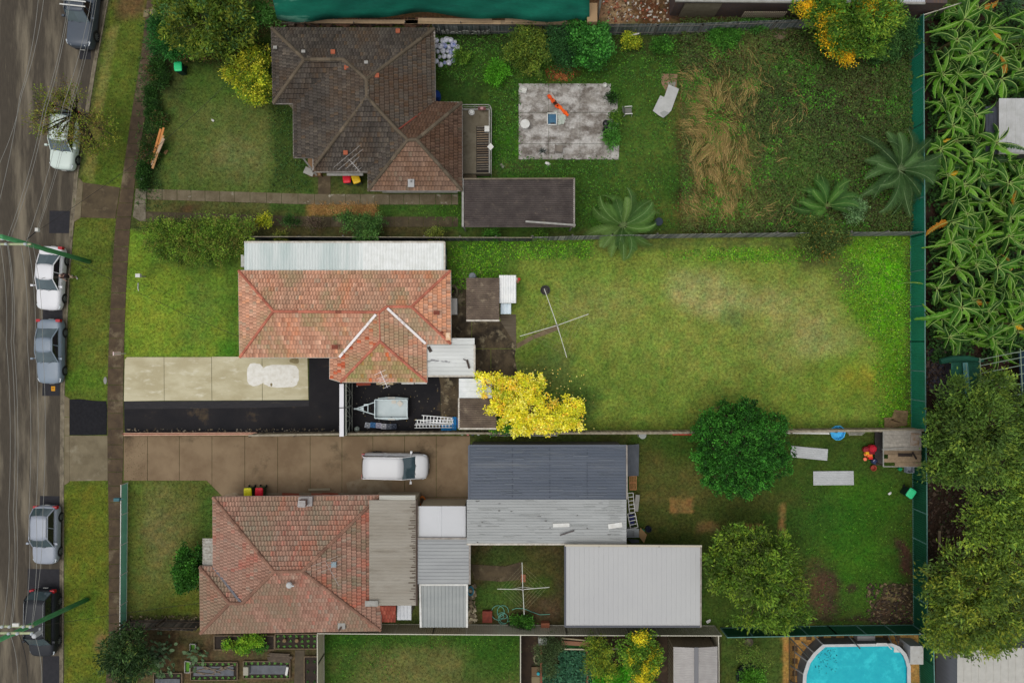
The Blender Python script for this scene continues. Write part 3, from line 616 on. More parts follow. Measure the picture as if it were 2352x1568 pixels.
corr('white_roof', quadpx(1054, 869, 1130, 913.5, 2.4), mat('garage_white_iron', S(214, 216, 214), S(198, 202, 200), rough=.5, scale=2), r, .3, .025, False, 'trap')
b = MB(); a = W(1056, 871, 2.3); c = W(1128, 913, 2.3); b.box(a.x+.1, a.y-.1, 0, c.x-.1, c.y, 2.28); b.build('wall', PGR, r)
b = MB(); a = W(1035.5, 685, .9); c = W(1050, 722, .9); b.box(a.x, a.y, .1, c.x, c.y, .9); b.box(a.x+.05, a.y-.05, .9, c.x-.04, c.y+.04, .94)
tag(b.build('air_conditioner', mat('ac_cream', S(196, 192, 184), S(184, 180, 170), scale=2)), 'pale box unit against the back wall of the orange roofed house', 'air conditioner')
b = MB(); c = W(1085, 634, 1.5); b.lathe([(.26, .1), (.27, .15), (.27, 1.45), (.22, 1.55), (.05, 1.58)], c.x, c.y, 0, 20); b.bar((c.x, c.y-.3, 1.2), (c.x+.4, c.y-.3, 1.2), .04)
tag(b.build('water_heater', mat('heater_grey', S(120, 126, 130), S(104, 110, 114), rough=.5)), 'grey cylindrical water heater behind the brown fibro outhouse', 'water heater', )
# ---- north house: dark brown tiles
def north_house():
    root = thing('tiled_house', W(840, 240), 'house with the dark grey brown tiled hip roof and moss stained ridges', 'house')
    P = lambda x, y, h=e: W(x, y, h)
    a, b_, c, d, f, g = P(624, 65), P(997, 66), P(999, 235), P(1060, 236), P(1061, 437), P(846, 437)
    h, i2, j, k, l, m_ = P(846, 394), P(719, 394), P(719, 361, 3.1), P(675, 361), P(674, 237), P(628, 237)
    A, B = P(699, 137, 3.85), P(789, 137, 3.9); C, D = P(842, 183, 4.5), P(843, 223, 4.5); G = P(913, 300, 4.1); E, F = P(936, 321, 4.0), P(957, 321, 4.0); n = P(722, 381, 2.95)
    g1, g2, g3, g4 = S(112, 104, 95), S(98, 91, 84), S(122, 112, 100), S(124, 106, 88)
    gp = [g1, g2, g3, g4]; bp = [S(124, 100, 84), S(112, 90, 76), S(132, 106, 88), S(118, 102, 86)]
    m = MB(); lic = [(S(112, 88, 66), .7, .56, .5, 4), (S(74, 70, 66), .4, .5, .5, 9)]; lb = [(S(116, 84, 62), .6, .52, .5, 3)]
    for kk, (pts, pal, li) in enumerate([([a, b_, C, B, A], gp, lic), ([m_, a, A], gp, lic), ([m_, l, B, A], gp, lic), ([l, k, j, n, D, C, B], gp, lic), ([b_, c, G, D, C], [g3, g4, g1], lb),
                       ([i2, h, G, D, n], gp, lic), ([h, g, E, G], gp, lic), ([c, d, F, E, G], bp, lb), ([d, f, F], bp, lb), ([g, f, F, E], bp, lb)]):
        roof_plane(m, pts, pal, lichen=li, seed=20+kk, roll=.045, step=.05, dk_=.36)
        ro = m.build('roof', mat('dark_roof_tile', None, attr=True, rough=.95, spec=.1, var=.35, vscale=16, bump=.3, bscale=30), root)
    r = MB(); rc = S(92, 82, 68)
    for p, q in ((a, A), (m_, A), (A, B), (B, C), (C, D), (C, b_), (D, n), (D, G), (G, E), (E, F), (E, g), (F, d), (F, f)): ridge(r, p, q, rc, .13)
    o = r.build('ridge_cap', TILE, root); o.parent = ro
    r = MB(); r.bar(Vector(c)+Vector((0,0,.03)), Vector(G)+Vector((0,0,.08)), .08, .02); o = r.build('valley_flashing', mat('red_valley', S(126, 60, 46)), root); o.parent = ro
    gg = MB(); outl = [a, b_, c, d, f, g, h, i2, P(719, 361, 2.6), k, l, m_]; edge_gutter(gg, outl); gg.build('gutter', GUTD, root)
    w = MB(); ol = walls(w, outl, .5, 2.5); w.build('wall', CREAMW, root); wall_windows(root, ol, 1.5, PWH)
    w = MB()
    for (x, y, z, cc) in ((632, 110, 2.95, 0), (697, 119, 3.7, 0), (841, 144, 4.05, 0)): q = W(x, y, z); w.box(q.x-.12, q.y-.1, q.z, q.x+.14, q.y+.1, q.z+.1, 0)
    w.build('roof_clip', PGR, root)
    w = MB()
    for (x, y, z) in ((914, 72, 2.85), (765, 120, 3.65), (794, 351, 3.35), (866, 174, 4.25), (796, 156, 4.0)): q = W(x, y, z); w.box(q.x-.15, q.y-.15, q.z, q.x+.15, q.y+.15, q.z+.09)
    w.build('replaced_tile', mat('orange_tile', S(160, 88, 60), S(140, 76, 54), scale=8), root)
    w = MB(); q = W(944.5, 421.5, 2.95); w.box(q.x-.22, q.y-.27, q.z, q.x+.22, q.y+.28, q.z+.12); w.tube([q+Vector((0,.1,.1)), q+Vector((0,.14,.5))], .06, 8); w.build('roof_vent', mat('vent_white', S(160, 160, 158)), root)
    # porch and window hoods under the south eaves
    w = MB(); p = W(750, 396, 2.2); q = W(833, 403, 2.2); w.box(p.x, p.y, 2.1, q.x, q.y, 2.15); w.build('window_hood', PGR, root)
    w = MB(); p = W(878, 438, 1.9); q = W(1051, 442.5, 1.9); w.box(p.x, p.y, 1.85, q.x, q.y, 1.9); w.build('window_hood', PGR, root)
    w = MB(); p = W(706, 362, .6); q = W(735, 402, .6); w.box(p.x, p.y, 0, q.x, q.y, .5); w.build('porch', mat('porch_tan', S(134, 104, 76)), root)
    w = MB(); p = W(700, 366, 1.6); q = W(718, 395, 1.6); w.bar((p.x, p.y, 2.2), (q.x, q.y, .6), .12, .05); w.bar((p.x-.3, q.y+.4, .7), (q.x-.2, q.y+.1, .7), .5, .04); w.build('porch_rail', PGR, root)
north_house()
# its back landing with rails and slatted steps
def landing():
    root = thing('back_landing', W(1095, 320), 'raised concrete landing with pale railing behind the dark tiled house', 'landing')
    b = MB(); p = W(1061, 247, .9); q = W(1124, 398, .9); b.box(p.x, p.y, 0, q.x, q.y, .8); b.build('deck', mat('landing_concrete', S(112, 104, 88), S(92, 84, 68), scale=.9, c3=S(80, 72, 54), s3=2), root)
    b = MB(); z = 1.7
    P = [W(1061, 240.5, z), W(1122, 240.5, z), W(1125.5, 243, z), W(1128.5, 250, z), W(1128, 399, z)]
    b.tube(P, .03, 8); b.tube([p-Vector((0, 0, .45)) for p in P], .02, 6)
    for p in (P[0], P[1], P[3], P[4], W(1128, 300, z), W(1128, 350, z), W(1090, 240.5, z)): b.bar((p.x, p.y, 0), p, .04)
    b.build('rail', PGR, root)
    b = MB(); p = W(1061, 249.5, .95); q = W(1124, 252, .95); b.box(p.x, p.y, .8, q.x, q.y, .95); p = W(1122.5, 252, .95); q = W(1125.5, 398, .95); b.box(p.x, p.y, .8, q.x, q.y, .95); b.build('edge_trim', PGR, root)
    b = MB()
    for i in range(19): y = 292+i*5.4; b.bar(W(1095, y, .86), W(1122, y-.6, .86), .07, .05, c=random.choice([S(120, 104, 84), S(96, 82, 66), S(104, 96, 84)]))
    b.build('slat', mat('old_slats', None, attr=True, var=.3, vscale=8), root)
    b = MB(); p = W(1094, 290, .82); q = W(1123, 396, .82); b.box(p.x, p.y, .81, q.x, q.y, .825); b.build('slat_shade_sheet', mat('slat_shade_dark', S(34, 30, 28)), root)  # dark sheet on the deck, painted as the shade between the slats
    b = MB(); p = W(1065, 397, .4); q = W(1094, 409, .4); b.box(p.x, p.y, 0, q.x, q.y, .45); b.box(p.x, p.y, .45, q.x, p.y-.15, .7); b.build('step', mat('step_concrete', S(104, 92, 72), S(84, 74, 56)), root)
landing()
b = MB(); p = W(1083, 258, .9); b.lathe([(.2, 0), (.24, .12), (.14, .26), (.05, .3)], p.x, p.y, .8, 10); tag(b.build('plastic_bag', PWH), 'white knotted bag on the back landing of the dark tiled house', 'bag')
b = MB(); p = W(1107, 251, 1); b.box(p.x-.28, p.y-.15, 1.2, p.x+.28, p.y+.15, 1.24, 0); b.bar((p.x-.25, p.y, .8), (p.x+.25, p.y-.1, 1.2), .03, m=0); b.bar((p.x+.25, p.y, .8), (p.x-.25, p.y-.1, 1.2), .03, m=0); b.lathe([(.1, 0), (.12, .02), (.1, .05)], p.x, p.y, 1.24, 12, 1)
tag(b.build('side_table', [mat('dark_red_table', S(96, 60, 56)), mat('plate_pink', S(170, 130, 130))]), 'small dark red folding table with a plate by the landing railing', 'table')
b = MB(); p = W(1121, 297, 1.0); b.box(p.x-.25, p.y-.2, .87, p.x+.1, p.y+.2, 1.15); tag(b.build('storage_box', PWH), 'white box on the slatted end of the back landing', 'box')
b = MB(); p = W(1127, 337, 1.75); b.add([p+Vector(v) for v in ((-.25, 0, 0), (0, .25, .05), (.22, 0, 0), (0, -.25, -.03), (-.25, 0, -.04), (0, .25, .01), (.22, 0, -.04), (0, -.25, -.07))], [(0,3,2,1),(4,5,6,7),(0,1,5,4),(1,2,6,5),(2,3,7,6),(3,0,4,7)]); tag(b.build('cloth', PWH), 'white cloth hung over the landing rail', 'cloth')
r = shed('carport', 'carport with dark corrugated fibro roof beside the dark tiled house', 'carport', 1060.5, 409, 1318.5, 522, (2.35,)*4, FIBG, mat('carport_steel', S(130, 126, 120)), ribs='x', pitch=.15, depth=.06, open_=True, gut=(GUTD, 'e'))
b = MB(); b.bar(W(1063, 410, 2.42), W(1063, 521, 2.42), .14, .1); b.build('gutter', PGR, r)
b = MB(); b.bar(W(1060.5, 411, 2.41), W(1318, 410, 2.41), .1, .1); b.build('ridge_trim', mat('mossy_trim', S(118, 108, 90), S(92, 84, 70), scale=4), r)
b = MB(); b.bar(W(1207, 508.5, 2.5), W(1322, 517, 2.5), .13, .05); tag(b.build('timber_board', PGR), 'long pale board lying across the dark carport roof', 'board')
# ---- south house: red brown tiles
def south_house():
    root = thing('red_tiled_house', W(690, 1290), 'house with the weathered red and grey tiled hip roof beside the brown driveway', 'house')
    P = lambda x, y, h=e: W(x, y, h)
    nw, ne, se, sw, b1, b2 = P(489.5, 1142), P(872, 1138), P(874, 1447), P(461, 1453.5), P(459, 1301), P(490, 1301.5)
    z = 4.6; A = P(629, 1312, z); B = P(695, 1311, z); Hh = P(527, 1385, 3.66); K = P(556, 1385, 3.66)
    q1, q2, q3, q4 = S(152, 118, 101), S(143, 108, 92), S(146, 124, 108), S(162, 112, 96)
    base = [q1, q2, q3, q4]; L = [(S(128, 120, 100), .45, .46, .7, 2), (S(172, 98, 76), .6, .58, .5, 6)]; L2 = [(S(128, 112, 92), .35, .40, .85, 5), (S(160, 92, 76), .7, .6, .5, 7)]
    m = MB()
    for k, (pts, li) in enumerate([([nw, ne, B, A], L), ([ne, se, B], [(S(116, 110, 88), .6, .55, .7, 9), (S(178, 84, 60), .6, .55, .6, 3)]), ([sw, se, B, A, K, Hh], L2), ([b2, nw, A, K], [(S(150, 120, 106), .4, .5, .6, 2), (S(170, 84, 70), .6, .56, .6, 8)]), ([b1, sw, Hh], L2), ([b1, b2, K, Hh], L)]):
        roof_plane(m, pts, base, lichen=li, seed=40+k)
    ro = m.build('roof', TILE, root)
    r = MB(); rc = S(130, 98, 82)
    for a, b in ((A, B), (nw, A), (sw, Hh), (K, A), (Hh, K), (b1, Hh), (B, ne), (B, se)): ridge(r, a, b, rc, .12)
    o = r.build('ridge_cap', TILE, root); o.parent = ro
    r = MB(); r.bar(Vector(b2)+Vector((0,0,.05)), Vector(K)+Vector((0,0,.08)), .16, .03); o = r.build('valley_flashing', mat('grey_valley', S(104, 102, 106)), root); o.parent = ro
    g = MB(); outl = [nw, ne, se, sw, b1, b2]; edge_gutter(g, outl); g.build('gutter', GUTP, root)
    w = MB(); ol = walls(w, outl, .5, 2.5); w.build('wall', BRICKW, root); wall_windows(root, ol, 1.5, PWH)
    w = MB(); c = W(663, 1344.5, 4.75); w.lathe([(.02, -.3), (.06, -.28), (.06, -.1), (.16, -.08), (.22, 0), (.18, .1), (.08, .15)], c.x, c.y, c.z-.1, 16); w.bar(c+Vector((.1, 0, 0)), c+Vector((.36, -.02, .02)), .08, .04); w.build('roof_ventilator', mat('vent_pale', S(178, 178, 176)), root)
    w = MB(); c = W(702, 1154, 3.2); w.box(c.x-.5, c.y-.3, 2.7, c.x+.38, c.y+.36, 2.98, 0); w.box(c.x-.42, c.y-.22, 2.95, c.x+.05, c.y+.2, 3.5, 1); w.box(c.x-.42, c.y-.24, 3.5, c.x+.08, c.y+.22, 3.56, 0); w.bar(c+Vector((-.5, .35, -.2)), c+Vector((-.6, -.3, -.15)), .08, .05, 0); w.build('chimney', [mat('chimney_white', S(164, 160, 158), S(140, 134, 130), scale=5), mat('chimney_brown', S(120, 96, 88))], root)
    w = MB(); c = W(785, 1437, 2.85); w.box(c.x-.26, c.y-.18, 2.8, c.x+.26, c.y+.24, 2.95, 0); w.tube([c, c+Vector((-.12, -.2, .35))], .07, 8, 1); w.build('flue_patch', [PGR, mat('flue_brown', S(104, 84, 74))], root)
    w = MB(); c = W(766, 1296, 3.9); w.box(c.x-.18, c.y-.18, 3.75, c.x+.18, c.y+.2, 3.95, 0); w.build('antenna_plate', mat('plate_blue_grey', S(130, 146, 152)), root)
    w = MB(); corr('r', quadpx(465, 1236, 491, 1300, 2.2, 2.45, 2.45, 2.2), None, mb=w, pitch=.2, depth=.035, along=False, prof='trap'); w.build('window_awning', mat('awning_white', S(168, 166, 158), S(130, 124, 112), scale=5), root)
south_house()
CREAMR = mat('cream_iron', S(146, 140, 128), S(134, 127, 114), rough=.6, scale=.8, c3=S(116, 108, 94), s3=.6, st=(.3, 1.4, 1), var=.04)
r = shed('back_verandah', 'cream ribbed verandah roof with dirty east edge on the red tiled house', 'verandah', 848, 1148, 957, 1390, (3.15, 2.9, 2.9, 3.15), CREAMR, CREAMW, ribs='x', pitch=.22, depth=.03, gut=(mat('dark_gutter', S(70, 58, 50)), 'e'))
corr('roof', quadpx(871, 1137, 954, 1147.6, 2.95, 2.95, 3.0, 3.0), mat('cream_iron_pale', S(172, 170, 160)), r, .22, .02, False)
b = MB()
for i in range(46):
    y = 1160+i*4.9+random.uniform(-1.5, 1.5); l = random.choice([2, 4, 7, 12, 15, 9]); b.bar(W(953-l, y, 2.965), W(954, y, 2.955), random.uniform(.02, .07), .004)
b.build('rust_streak', mat('rust_dirt', S(70, 56, 44)), r)
b = MB(); corr('x', quadpx(838, 1379, 868, 1392, 3.32, 3.32, 3.3, 3.3), None, mb=b, pitch=.5, depth=.02); tag(b.build('lead_sheet', PGR), 'pale sheet patch at the lower corner of the cream verandah roof', 'sheet')
def rtiles():
    root = thing('tiled_porch', W(891, 1408), 'tiny porch roof of bright red tiles behind the red tiled house', 'porch')
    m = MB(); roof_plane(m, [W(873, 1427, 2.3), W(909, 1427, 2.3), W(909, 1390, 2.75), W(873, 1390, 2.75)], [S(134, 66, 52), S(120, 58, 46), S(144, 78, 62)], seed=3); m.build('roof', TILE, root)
    m = MB(); p = W(875, 1392, 2.2); q = W(907, 1425, 2.2); m.box(p.x, p.y, 0, q.x, q.y, 2.2); m.build('wall', CREAMW, root)
rtiles()
GRI = lambda n, a, b2: mat(n, S(*a), S(*b2), rough=.55, scale=.7, st=(.4, 1.6, 1), var=.03)
shed('garden_shed', 'narrow white ribbed shed next to the tiny red tiled porch', 'shed', 912, 1389, 945, 1423, (2.3,)*4, GRI('white_rib', (190, 192, 192), (176, 178, 180)), CREAMW, ribs='y', pitch=.23, depth=.035, prof='trap')
shed('flat_annexe', 'flat plain white roofed annexe between the cream verandah and the grey sheds', 'annexe', 960, 1162, 1070, 1238, (2.7,)*4, mat('flat_white_roof', S(186, 187, 188), S(180, 181, 182), rough=.5, scale=.5), CREAMW, ribs='y', pitch=3.3, depth=.02, prof='rib', gut=(GUTW, 'w'))
shed('grey_shed', 'grey shed with ribs running east to west under the flat white annexe', 'shed', 958, 1236, 1079, 1341, (2.85, 2.8, 2.8, 2.85), GRI('grey_rib', (142, 144, 144), (152, 154, 153)), CREAMW, ribs='x', pitch=.24, depth=.045, prof='trap', gut=(GUTD, 'ne'))
r = shed('grey_shed', 'grey shed with ribs running north to south and white side trims', 'shed', 965, 1342, 1073, 1440, (2.6, 2.6, 2.5, 2.5), GRI('grey_rib_two', (138, 142, 140), (150, 153, 150)), CREAMW, ribs='y', pitch=.24, depth=.045, prof='trap')
b = MB(); b.bar(W(964.5, 1341, 2.65), W(966.5, 1440, 2.55), .14, .08); b.bar(W(1072.5, 1341, 2.65), W(1072.5, 1440, 2.55), .14, .08); b.bar(W(964, 1342, 2.66), W(1073, 1342, 2.66), .14, .06); b.build('trim', PWH, r)
r = r_big = shed('big_garage', 'large slate blue ribbed garage roof beside the brown driveway', 'garage', 1077, 1023, 1439, 1146.5, (2.7, 2.7, 3.5, 3.5), mat('slate_blue_iron', S(72, 80, 92), S(84, 91, 102), rough=.45, scale=.5, c3=S(104, 108, 112), s3=.35, st=(.3, 2.2, 1), spec=.4), mat('garage_wall', S(120, 118, 112)), ribs='x', pitch=.2, depth=.04, prof='trap', gut=(mat('slate_gutter', S(90, 95, 104)), 'nw'), door=PWH)
b = MB(); b.bar(W(1439.5, 1022, 2.75), W(1440, 1146, 3.55), .1, .1); b.build('barge_trim', GUTD, r)
r = r_long = shed('long_shed', 'long pale grey ribbed shed roof joined to the slate blue garage', 'shed', 1072, 1147, 1439, 1249, (3.48, 3.48, 2.85, 2.85), mat('pale_rib', S(158, 160, 158), S(146, 148, 146), rough=.5, scale=.6, st=(.25, 2, 1), c3=S(124, 126, 126), s3=1.1, lo3=.62, hi3=.7), mat('garage_wall2', S(112, 114, 116)), ribs='x', pitch=.2, depth=.035, prof='trap', gut=(GUTW, 's'))
r = shed('white_shed', 'biggest white roofed shed with flat sheets in the south yard', 'shed', 1298, 1252, 1609, 1438, (3.3, 3.3, 3.0, 3.0), inset=1.0, rm=mat('big_white_roof', S(170, 170, 168), S(166, 166, 165), rough=.5, scale=.3), wm=mat('dark_wall', S(74, 78, 84)), ribs='y', pitch=.33, depth=.012, prof='rib', gut=(mat('dark_barge', S(84, 86, 92)), 'ws'))
b = MB(); b.bar(W(1297, 1251.5, 3.32), W(1612, 1253.5, 3.32), .13, .1); b.build('barge_trim', mat('cream_trim', S(176, 168, 150)), r)
b = MB(); b.bar(W(1609.8, 1254, 3.3), W(1609.5, 1439, 3.0), .1, .1)
for x, y in ((1376, 1254), (1441, 1253), (1514, 1254)): b.bar(W(x, y-1, 3.36), W(x, y+3, 3.36), .05, .03)
b.build('roof_strap', GUTD, r)
# dirt streaks and lap lines on the sheet roofs
def streaks(r, x0, y0, x1, y1, z, n, l0, l1, m, w=.05, vert=False):
    b = MB()
    for i in range(n):
        x, y = random.uniform(x0, x1), random.uniform(y0, y1); l = random.uniform(l0, l1); a, c = W(x, y, z(x, y)), (W(x, y+l, z(x, y+l)) if vert else W(x+l, y, z(x+l, y))); b.bar(a, c, w*random.uniform(.5, 1.4), .004)
    b.build('dirt_streak', m, r)
DS1 = mat('streak_grey', S(138, 140, 138), S(148, 150, 147), scale=4); DS2 = mat('streak_dark', S(84, 82, 80))
zl = lambda x, y: 3.48-.63*(y-1147)/102+.05
streaks(r_long, 1080, 1150, 1400, 1245, zl, 40, 8, 46, DS1); streaks(r_long, 1080, 1150, 1425, 1245, zl, 14, 3, 9, DS2); streaks(r_long, 1395, 1150, 1405, 1245, zl, 26, 10, 34, DS1, .07)
zg = lambda x, y: 2.7+.8*(y-1023)/123+.055
for xx in (1176, 1262, 1348): streaks(r_big, xx, 1026, xx+.1, 1144, zg, 60, .8, 1.6, mat('screw_dark', S(60, 66, 76)), .04)
streaks(r_big, 1085, 1026, 1400, 1144, zg, 46, 14, 60, mat('streak_blue', S(96, 102, 110)), .06)
# debris on the long shed
for i, (x0, y0, x1, y1, w, m_, nm, lb) in enumerate([(1270, 1206, 1308, 1205, .26, PWH, 'plastic_sheet', 'white torn sheet lying on the long pale grey shed'), (1397, 1209, 1429, 1204, .34, PWH, 'ribbed_offcut', 'small white ribbed offcut near the east end of the long pale grey shed'), (1286, 1229, 1319, 1218, .09, mat('dark_stick', S(84, 78, 76)), 'timber_stick', 'dark stick lying on the long pale grey shed roof')]):
    b = MB(); b.bar(W(x0, y0, 3.2), W(x1, y1, 3.2), w, .04); tag(b.build(nm, m_), lb, nm.split('_')[1])
# bottom right gabled shed, east sheds, brick unit, building site
def gable_shed():
    root = thing('steel_garden_shed', W(1580, 1520), 'cream gabled steel garden shed with grey ridge strip at the bottom edge', 'shed')
    z0, z1 = 2.1, 2.45; w = MB(); p = W(1548, 1487, 2.1); q = W(1646, 1620, 2.1)
    w.box(p.x+.05, p.y-.05, 0, q.x-.05, q.y, z0-.02)
    for i in range(12): x = p.x+.05+(q.x-p.x-.1)*i/11; w.bar((x, p.y-.03, 0), (x, p.y-.03, z0), .05, .03)
    for i in range(15): y = p.y-.05-(p.y-q.y)*i/14; w.bar((p.x+.03, y, 0), (p.x+.03, y, z0), .03, .05, up=(1, 0, 0))
    w.build('wall', mat('steel_cream', S(128, 116, 96), S(118, 106, 88), scale=2), root)
    m = mat('gable_roof', S(160, 156, 152), S(150, 146, 142), rough=.5, scale=2)
    b = MB(); corr('a', [W(1547, 1485, z0), W(1599, 1487, z1), W(1599, 1640, z1), W(1547, 1640, z0)], None, mb=b, pitch=.12, depth=.02, along=False)
    corr('a', [W(1600, 1487, z1), W(1648, 1484, z0), W(1648, 1640, z0), W(1600, 1640, z1)], None, mb=b, pitch=.12, depth=.02, along=False); b.build('roof', m, root)
    b = MB(); b.bar(W(1599.5, 1486, z1+.03), W(1599.5, 1640, z1+.03), .3, .03); b.build('ridge_cap', mat('ridge_grey', S(112, 112, 114)), root)
gable_shed()
shed('east_shed', 'white roofed steel shed at the bottom right corner', 'shed', 2199, 1487, 2420, 1620, (2.5,)*4, mat('shed_white_b', S(178, 176, 168), S(168, 166, 158), rough=.5, scale=2), mat('steel_grey_wall', S(126, 128, 134), S(112, 114, 120), scale=3, st=(8, 8, .2)), ribs='y', pitch=.5, depth=.03, prof='rib', inset=.05)
shed('east_shed', 'white iron roofed shed among the banana plants at the right edge', 'shed', 2295, 226, 2480, 352, (2.6,)*4, mat('shed_white_c', S(176, 176, 174), S(160, 160, 156), rough=.5, scale=1.5, c3=S(110, 96, 78), s3=1, lo3=.66, hi3=.7), mat('wall_c', S(90, 88, 84)), ribs='y', pitch=.3, depth=.03, prof='trap', gut=(PGR, 's'))
shed('east_lean_to', 'dark ribbed lean-to roof beside the white shed among the banana plants', 'lean-to', 2264, 245, 2296, 352, (2.2, 2.3, 2.3, 2.2), mat('dark_iron', S(62, 66, 74), S(52, 56, 62)), mat('wall_d', S(70, 68, 66)), ribs='y', pitch=.25, depth=.04, prof='trap', open_=True)
def brick_unit():
    root = thing('brick_unit', W(1830, 10), 'dark brick building with white metal roof at the top edge', 'house')
    q = [W(1551, 0, 2.7), W(2125, 8, 2.7), W(2125, -90, 3.4), W(1551, -90, 3.4)]; q[0] = W(1551, 2, 2.7)
    corr('roof', q, mat('white_iron_roof', S(184, 186, 190), S(170, 172, 178), rough=.5), root, .18, .04, True, 'trap')
    b = MB(); b.bar(q[0], q[1], .14, .12); b.build('gutter', PGR, root)
    m = bpy.data.materials.new('dark_brick'); m.use_nodes = True; n = m.node_tree.nodes; l = m.node_tree.links
    bt = n.new('ShaderNodeTexBrick'); bt.inputs['Color1'].default_value = (*S(74, 64, 66), 1); bt.inputs['Color2'].default_value = (*S(92, 70, 56), 1); bt.inputs['Mortar'].default_value = (*S(58, 54, 52), 1)
    bt.inputs['Scale'].default_value = 4.2; bt.inputs['Mortar Size'].default_value = .02; g = n.new('ShaderNodeNewGeometry'); mp = n.new('ShaderNodeMapping'); mp.inputs['Rotation'].default_value = (R(90), 0, 0)
    l.new(g.outputs['Position'], mp.inputs[0]); l.new(mp.outputs[0], bt.inputs['Vector']); l.new(bt.outputs['Color'], n['Principled BSDF'].inputs['Base Color']); n['Principled BSDF'].inputs['Roughness'].default_value = .9
    p = W(1538, 36, 0); t = W(2124, 48, 0); b = MB(); top = W(1551, 2, 2.65); 
    b.add([(p.x, p.y, 0), (t.x, t.y, 0), (t.x, t.y, 2.65), (p.x, p.y, 2.65), (p.x, p.y+4, 0), (t.x, t.y+4, 0), (t.x, t.y+4, 2.65), (p.x, p.y+4, 2.65)], [(0,1,2,3),(1,5,6,2),(5,4,7,6),(4,0,3,7),(3,2,6,7)])
    b.build('wall', m, root)
    b = MB(); a = W(1558, 37, .1); c = W(1640, 38.5, .1); b.box(a.x, a.y-.03, .1, c.x, a.y-.09, 2.1); b.build('roller_door', mat('door_beige', S(112, 104, 86), S(100, 92, 74), scale=3), root)
    b = MB(); a = W(1700, 40, 1); 
    for i in range(22): b.box(a.x+i*.14, a.y-.12, 1.2, a.x+i*.14+.08, a.y-.06, 2.0)
    b.build('louvre', mat('louvre_cream', S(130, 118, 100)), root)
brick_unit()
def site():
    root = thing('scaffold_building', W(1000, -20), 'unfinished building wrapped in green shade netting with timber walkway', 'building')
    NET = mat('green_netting', S(8, 104, 82), S(6, 86, 70), rough=.8, scale=1.2, c3=S(90, 140, 120), s3=.35, lo3=.62, hi3=.68, st=(.25, 2, 1), var=.15, vscale=10)
    xs = np.linspace(628, 1354, 50); vs = []; rows = 6
    for i, x in enumerate(xs):
        u = i/49; yb = 40+8*math.sin(u*9+.5)+4*math.sin(u*23); yb = min(yb, 52) if x < 1330 else 48
        for j in range(rows):
            v = j/(rows-1); y = -30 + (yb+30)*v; z = 5.2-2.6*v+.12*math.sin(i*.9+j*2)+.10*math.sin(i*.33)
            xx = x + (1-v)*0 - (40*(0.5-v) if x < 640 else 0)*.4; vs.append(W(xx, y, z))
    b = MB(); b.add(vs, [(i*rows+j, (i+1)*rows+j, (i+1)*rows+j+1, i*rows+j+1) for i in range(49) for j in range(rows-1)])
    n = b.build('netting', NET, root, smooth=True); sd = n.modifiers.new('s', 'SOLIDIFY'); sd.thickness = .01
    b = MB()
    for k, (x0, x1, y, z) in enumerate([(655, 720, 44, 1.9), (690, 960, 49, 1.8), (930, 1170, 50, 1.8), (1150, 1366, 51.5, 1.9), (1160, 1300, 47, 1.95), (960, 1130, 46, 1.9)]):
        b.bar(W(x0, y, z), W(x1, y+1.5, z), .28, .04, c=random.choice([S(150, 128, 100), S(130, 112, 88), S(164, 140, 108)]))
    b.build('plank', mat('planks', None, attr=True, var=.15, vscale=5), root)
    b = MB()
    for x in (700, 812, 930, 1058, 1176, 1213, 1300, 1360): b.bar(W(x, 56, 0), W(x, 50, 2.9), .06, c=S(90, 84, 78)); b.bar(W(x, 52, 1.7), W(x+30, 58, .1), .04, c=S(90, 70, 50))
    b.bar(W(640, 53, 1.7), W(1366, 55, 1.7), .05, c=S(100, 94, 88)); b.build('scaffold_pole', mat('scaf', None, attr=True), root)
    b = MB(); b.bar(W(1372, 48, .3), W(1383, -20, 5.2), .24, .12); b.build('downpipe', PGR, root)
    b = MB(); p = W(640, 20, 0); q = W(1350, -200, 0); b.box(p.x, p.y, 0, q.x, q.y, 4.6); b.build('wall', mat('frame_wall', S(120, 100, 76), S(90, 74, 56)), root)
    b = MB(); p = W(663, 40, .3); q = W(677, 62, .3); b.box(p.x, p.y, 0, q.x, q.y, .5); b.build('footing', mat('footing', S(120, 104, 90)), root)
    b = MB(); p = W(1349, 7, 2.9); b.box(p.x, p.y, .1, p.x+.7, p.y-1.3, 2.9); b.build('plywood', mat('plywood', S(150, 124, 92)), root)
site()
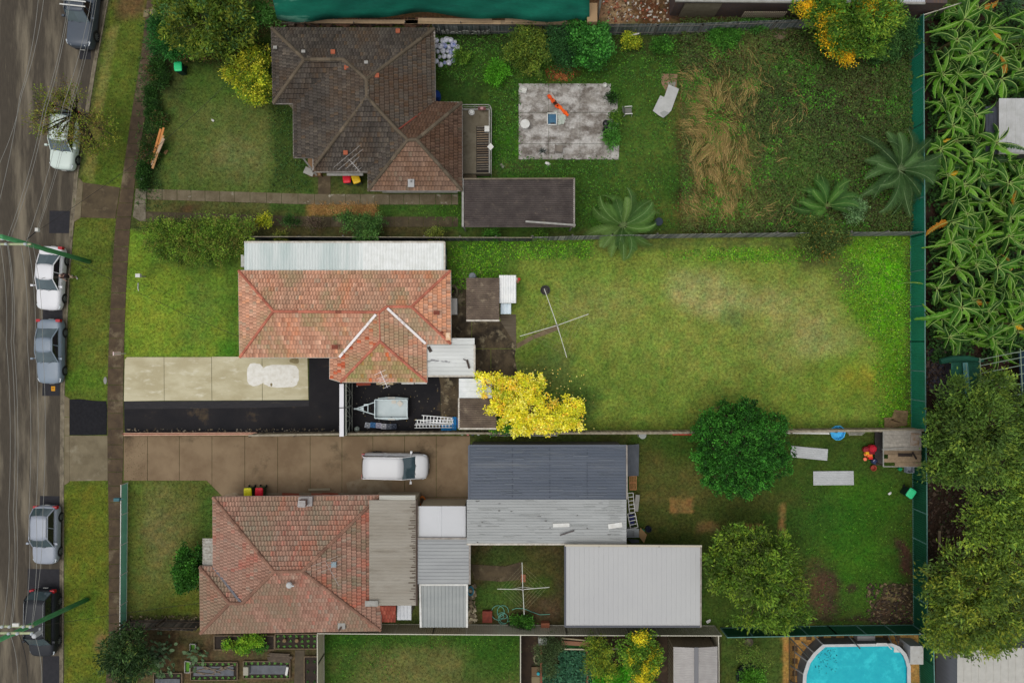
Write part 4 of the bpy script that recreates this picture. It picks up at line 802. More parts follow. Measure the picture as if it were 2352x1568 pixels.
# =================== FENCES ===================
def paling(name, label, pts, h, pal, m, rails_side=1, top=None, lean=0.0, gapy=.1, cap=None, every=2.4):
    P = [W(*p) for p in pts]; c = P[len(P)//2]; root = thing(name, (c.x, c.y, 0), label, 'fence')
    b = MB(); rb = MB()
    for i in range(len(P)-1):
        a, e_2 = P[i], P[i+1]; d = (e_2-a); L = d.length; d.normalize(); nn = Vector((-d.y, d.x, 0))*rails_side; n = int(L/gapy)
        for k in range(n):
            g = random.uniform(.65, 1.3); p = a+d*(k+.5)*L/n+nn*random.uniform(0, .012); hh = h*random.uniform(.96, 1.02); b.bar(p, p+Vector((0, 0, hh))+nn*lean*h+d*random.uniform(-.02, .02), gapy*.93, .018, up=nn, c=tuple(x*g for x in random.choice(pal)))
        for z in (h*.25, h*.82): o = nn*(.04+lean*z); rb.bar(a+o+Vector((0, 0, z)), e_2+o+Vector((0, 0, z)), .05, .08)
        if cap: rb.bar(a+nn*lean*h+Vector((0, 0, h+.02)), e_2+nn*lean*h+Vector((0, 0, h+.02)), cap, .03, 1)
        m_ = int(L/every)
        for k in range(m_+1): p = a+d*L*k/max(m_, 1)+nn*.1; pb = MB(); pb.bar(p, p+Vector((0, 0, h*.95)), .1, .1); pb.build('post', m, root)
    b.build('palings', mat('paling_wood', (1.7, 1.7, 1.7), attr=True, rough=.95, var=.25, vscale=10), root); rb.build('rail', [m, mat('cap_rail', S(150, 142, 124), S(120, 110, 92), scale=3)], root)
    return root
GW = mat('grey_wood', S(104, 102, 96), S(84, 82, 76), rough=.95, scale=4, var=.2); BW = mat('brown_wood', S(86, 74, 60), S(64, 54, 44), rough=.95, scale=4, var=.2)
GP = [S(76, 80, 78), S(92, 94, 90), S(64, 70, 68)]
paling('paling_fence', 'weathered grey paling fence along the top of the overgrown yards', [(1000,77),(1200,78),(1390,80),(1500,80),(1600,78),(1764,72),(1880,68),(2000,66)], 1.75, GP, GW, -1)
paling('paling_fence', 'dark grey paling fence between the dark tiled house and the orange roofed house', [(580,552),(700,552),(900,553),(1220,554)], 1.75, [S(52, 54, 52), S(66, 68, 66), S(44, 46, 44)], GW, 1, cap=.05)
paling('paling_fence', 'leaning grey paling fence along the top edge of the big mown lawn', [(1222,553),(1400,549),(1600,546),(1850,543),(2095,541)], 1.75, [S(92, 94, 90), S(76, 78, 76), S(112, 112, 106)], GW, 1)
paling('timber_fence', 'timber fence with pale capping along the bottom edge of the big mown lawn', [(1340,988),(1500,987.5),(1700,985.5),(1900,983),(2095,981)], 1.6, [S(112, 100, 80), S(92, 82, 66), S(130, 118, 96)], BW, -1, cap=.16)
paling('timber_fence', 'brown timber fence beside the trailer yard and the brown driveway', [(590,993),(790,990),(1050,988),(1340,988)], 1.6, [S(96, 86, 68), S(76, 68, 54), S(112, 100, 80)], BW, -1, cap=.14)
b = MB(); b.bar(W(284, 997, .5), W(590, 996, .5), .22, .06, 0); b.bar(W(284, 995.5, .3), W(590, 994.5, .3), .05, .5, 1)
for x in range(290, 590, 60): b.bar(W(x, 996, 0), W(x, 996, .5), .1, .1, 1)
tag(b.build('low_fence', [mat('pink_capping', S(186, 150, 126), S(168, 130, 108), scale=4), mat('red_fence_wood', S(110, 56, 40))]), 'low fence with pinkish capping along the front bitumen driveway', 'fence')
paling('paling_fence', 'dark timber paling fence below the lawn of the red tiled house', [(300,1424),(380,1422),(470,1424)], 1.5, [S(62, 56, 50), S(78, 70, 62), S(50, 46, 42)], BW, 1, lean=-.1, gapy=.16)
def steel_fence(name, label, pts, h, m, side=1, cap=None, pitch=.16, bay=2.4):
    P = [W(*p) for p in pts]; c = P[len(P)//2]; root = thing(name, (c.x, c.y, 0), label, 'fence')
    s = MB(); r = MB()
    for i in range(len(P)-1):
        a, b2 = P[i], P[i+1]; L = (b2-a).length; d = (b2-a).normalized(); k = max(1, round(L/bay))
        up = Vector((0, 0, h))
        corr('x', [a+Vector((0,0,.05)), b2+Vector((0,0,.05)), b2+up, a+up], None, mb=s, pitch=pitch, depth=.035, prof='trap')
        r.bar(a+up, b2+up, .06, .05); r.bar(a+Vector((0, 0, .06)), b2+Vector((0, 0, .06)), .05, .06)
        for j in range(k+1): p = a+d*L*j/k; r.bar(p, p+up+Vector((0, 0, .02)), .07, .07)
    s.build('sheet', m, root); r.build('frame', cap or m, root); return root
GSTEEL = mat('green_steel', S(30, 126, 98), S(26, 112, 86), rough=.55, scale=.6, spec=.4); GCAP = mat('green_cap', S(96, 136, 128), S(80, 120, 112)); DSTEEL = mat('dark_green_steel', S(24, 84, 58), S(18, 72, 50), rough=.6, scale=.6)
steel_fence('steel_fence', 'tall green ribbed steel fence along the far end of the big mown lawn', [(2088,60),(2089,300),(2091,545),(2091,784),(2093,983)], 1.8, GSTEEL, cap=GCAP)
steel_fence('steel_fence', 'dark green steel fence behind the south yard next to the green bin', [(2094,990),(2096,1100),(2097,1300),(2098,1434)], 1.75, DSTEEL, cap=GCAP)
steel_fence('steel_fence', 'dark green steel fence above the swimming pool yard', [(1655,1441),(1770,1439),(1900,1436),(2096,1434)], 1.65, DSTEEL, cap=GCAP)
steel_fence('steel_fence', 'short green steel fence beside the pool pump shed', [(2110,1440),(2111,1500),(2113,1568),(2114,1640)], 1.8, mat('mid_green_steel', S(28, 100, 70), S(24, 90, 62)), cap=GCAP)
CST = mat('cream_steel', S(182, 176, 156), S(170, 162, 142), rough=.6, scale=.6); CCAP = mat('cream_cap', S(186, 182, 166))
steel_fence('steel_fence', 'long cream ribbed steel fence below the red tiled house and its sheds', [(745,1431),(1000,1433),(1298,1435),(1640,1436)], 1.75, CST, cap=CCAP)
steel_fence('steel_fence', 'cream steel fence running down the west side of the bottom lawn', [(744,1434),(744.5,1500),(744.5,1640)], 1.75, mat('cream_steel_side', S(196, 188, 162), S(184, 176, 150)), cap=CCAP)
steel_fence('steel_fence', 'thin cream steel fence down the east side of the bottom lawn', [(1195,1436),(1195,1500),(1195,1640)], 1.75, CST, cap=CCAP)
steel_fence('steel_fence', 'thin cream steel fence beside the cream gabled garden shed', [(1634,1438),(1635,1500),(1635,1640)], 1.75, CST, cap=CCAP)
steel_fence('boundary_fence', 'grey capped fence running diagonally above the banana plants', [(2092,58),(2230,14),(2330,-25)], 1.6, mat('pale_fence', S(110, 106, 96)), cap=CCAP)
def front_fence():
    root = thing('mesh_fence', W(287, 1280), 'pale green panel fence with white rails along the footpath', 'fence')
    ys = [1108,1176,1244,1312,1380,1450]; x = lambda y: 294-(y-1108)*.008
    for i in range(5):
        b = MB(); a = W(x(ys[i]), ys[i]+1); c = W(x(ys[i+1]), ys[i+1]-1); b.bar(a+Vector((0, 0, .5)), c+Vector((0, 0, .5)), .012, .8); b.build('panel', mat('pale_green_panel', S(120, 186, 160), S(108, 172, 146), rough=.5, scale=2), root)
        b = MB(); b.bar(a+Vector((0, 0, .92)), c+Vector((0, 0, .92)), .045, .045); b.bar(a+Vector((0, 0, .09)), c+Vector((0, 0, .09)), .04, .04); b.build('rail', PWH, root)
    for y in ys: b = MB(); p = W(x(y), y); b.bar(p, p+Vector((0, 0, .97)), .05, .05); b.build('post', PWH, root)
front_fence()
b = MB(); p = W(290, 1139); b.bar(p, p+Vector((0, 0, 1.0)), .06, .06); b.box(p.x-.26, p.y-.11, .95, p.x+.14, p.y+.11, 1.2); b.bar(p+Vector((.12, 0, 1.1)), p+Vector((.42, .05, 1.1)), .04, .04)
tag(b.build('letterbox', mat('teal_paint', S(56, 96, 104), S(70, 110, 116))), 'teal letterbox on the pale green panel fence', 'letterbox')
def pool_fence():
    root = thing('pool_fence', W(1810, 1520), 'black tubular pool fence on the west side of the pool', 'fence')
    b = MB(); y0, y1 = 1462, 1600; n = 60
    for i in range(n): y = y0+(y1-y0)*i/n; p = W(1811, y); b.bar(p+Vector((0, 0, .1)), p+Vector((0, 0, 1.2)), .018, .018)
    b.build('balusters', mat('black_tube', S(40, 40, 38)), root)
    b = MB(); b.bar(W(1811, y0, 0)+Vector((0,0,.15)), W(1811, y1, 0)+Vector((0,0,.15)), .04, .04); b.bar(W(1811, y0)+Vector((0,0,1.15)), W(1811, y1)+Vector((0,0,1.15)), .04, .04); b.build('rail', mat('rail_brown', S(96, 84, 66)), root)
pool_fence()
def big_gate():
    root = thing('driveway_gate', W(805, 935), 'white topped double driveway gate with zigzag braced frame in front of the trailer', 'gate')
    GT = mat('galv_tube', S(170, 172, 160), S(150, 152, 142), metal=.2, rough=.5)
    xw = W(806, 0).x
    for (y0, y1) in ((877.5, 929), (931, 991)):
        a = W(0, y0).y; c = W(0, y1).y; leaf = MB(); h0, h1 = .15, 2.0; xo = xw+.12
        for z in (h0, h1): leaf.tube([(xo, a, z), (xo, c, z)], .028, 6)
        for y in (a, c): leaf.tube([(xo, y, h0), (xo, y, h1)], .028, 6)
        mid = (a+c)/2; leaf.tube([(xo, a-.05, h1), (xo, mid, h0)], .022, 6); leaf.tube([(xo, c+.05, h1), (xo, mid, h0)], .022, 6); leaf.tube([(xo, a+(c-a)*.25, h1), (xo, mid, h0)], .022, 6); leaf.tube([(xo, mid, h0), (xo, mid, h1)], .022, 6); leaf.tube([(xo, a, 1.0), (xo, c, 1.0)], .015, 6)
        leaf.build('gate_leaf', GT, root)
        s = MB(); s.box(xw, a, .1, xw+.03, c, 2.05); s.build('sheet', mat('gate_dark_green', S(38, 46, 42), S(30, 36, 36)), root)
    b = MB(); b.box(xw-.32, W(0, 877.5).y, 2.02, xw-.02, W(0, 993).y, 2.12); b.build('top_beam', mat('beam_white', S(214, 212, 214)), root)
    for y in (878, 992): b = MB(); p = W(806, y); b.bar(Vector((xw-.1, p.y, 0)), Vector((xw-.1, p.y, 2.02)), .1, .1); b.build('post', PWH, root)
    b = MB(); b.bar((xw-.35, W(0, 930).y, 2.14), (xw+.45, W(0, 930).y, 2.14), .05, .04); b.build('latch', mat('latch_dark', S(50, 50, 48)), root)
big_gate()
# =================== UTILITY POLES AND WIRES ===================
POLE = mat('green_treated_pole', S(80, 150, 96), S(64, 128, 78), rough=.85, scale=2, st=(1, 1, .2), c3=S(104, 158, 106), s3=2, var=.15, vscale=9)
def arm(root, x0, x1, y, h, wd=.13):
    a, c = W(x0, y, h), W(x1, y, h); b = MB(); b.bar(a, c, wd, .1); b.build('crossarm', mat('crossarm_timber', S(170, 176, 140), S(150, 156, 120), scale=3), root)
    return a, c
def pole(label, bx, by, tx, ty, th, arms, r0=.17):
    p = W(bx, by); q = W(tx, ty, th); root = thing('utility_pole', (p.x, p.y, 0), label, 'utility pole'); b = MB(); b.tube([p, p.lerp(q, .5), q], [r0, r0*.93, r0*.82], 14); b.build('pole', POLE, root, smooth=True)
    for (x0, x1, y, h, ins) in arms:
        arm(root, x0, x1, y, h)
        for ix_ in ins: i = MB(); c = W(ix_, y, h); i.lathe([(.04, .05), (.09, .08), (.05, .12), (.09, .15), (.05, .2), (.02, .22)], c.x, c.y, c.z, 10); i.build('insulator', mat('insulator_white', S(190, 196, 198), rough=.3), root)
    return root
r1 = pole('tall green utility pole leaning over the white sedan', 205, 601, 2, 543, 8.9, [(-70, 71, 561, 7.75, (-30, 16, 60)), (-60, 20, 549, 8.1, (-20, 8))])
r2 = pole('tall green utility pole with two crossarms over the black van', 200, 1376, -4, 1470, 8.9, [(1, 77, 1437.5, 7.9, (7, 24, 56, 72)), (1, 76, 1453, 8.3, (22, 42, 75))])
b = MB(); c = W(80, 1459, 8.3); b.lathe([(.13, -.5), (.15, -.45), (.15, .1), (.1, .15)], c.x, c.y, c.z, 12); b.box(c.x-.05, c.y, c.z-.5, c.x+.05, c.y+.3, c.z-.4); o = b.build('transformer_can', mat('can_white', S(176, 178, 180)), r2)
b = MB(); c = W(37, 1434, 8.0); b.bar(W(29, 1434, 8.05), W(44, 1434, 8.05), .2, .12); b.build('switch_box', PWH, r2)
b = MB(); c = W(19, 550, 7.9); b.lathe([(.1, -.1), (.12, 0), (.1, .12)], c.x, c.y, c.z, 10); c = W(86, 528, 7.0); b.build('insulator', mat('insulator_white', S(200, 200, 200)), r1)
b = MB(); c = W(86, 528.5, 7); b.bar(c, W(60, 551, 7.4), .04, .04, 0); b.box(c.x-.1, c.y-.1, c.z-.08, c.x+.1, c.y+.12, c.z+.12, 1); b.build('spreader', [mat('dark_metal', S(40, 40, 40)), PWH], r1)
WIRE_L = mat('pale_wire', S(142, 142, 136), rough=.6); WIRE_D = mat('dark_wire', S(36, 34, 32), rough=.6)
def wire(pts, m, r=.016, label='', sag=.25):
    P = [W(*p) for p in pts]; Q = []
    for i in range(len(P)-1):
        for k in range(12):
            t = k/12; q = P[i].lerp(P[i+1], t); q.z -= sag*4*t*(1-t); Q.append(q)
    Q.append(P[-1]); b = MB(); b.tube(Q, r, 5, cap=False); return tag(b.build('power_line', m), label, 'cable')
U = [([(89,-20,8.0),(45,222,7.8),(-30,560,8.0)], 'overhead line crossing the left edge highest up'), ([(102,-20,8.0),(50,215,7.8),(-14,400,8.0)], 'overhead line crossing the left edge second from the top'),
     ([(160,-20,8),(100,248,7.6),(16,548,7.95)], 'overhead line from the top edge to the leftmost insulator of the northern pole'), ([(163,-20,8),(106,250,7.6),(24,545,8.2)], 'overhead line running just right of the one to the leftmost insulator of the northern pole'),
     ([(212,-20,7.5),(145,240,7.2),(60,556,7.8)], 'overhead line from the top edge to the outer end of the northern crossarm'), ([(219,-20,7),(160,240,6.7),(84,528,7.0)], 'overhead line to the left side of the white insulator of the northern pole'), ([(224,-20,7),(166,240,6.7),(87,528,7.0)], 'overhead line to the right side of the white insulator of the northern pole')]
Dn = [([(-2,549,8.1),(14,784,7.7),(19,1176,7.7),(7,1437,8.0)], 'leftmost overhead line between the two poles'), ([(16,560,7.9),(25,784,7.6),(30,1176,7.6),(24,1437,8.0)], 'second overhead line from the left between the two poles'), ([(18,560,7.9),(31,784,7.6),(37,1176,7.6),(27,1437,8.1)], 'third overhead line from the left between the two poles'),
      ([(47,560,7.8),(62,784,7.5),(66,1176,7.5),(56,1437,8.0)], 'overhead line in the middle between the two poles'), ([(64,560,7.8),(80,784,7.5),(82,1176,7.5),(72,1437,8.0)], 'second overhead line from the right between the two poles'), ([(75,561,7.4),(97,784,7.0),(98,1176,7.0),(74,1437,7.9)], 'rightmost overhead line between the two poles'),
      ([(22,1453,8.4),(40,1590,8)], 'pale overhead line leaving the southern pole leftmost towards the bottom edge'), ([(80,1462,8.2),(95,1590,7.8)], 'pale overhead line leaving the white can of the southern pole towards the bottom edge')]
for pts, lb in U+Dn: wire(pts, WIRE_L, .009 if 'white insulator' in lb else .012, lb)
wire([(42,1453,8.3),(64,1590,8)], WIRE_D, .02, 'dark overhead line between the two pale ones at the bottom edge')
wire([(86,530,7.0),(300,383,5.0),(400,303,4.2),(512,200,3.6),(624,100,3.0)], WIRE_D, .012, 'thin black service cable to the dark tiled house', .1)
wire([(60,562,7.4),(190,610,6.4),(330,678,5.0),(430,725,4.0),(547,772,3.0)], WIRE_D, .012, 'thin black service cable to the corner of the orange roofed house', .08)
wire([(75,560,7.5),(230,617,6.2),(400,680,4.8),(547,735,3.0)], WIRE_D, .006, 'very thin second service cable above the front lawn of the orange roofed house', .08)
wire([(75,1440,7.9),(200,1421,6),(330,1402,4.4),(459,1385,2.9)], WIRE_D, .011, 'thin black service cable to the red tiled house', .1)
# =================== VEHICLES ===================
TYRE = mat('tyre', S(30, 30, 31), rough=.9); RIM = mat('alloy', S(120, 122, 124), rough=.35, metal=.6); CARGL = mat('car_glass', S(52, 68, 74), S(62, 80, 84), scale=1.5, rough=.06, spec=.6, coat=.6)
SIDEGL = mat('side_glass', S(24, 26, 36), rough=.05, spec=.6, coat=.5); BLK = mat('black_trim', S(30, 31, 34), rough=.5); RED = mat('red_lamp', S(160, 20, 34), rough=.2); LAMP = mat('head_lamp', S(190, 196, 200), rough=.15, spec=.7)
def paint(n, c, k=1.12): return mat(n, c, tuple(x*k for x in c), rough=.45, scale=.7, coat=0 if c[0] < .03 else .2, spec=.2 if c[0] < .03 else .35)
def car(label, cat, name, px, py, rz, L, Wd, Ht, belt, hood, pm, xs_, roofx, wheelx=(.30, -.29), rack=None, boxy=0, trunk=None, wr=.33, roofm=None, z=-.12, hoodtaper=.80, group='cars parked along the kerb'):
    """xs_ = (rear glass base, windscreen base) and roofx = (roof rear, roof front) as fractions of the length; the car points along +x"""
    p = W(px, py, z+.7); root = thing(name, (p.x, p.y, z), label, cat, group, 0)
    w = Wd/2; b = MB(); N = 17; K = 13; tz = trunk if trunk is not None else belt
    rx, fx = xs_[0]*L, xs_[1]*L
    for i in range(N):
        t = -1 + 2*i/(N-1); t = math.sin(t*math.pi/2)*.35+t*.65; x = t*L/2; a = abs(t)
        if t > 0: ww = w*(1-(1-hoodtaper)*max(0, (a-.62)/.38)**2.2); 
        else: ww = w*(1-(.12-boxy*.05)*max(0, (a-.75)/.25)**2)
        if x > fx: f = (x-fx)/(L/2-fx); top = belt + (hood-belt)*f**1.3 - .10*max(0, f-.75)*4*.6
        elif x < rx: f = (rx-x)/max(L/2+rx, .01); top = belt + (tz-belt)*min(1, f*1.5)
        else: top = belt
        bot = .22 + .10*max(0, a-.8)*5*.4; e1 = .93 if a < .97 else .85
        cs = [(0, top+.03), (.45*ww, top+.022), (.75*ww, top-.005), (.88*ww, top-.045), (.955*ww, top-.13), (ww, top*.72), (ww*.995, top*.5), (ww*.97, .34), (ww*.93, bot), (0, bot)]
        ring = [(x, -yy, zz) for yy, zz in cs] + [(x, yy, zz) for yy, zz in cs[-2:0:-1]]
        if i in (0, N-1): ring = [(x-math.copysign(.04, x)*0, yy*.93, .5*(top+bot)+(zz-.5*(top+bot))*.82) for _, yy, zz in ring]
        k = len(ring); b.V += ring
    for i in range(N-1):
        for j in range(k): b.F.append([i*k+j, i*k+(j+1) % k, (i+1)*k+(j+1) % k, (i+1)*k+j]); b.M.append(0); b.C.append((1, 1, 1))
    b.F.append(list(range(k))[::-1]); b.F.append([(N-1)*k+j for j in range(k)]); b.M += [0, 0]; b.C += [(1, 1, 1)]*2
    def put(mb, nm, mt, par=None, sm=False):
        o = mb.build(nm, mt, None, sm, origin=(0, 0, 0)); o.parent = par or root; return o
    bd = put(b, 'body', pm, None, True); s = bd.modifiers.new('s', 'SUBSURF'); s.levels = s.render_levels = 1
    # greenhouse
    r0, r1_ = roofx[0]*L, roofx[1]*L; wb_ = w*.89; wt_ = w*(.70+boxy*.145); zb = belt-.03; zt = Ht-.05
    base = [(rx, -wb_*.94, min(tz, belt)-.02), (fx, -wb_*.96, zb), (fx+.10, 0, zb), (fx, wb_*.96, zb), (rx, wb_*.94, min(tz, belt)-.02), (rx-.06, 0, min(tz, belt)-.02)]
    top = [(r0, -wt_*.93, zt-.02), (r1_, -wt_*.97, zt-.01), (r1_+.07, 0, zt), (r1_, wt_*.97, zt-.01), (r0, wt_*.93, zt-.02), (r0-.05, 0, zt)]
    def fr(nm, fs, mt): g = MB(); us = sorted({i for f in fs for i in f}); BT = base+top; g.add([BT[i] for i in us], [[us.index(i) for i in f] for f in fs]); return put(g, nm, mt)
    fr('windscreen', [(1, 2, 8, 7), (2, 3, 9, 8)], CARGL); fr('rear_window', [(4, 5, 11, 10), (5, 0, 6, 11)], CARGL if boxy < .9 else SIDEGL)
    fr('side_window', [(0, 1, 7, 6)], SIDEGL); fr('side_window', [(3, 4, 10, 9)], SIDEGL)
    g = MB(); M_ = 7; 
    for i in range(M_):
        t = i/(M_-1); x = r0-.05+(r1_-r0+.13)*t; cw = wt_*(1-.05*abs(2*t-1)**3); zz = zt+.055*(1-(2*t-1)**2*.5)
        for u in np.linspace(-1, 1, 9): g.V.append((x-(abs(u)**2)*.05*(1 if t > .5 else -1 if t < .3 else 0), u*(cw+.012), zz+.0-.06*abs(u)**3-(.03 if i in (0, M_-1) else 0)))
    for i in range(M_-1):
        for j in range(8): g.F.append([i*9+j, (i+1)*9+j, (i+1)*9+j+1, i*9+j+1]); g.M.append(0); g.C.append((1, 1, 1))
    rf = put(g, 'roof', roofm or pm, None, True); sd = rf.modifiers.new('s', 'SOLIDIFY'); sd.thickness = .04
    g = MB()
    for sgn in (-1, 1):
        A = Vector((fx, sgn*wb_*.97, zb)); B_ = Vector((r1_, sgn*wt_*.99, zt)); Cc = Vector((rx, sgn*wb_*.95, min(tz, belt)-.02)); Dd = Vector((r0, sgn*wt_*.96, zt-.01))
        g.bar(A, B_, .05, .05); g.bar(Cc, Dd, .07, .05); mb_, mt_ = A.lerp(Cc, .48), B_.lerp(Dd, .52); g.bar(mb_+Vector((0, sgn*.008, 0)), mt_+Vector((0, sgn*.008, 0)), .05, .04)
        g.bar(A, Cc, .03, .04); g.bar(B_, Dd, .05, .05)
    put(g, 'pillars', pm)
    for sx in wheelx:
        for sgn in (-1, 1):
            xx = sx*L; g = MB(); yy = sgn*(w-.085); n = 20; vs = []
            for (rr_, dy) in ((wr*.6, -.1), (wr*.93, -.1), (wr, -.07), (wr, .07), (wr*.93, .1), (wr*.66, .1)):
                for q in range(n): an = 2*math.pi*q/n; vs.append((xx+rr_*math.cos(an), yy+dy*sgn, wr+rr_*math.sin(an)))
            g.add(vs, [(i*n+q, i*n+(q+1) % n, (i+1)*n+(q+1) % n, (i+1)*n+q) for i in range(5) for q in range(n)]); wh = put(g, 'wheel', TYRE)
            g = MB(); yo = yy+sgn*.075
            for q in range(7): an = 2*math.pi*q/7; g.bar((xx, yo, wr), (xx+wr*.64*math.cos(an), yo+sgn*.01, wr+wr*.64*math.sin(an)), .06, .03, up=(0, 1, 0))
            vs = [];  
            for rr_ in (wr*.6, wr*.69):
                for q in range(n): an = 2*math.pi*q/n; vs.append((xx+rr_*math.cos(an), yo+sgn*.022, wr+rr_*math.sin(an)))
            g.add(vs, [(q, (q+1) % n, n+(q+1) % n, n+q) for q in range(n)]); put(g, 'rim', RIM, wh)
            g = MB(); vs = []
            for rr_, dy in ((wr*1.02, -.0), (wr*1.16, 0), ):
                for q in range(13): an = math.pi*q/12; vs.append((xx+rr_*math.cos(an), sgn*(w+.006), wr*1.0+rr_*math.sin(an)))
            g.add(vs, [(q, q+1, 13+q+1, 13+q) for q in range(12)]); put(g, 'wheel_arch', BLK)
    for sgn in (-1, 1):
        g = MB(); hx = L/2; v = [(hx-.42, sgn*w*.90, hood-.07), (hx-.10, sgn*w*.52, hood-.12), (hx-.045, sgn*w*.52, hood-.22), (hx-.16, sgn*w*.86, hood-.20), (hx-.40, sgn*w*.965, hood-.14)]
        g.add([(a_, b_-sgn*.0, c_+.035) for a_, b_, c_ in v]+[(a_-.05, b_-sgn*.05, c_-.02) for a_, b_, c_ in v], [(0, 1, 2, 3, 4), (0, 1, 6, 5), (1, 2, 7, 6), (2, 3, 8, 7), (3, 4, 9, 8), (4, 0, 5, 9)]); put(g, 'headlight', LAMP)
        g = MB(); tt = max(tz, belt)-.12 if boxy else tz-.04; g.box(-hx+.02, sgn*w*.62, tt-.26, -hx+.22, sgn*w*.955, tt+.02); put(g, 'tail_light', RED)
        g = MB(); g.tube([(fx-.32, sgn*w*.9, belt+.05), (fx-.30, sgn*(w+.12), belt+.09)], .03, 6); g.box(fx-.36, sgn*(w+.06), belt+.0, fx-.22, sgn*(w+.24), belt+.16); put(g, 'mirror', pm)
        g = MB()
        for q in (.06, -.16): g.bar((q*L, sgn*(w+.012), belt-.14), (q*L+.16, sgn*(w+.012), belt-.14), .02, .03)
        put(g, 'door_handle', pm if boxy else RIM)
    g = MB(); g.bar((L/2-.035, -w*.55, .42), (L/2-.035, w*.55, .42), .06, .16); put(g, 'grille', BLK)
    g = MB(); g.bar((L/2+.0, -.18, .38), (L/2+.0, .18, .38), .02, .11); g.bar((-L/2-.01, -.18, .55), (-L/2-.01, .18, .55), .02, .11); put(g, 'number_plate', PWH)
    g = MB(); g.bar((fx+.05, -w*.6, belt+.01), (fx-.12, w*.0, belt+.08), .02, .02); g.bar((fx+.08, w*.05, belt+.02), (fx-.12, w*.55, belt+.08), .02, .02); put(g, 'wiper', BLK)
    if rack == 'rails':
        for sgn in (-1, 1): g = MB(); g.tube([(r0+.1, sgn*wt_*.9, zt+.02), (r0+.2, sgn*wt_*.9, zt+.09), (r1_-.3, sgn*wt_*.9, zt+.09), (r1_-.15, sgn*wt_*.9, zt+.01)], .022, 6); put(g, 'roof_rail', RIM)
    if rack == 'bars':
        for sgn in (-1, 1): g = MB(); g.tube([(-L*.42, sgn*wt_*.95, zt+.1), (r1_-.05, sgn*wt_*.95, zt+.1)], .03, 6); put(g, 'roof_rail', RIM)
        for xx in (r1_-.25, r0+.2, -L*.3): g = MB(); g.bar((xx, -w*.98, zt+.16), (xx, w*.98, zt+.16), .08, .05); put(g, 'roof_bar', PWH)
    if rack == 'black': g = MB(); g.bar((r1_+.02, -wt_*.2, zt+.05), (r1_-.1, wt_*.2, zt+.04), .02, .02); put(g, 'aerial', BLK)
    root.rotation_euler = (0, 0, rz); return root
D90 = -math.pi/2
car('dark ute with silver roof bars parked at the top of the road', 'ute', 'parked_ute', 192, 28, R(-96), 5.3, 1.88, 1.85, 1.12, 1.10, paint('dark_slate_paint', S(62, 70, 80)), (-.10, .17), (-.08, .07), rack='bars', boxy=.3, wr=.38, roofm=paint('dark_slate_paint', S(62, 70, 80)), hoodtaper=.9)
car('white small hatchback parked under the thin street tree', 'car', 'parked_car', 149, 322, R(-97), 4.35, 1.82, 1.58, .98, .90, paint('white_pearl_paint', S(188, 200, 192), 1.05), (-.48, .20), (-.36, .04), rack='rails', boxy=.4)
car('clean white sedan parked beside the walking person', 'car', 'parked_car', 115.5, 639, R(-93.5), 4.7, 1.84, 1.45, .94, .84, paint('white_paint_car', S(206, 206, 208), 1.03), (-.37, .19), (-.20, .02), trunk=.98, rack='black')
car('blue grey sedan parked in front of the yellow road marker', 'car', 'parked_car', 114, 807, R(-90.5), 4.75, 1.82, 1.45, .94, .84, paint('blue_grey_paint', S(110, 122, 134)), (-.36, .17), (-.21, 0.0), trunk=.98)
car('silver hatchback with red tail lamps parked south of the pale crossover', 'car', 'parked_car', 104.5, 1228, R(-91), 4.3, 1.80, 1.55, .96, .88, paint('silver_paint', S(138, 144, 154)), (-.46, .19), (-.36, .03), rack='rails', boxy=.35)
car('black people mover van parked under the southern utility pole', 'van', 'parked_van', 100, 1429, R(-91), 4.95, 1.90, 1.78, 1.08, .92, paint('black_van_paint', S(36, 38, 42), 1.2), (-.47, .30), (-.40, .15), rack='rails', boxy=.8, wr=.34)
car('white van parked on the brown concrete driveway', 'van', 'parked_van', 908, 1070, R(-1), 4.85, 1.9, 1.75, 1.08, .94, paint('van_white_paint', S(190, 190, 190), 1.03), (-.485, .31), (-.44, .14), boxy=.95, z=.03, wr=.33, group='cars on driveways')
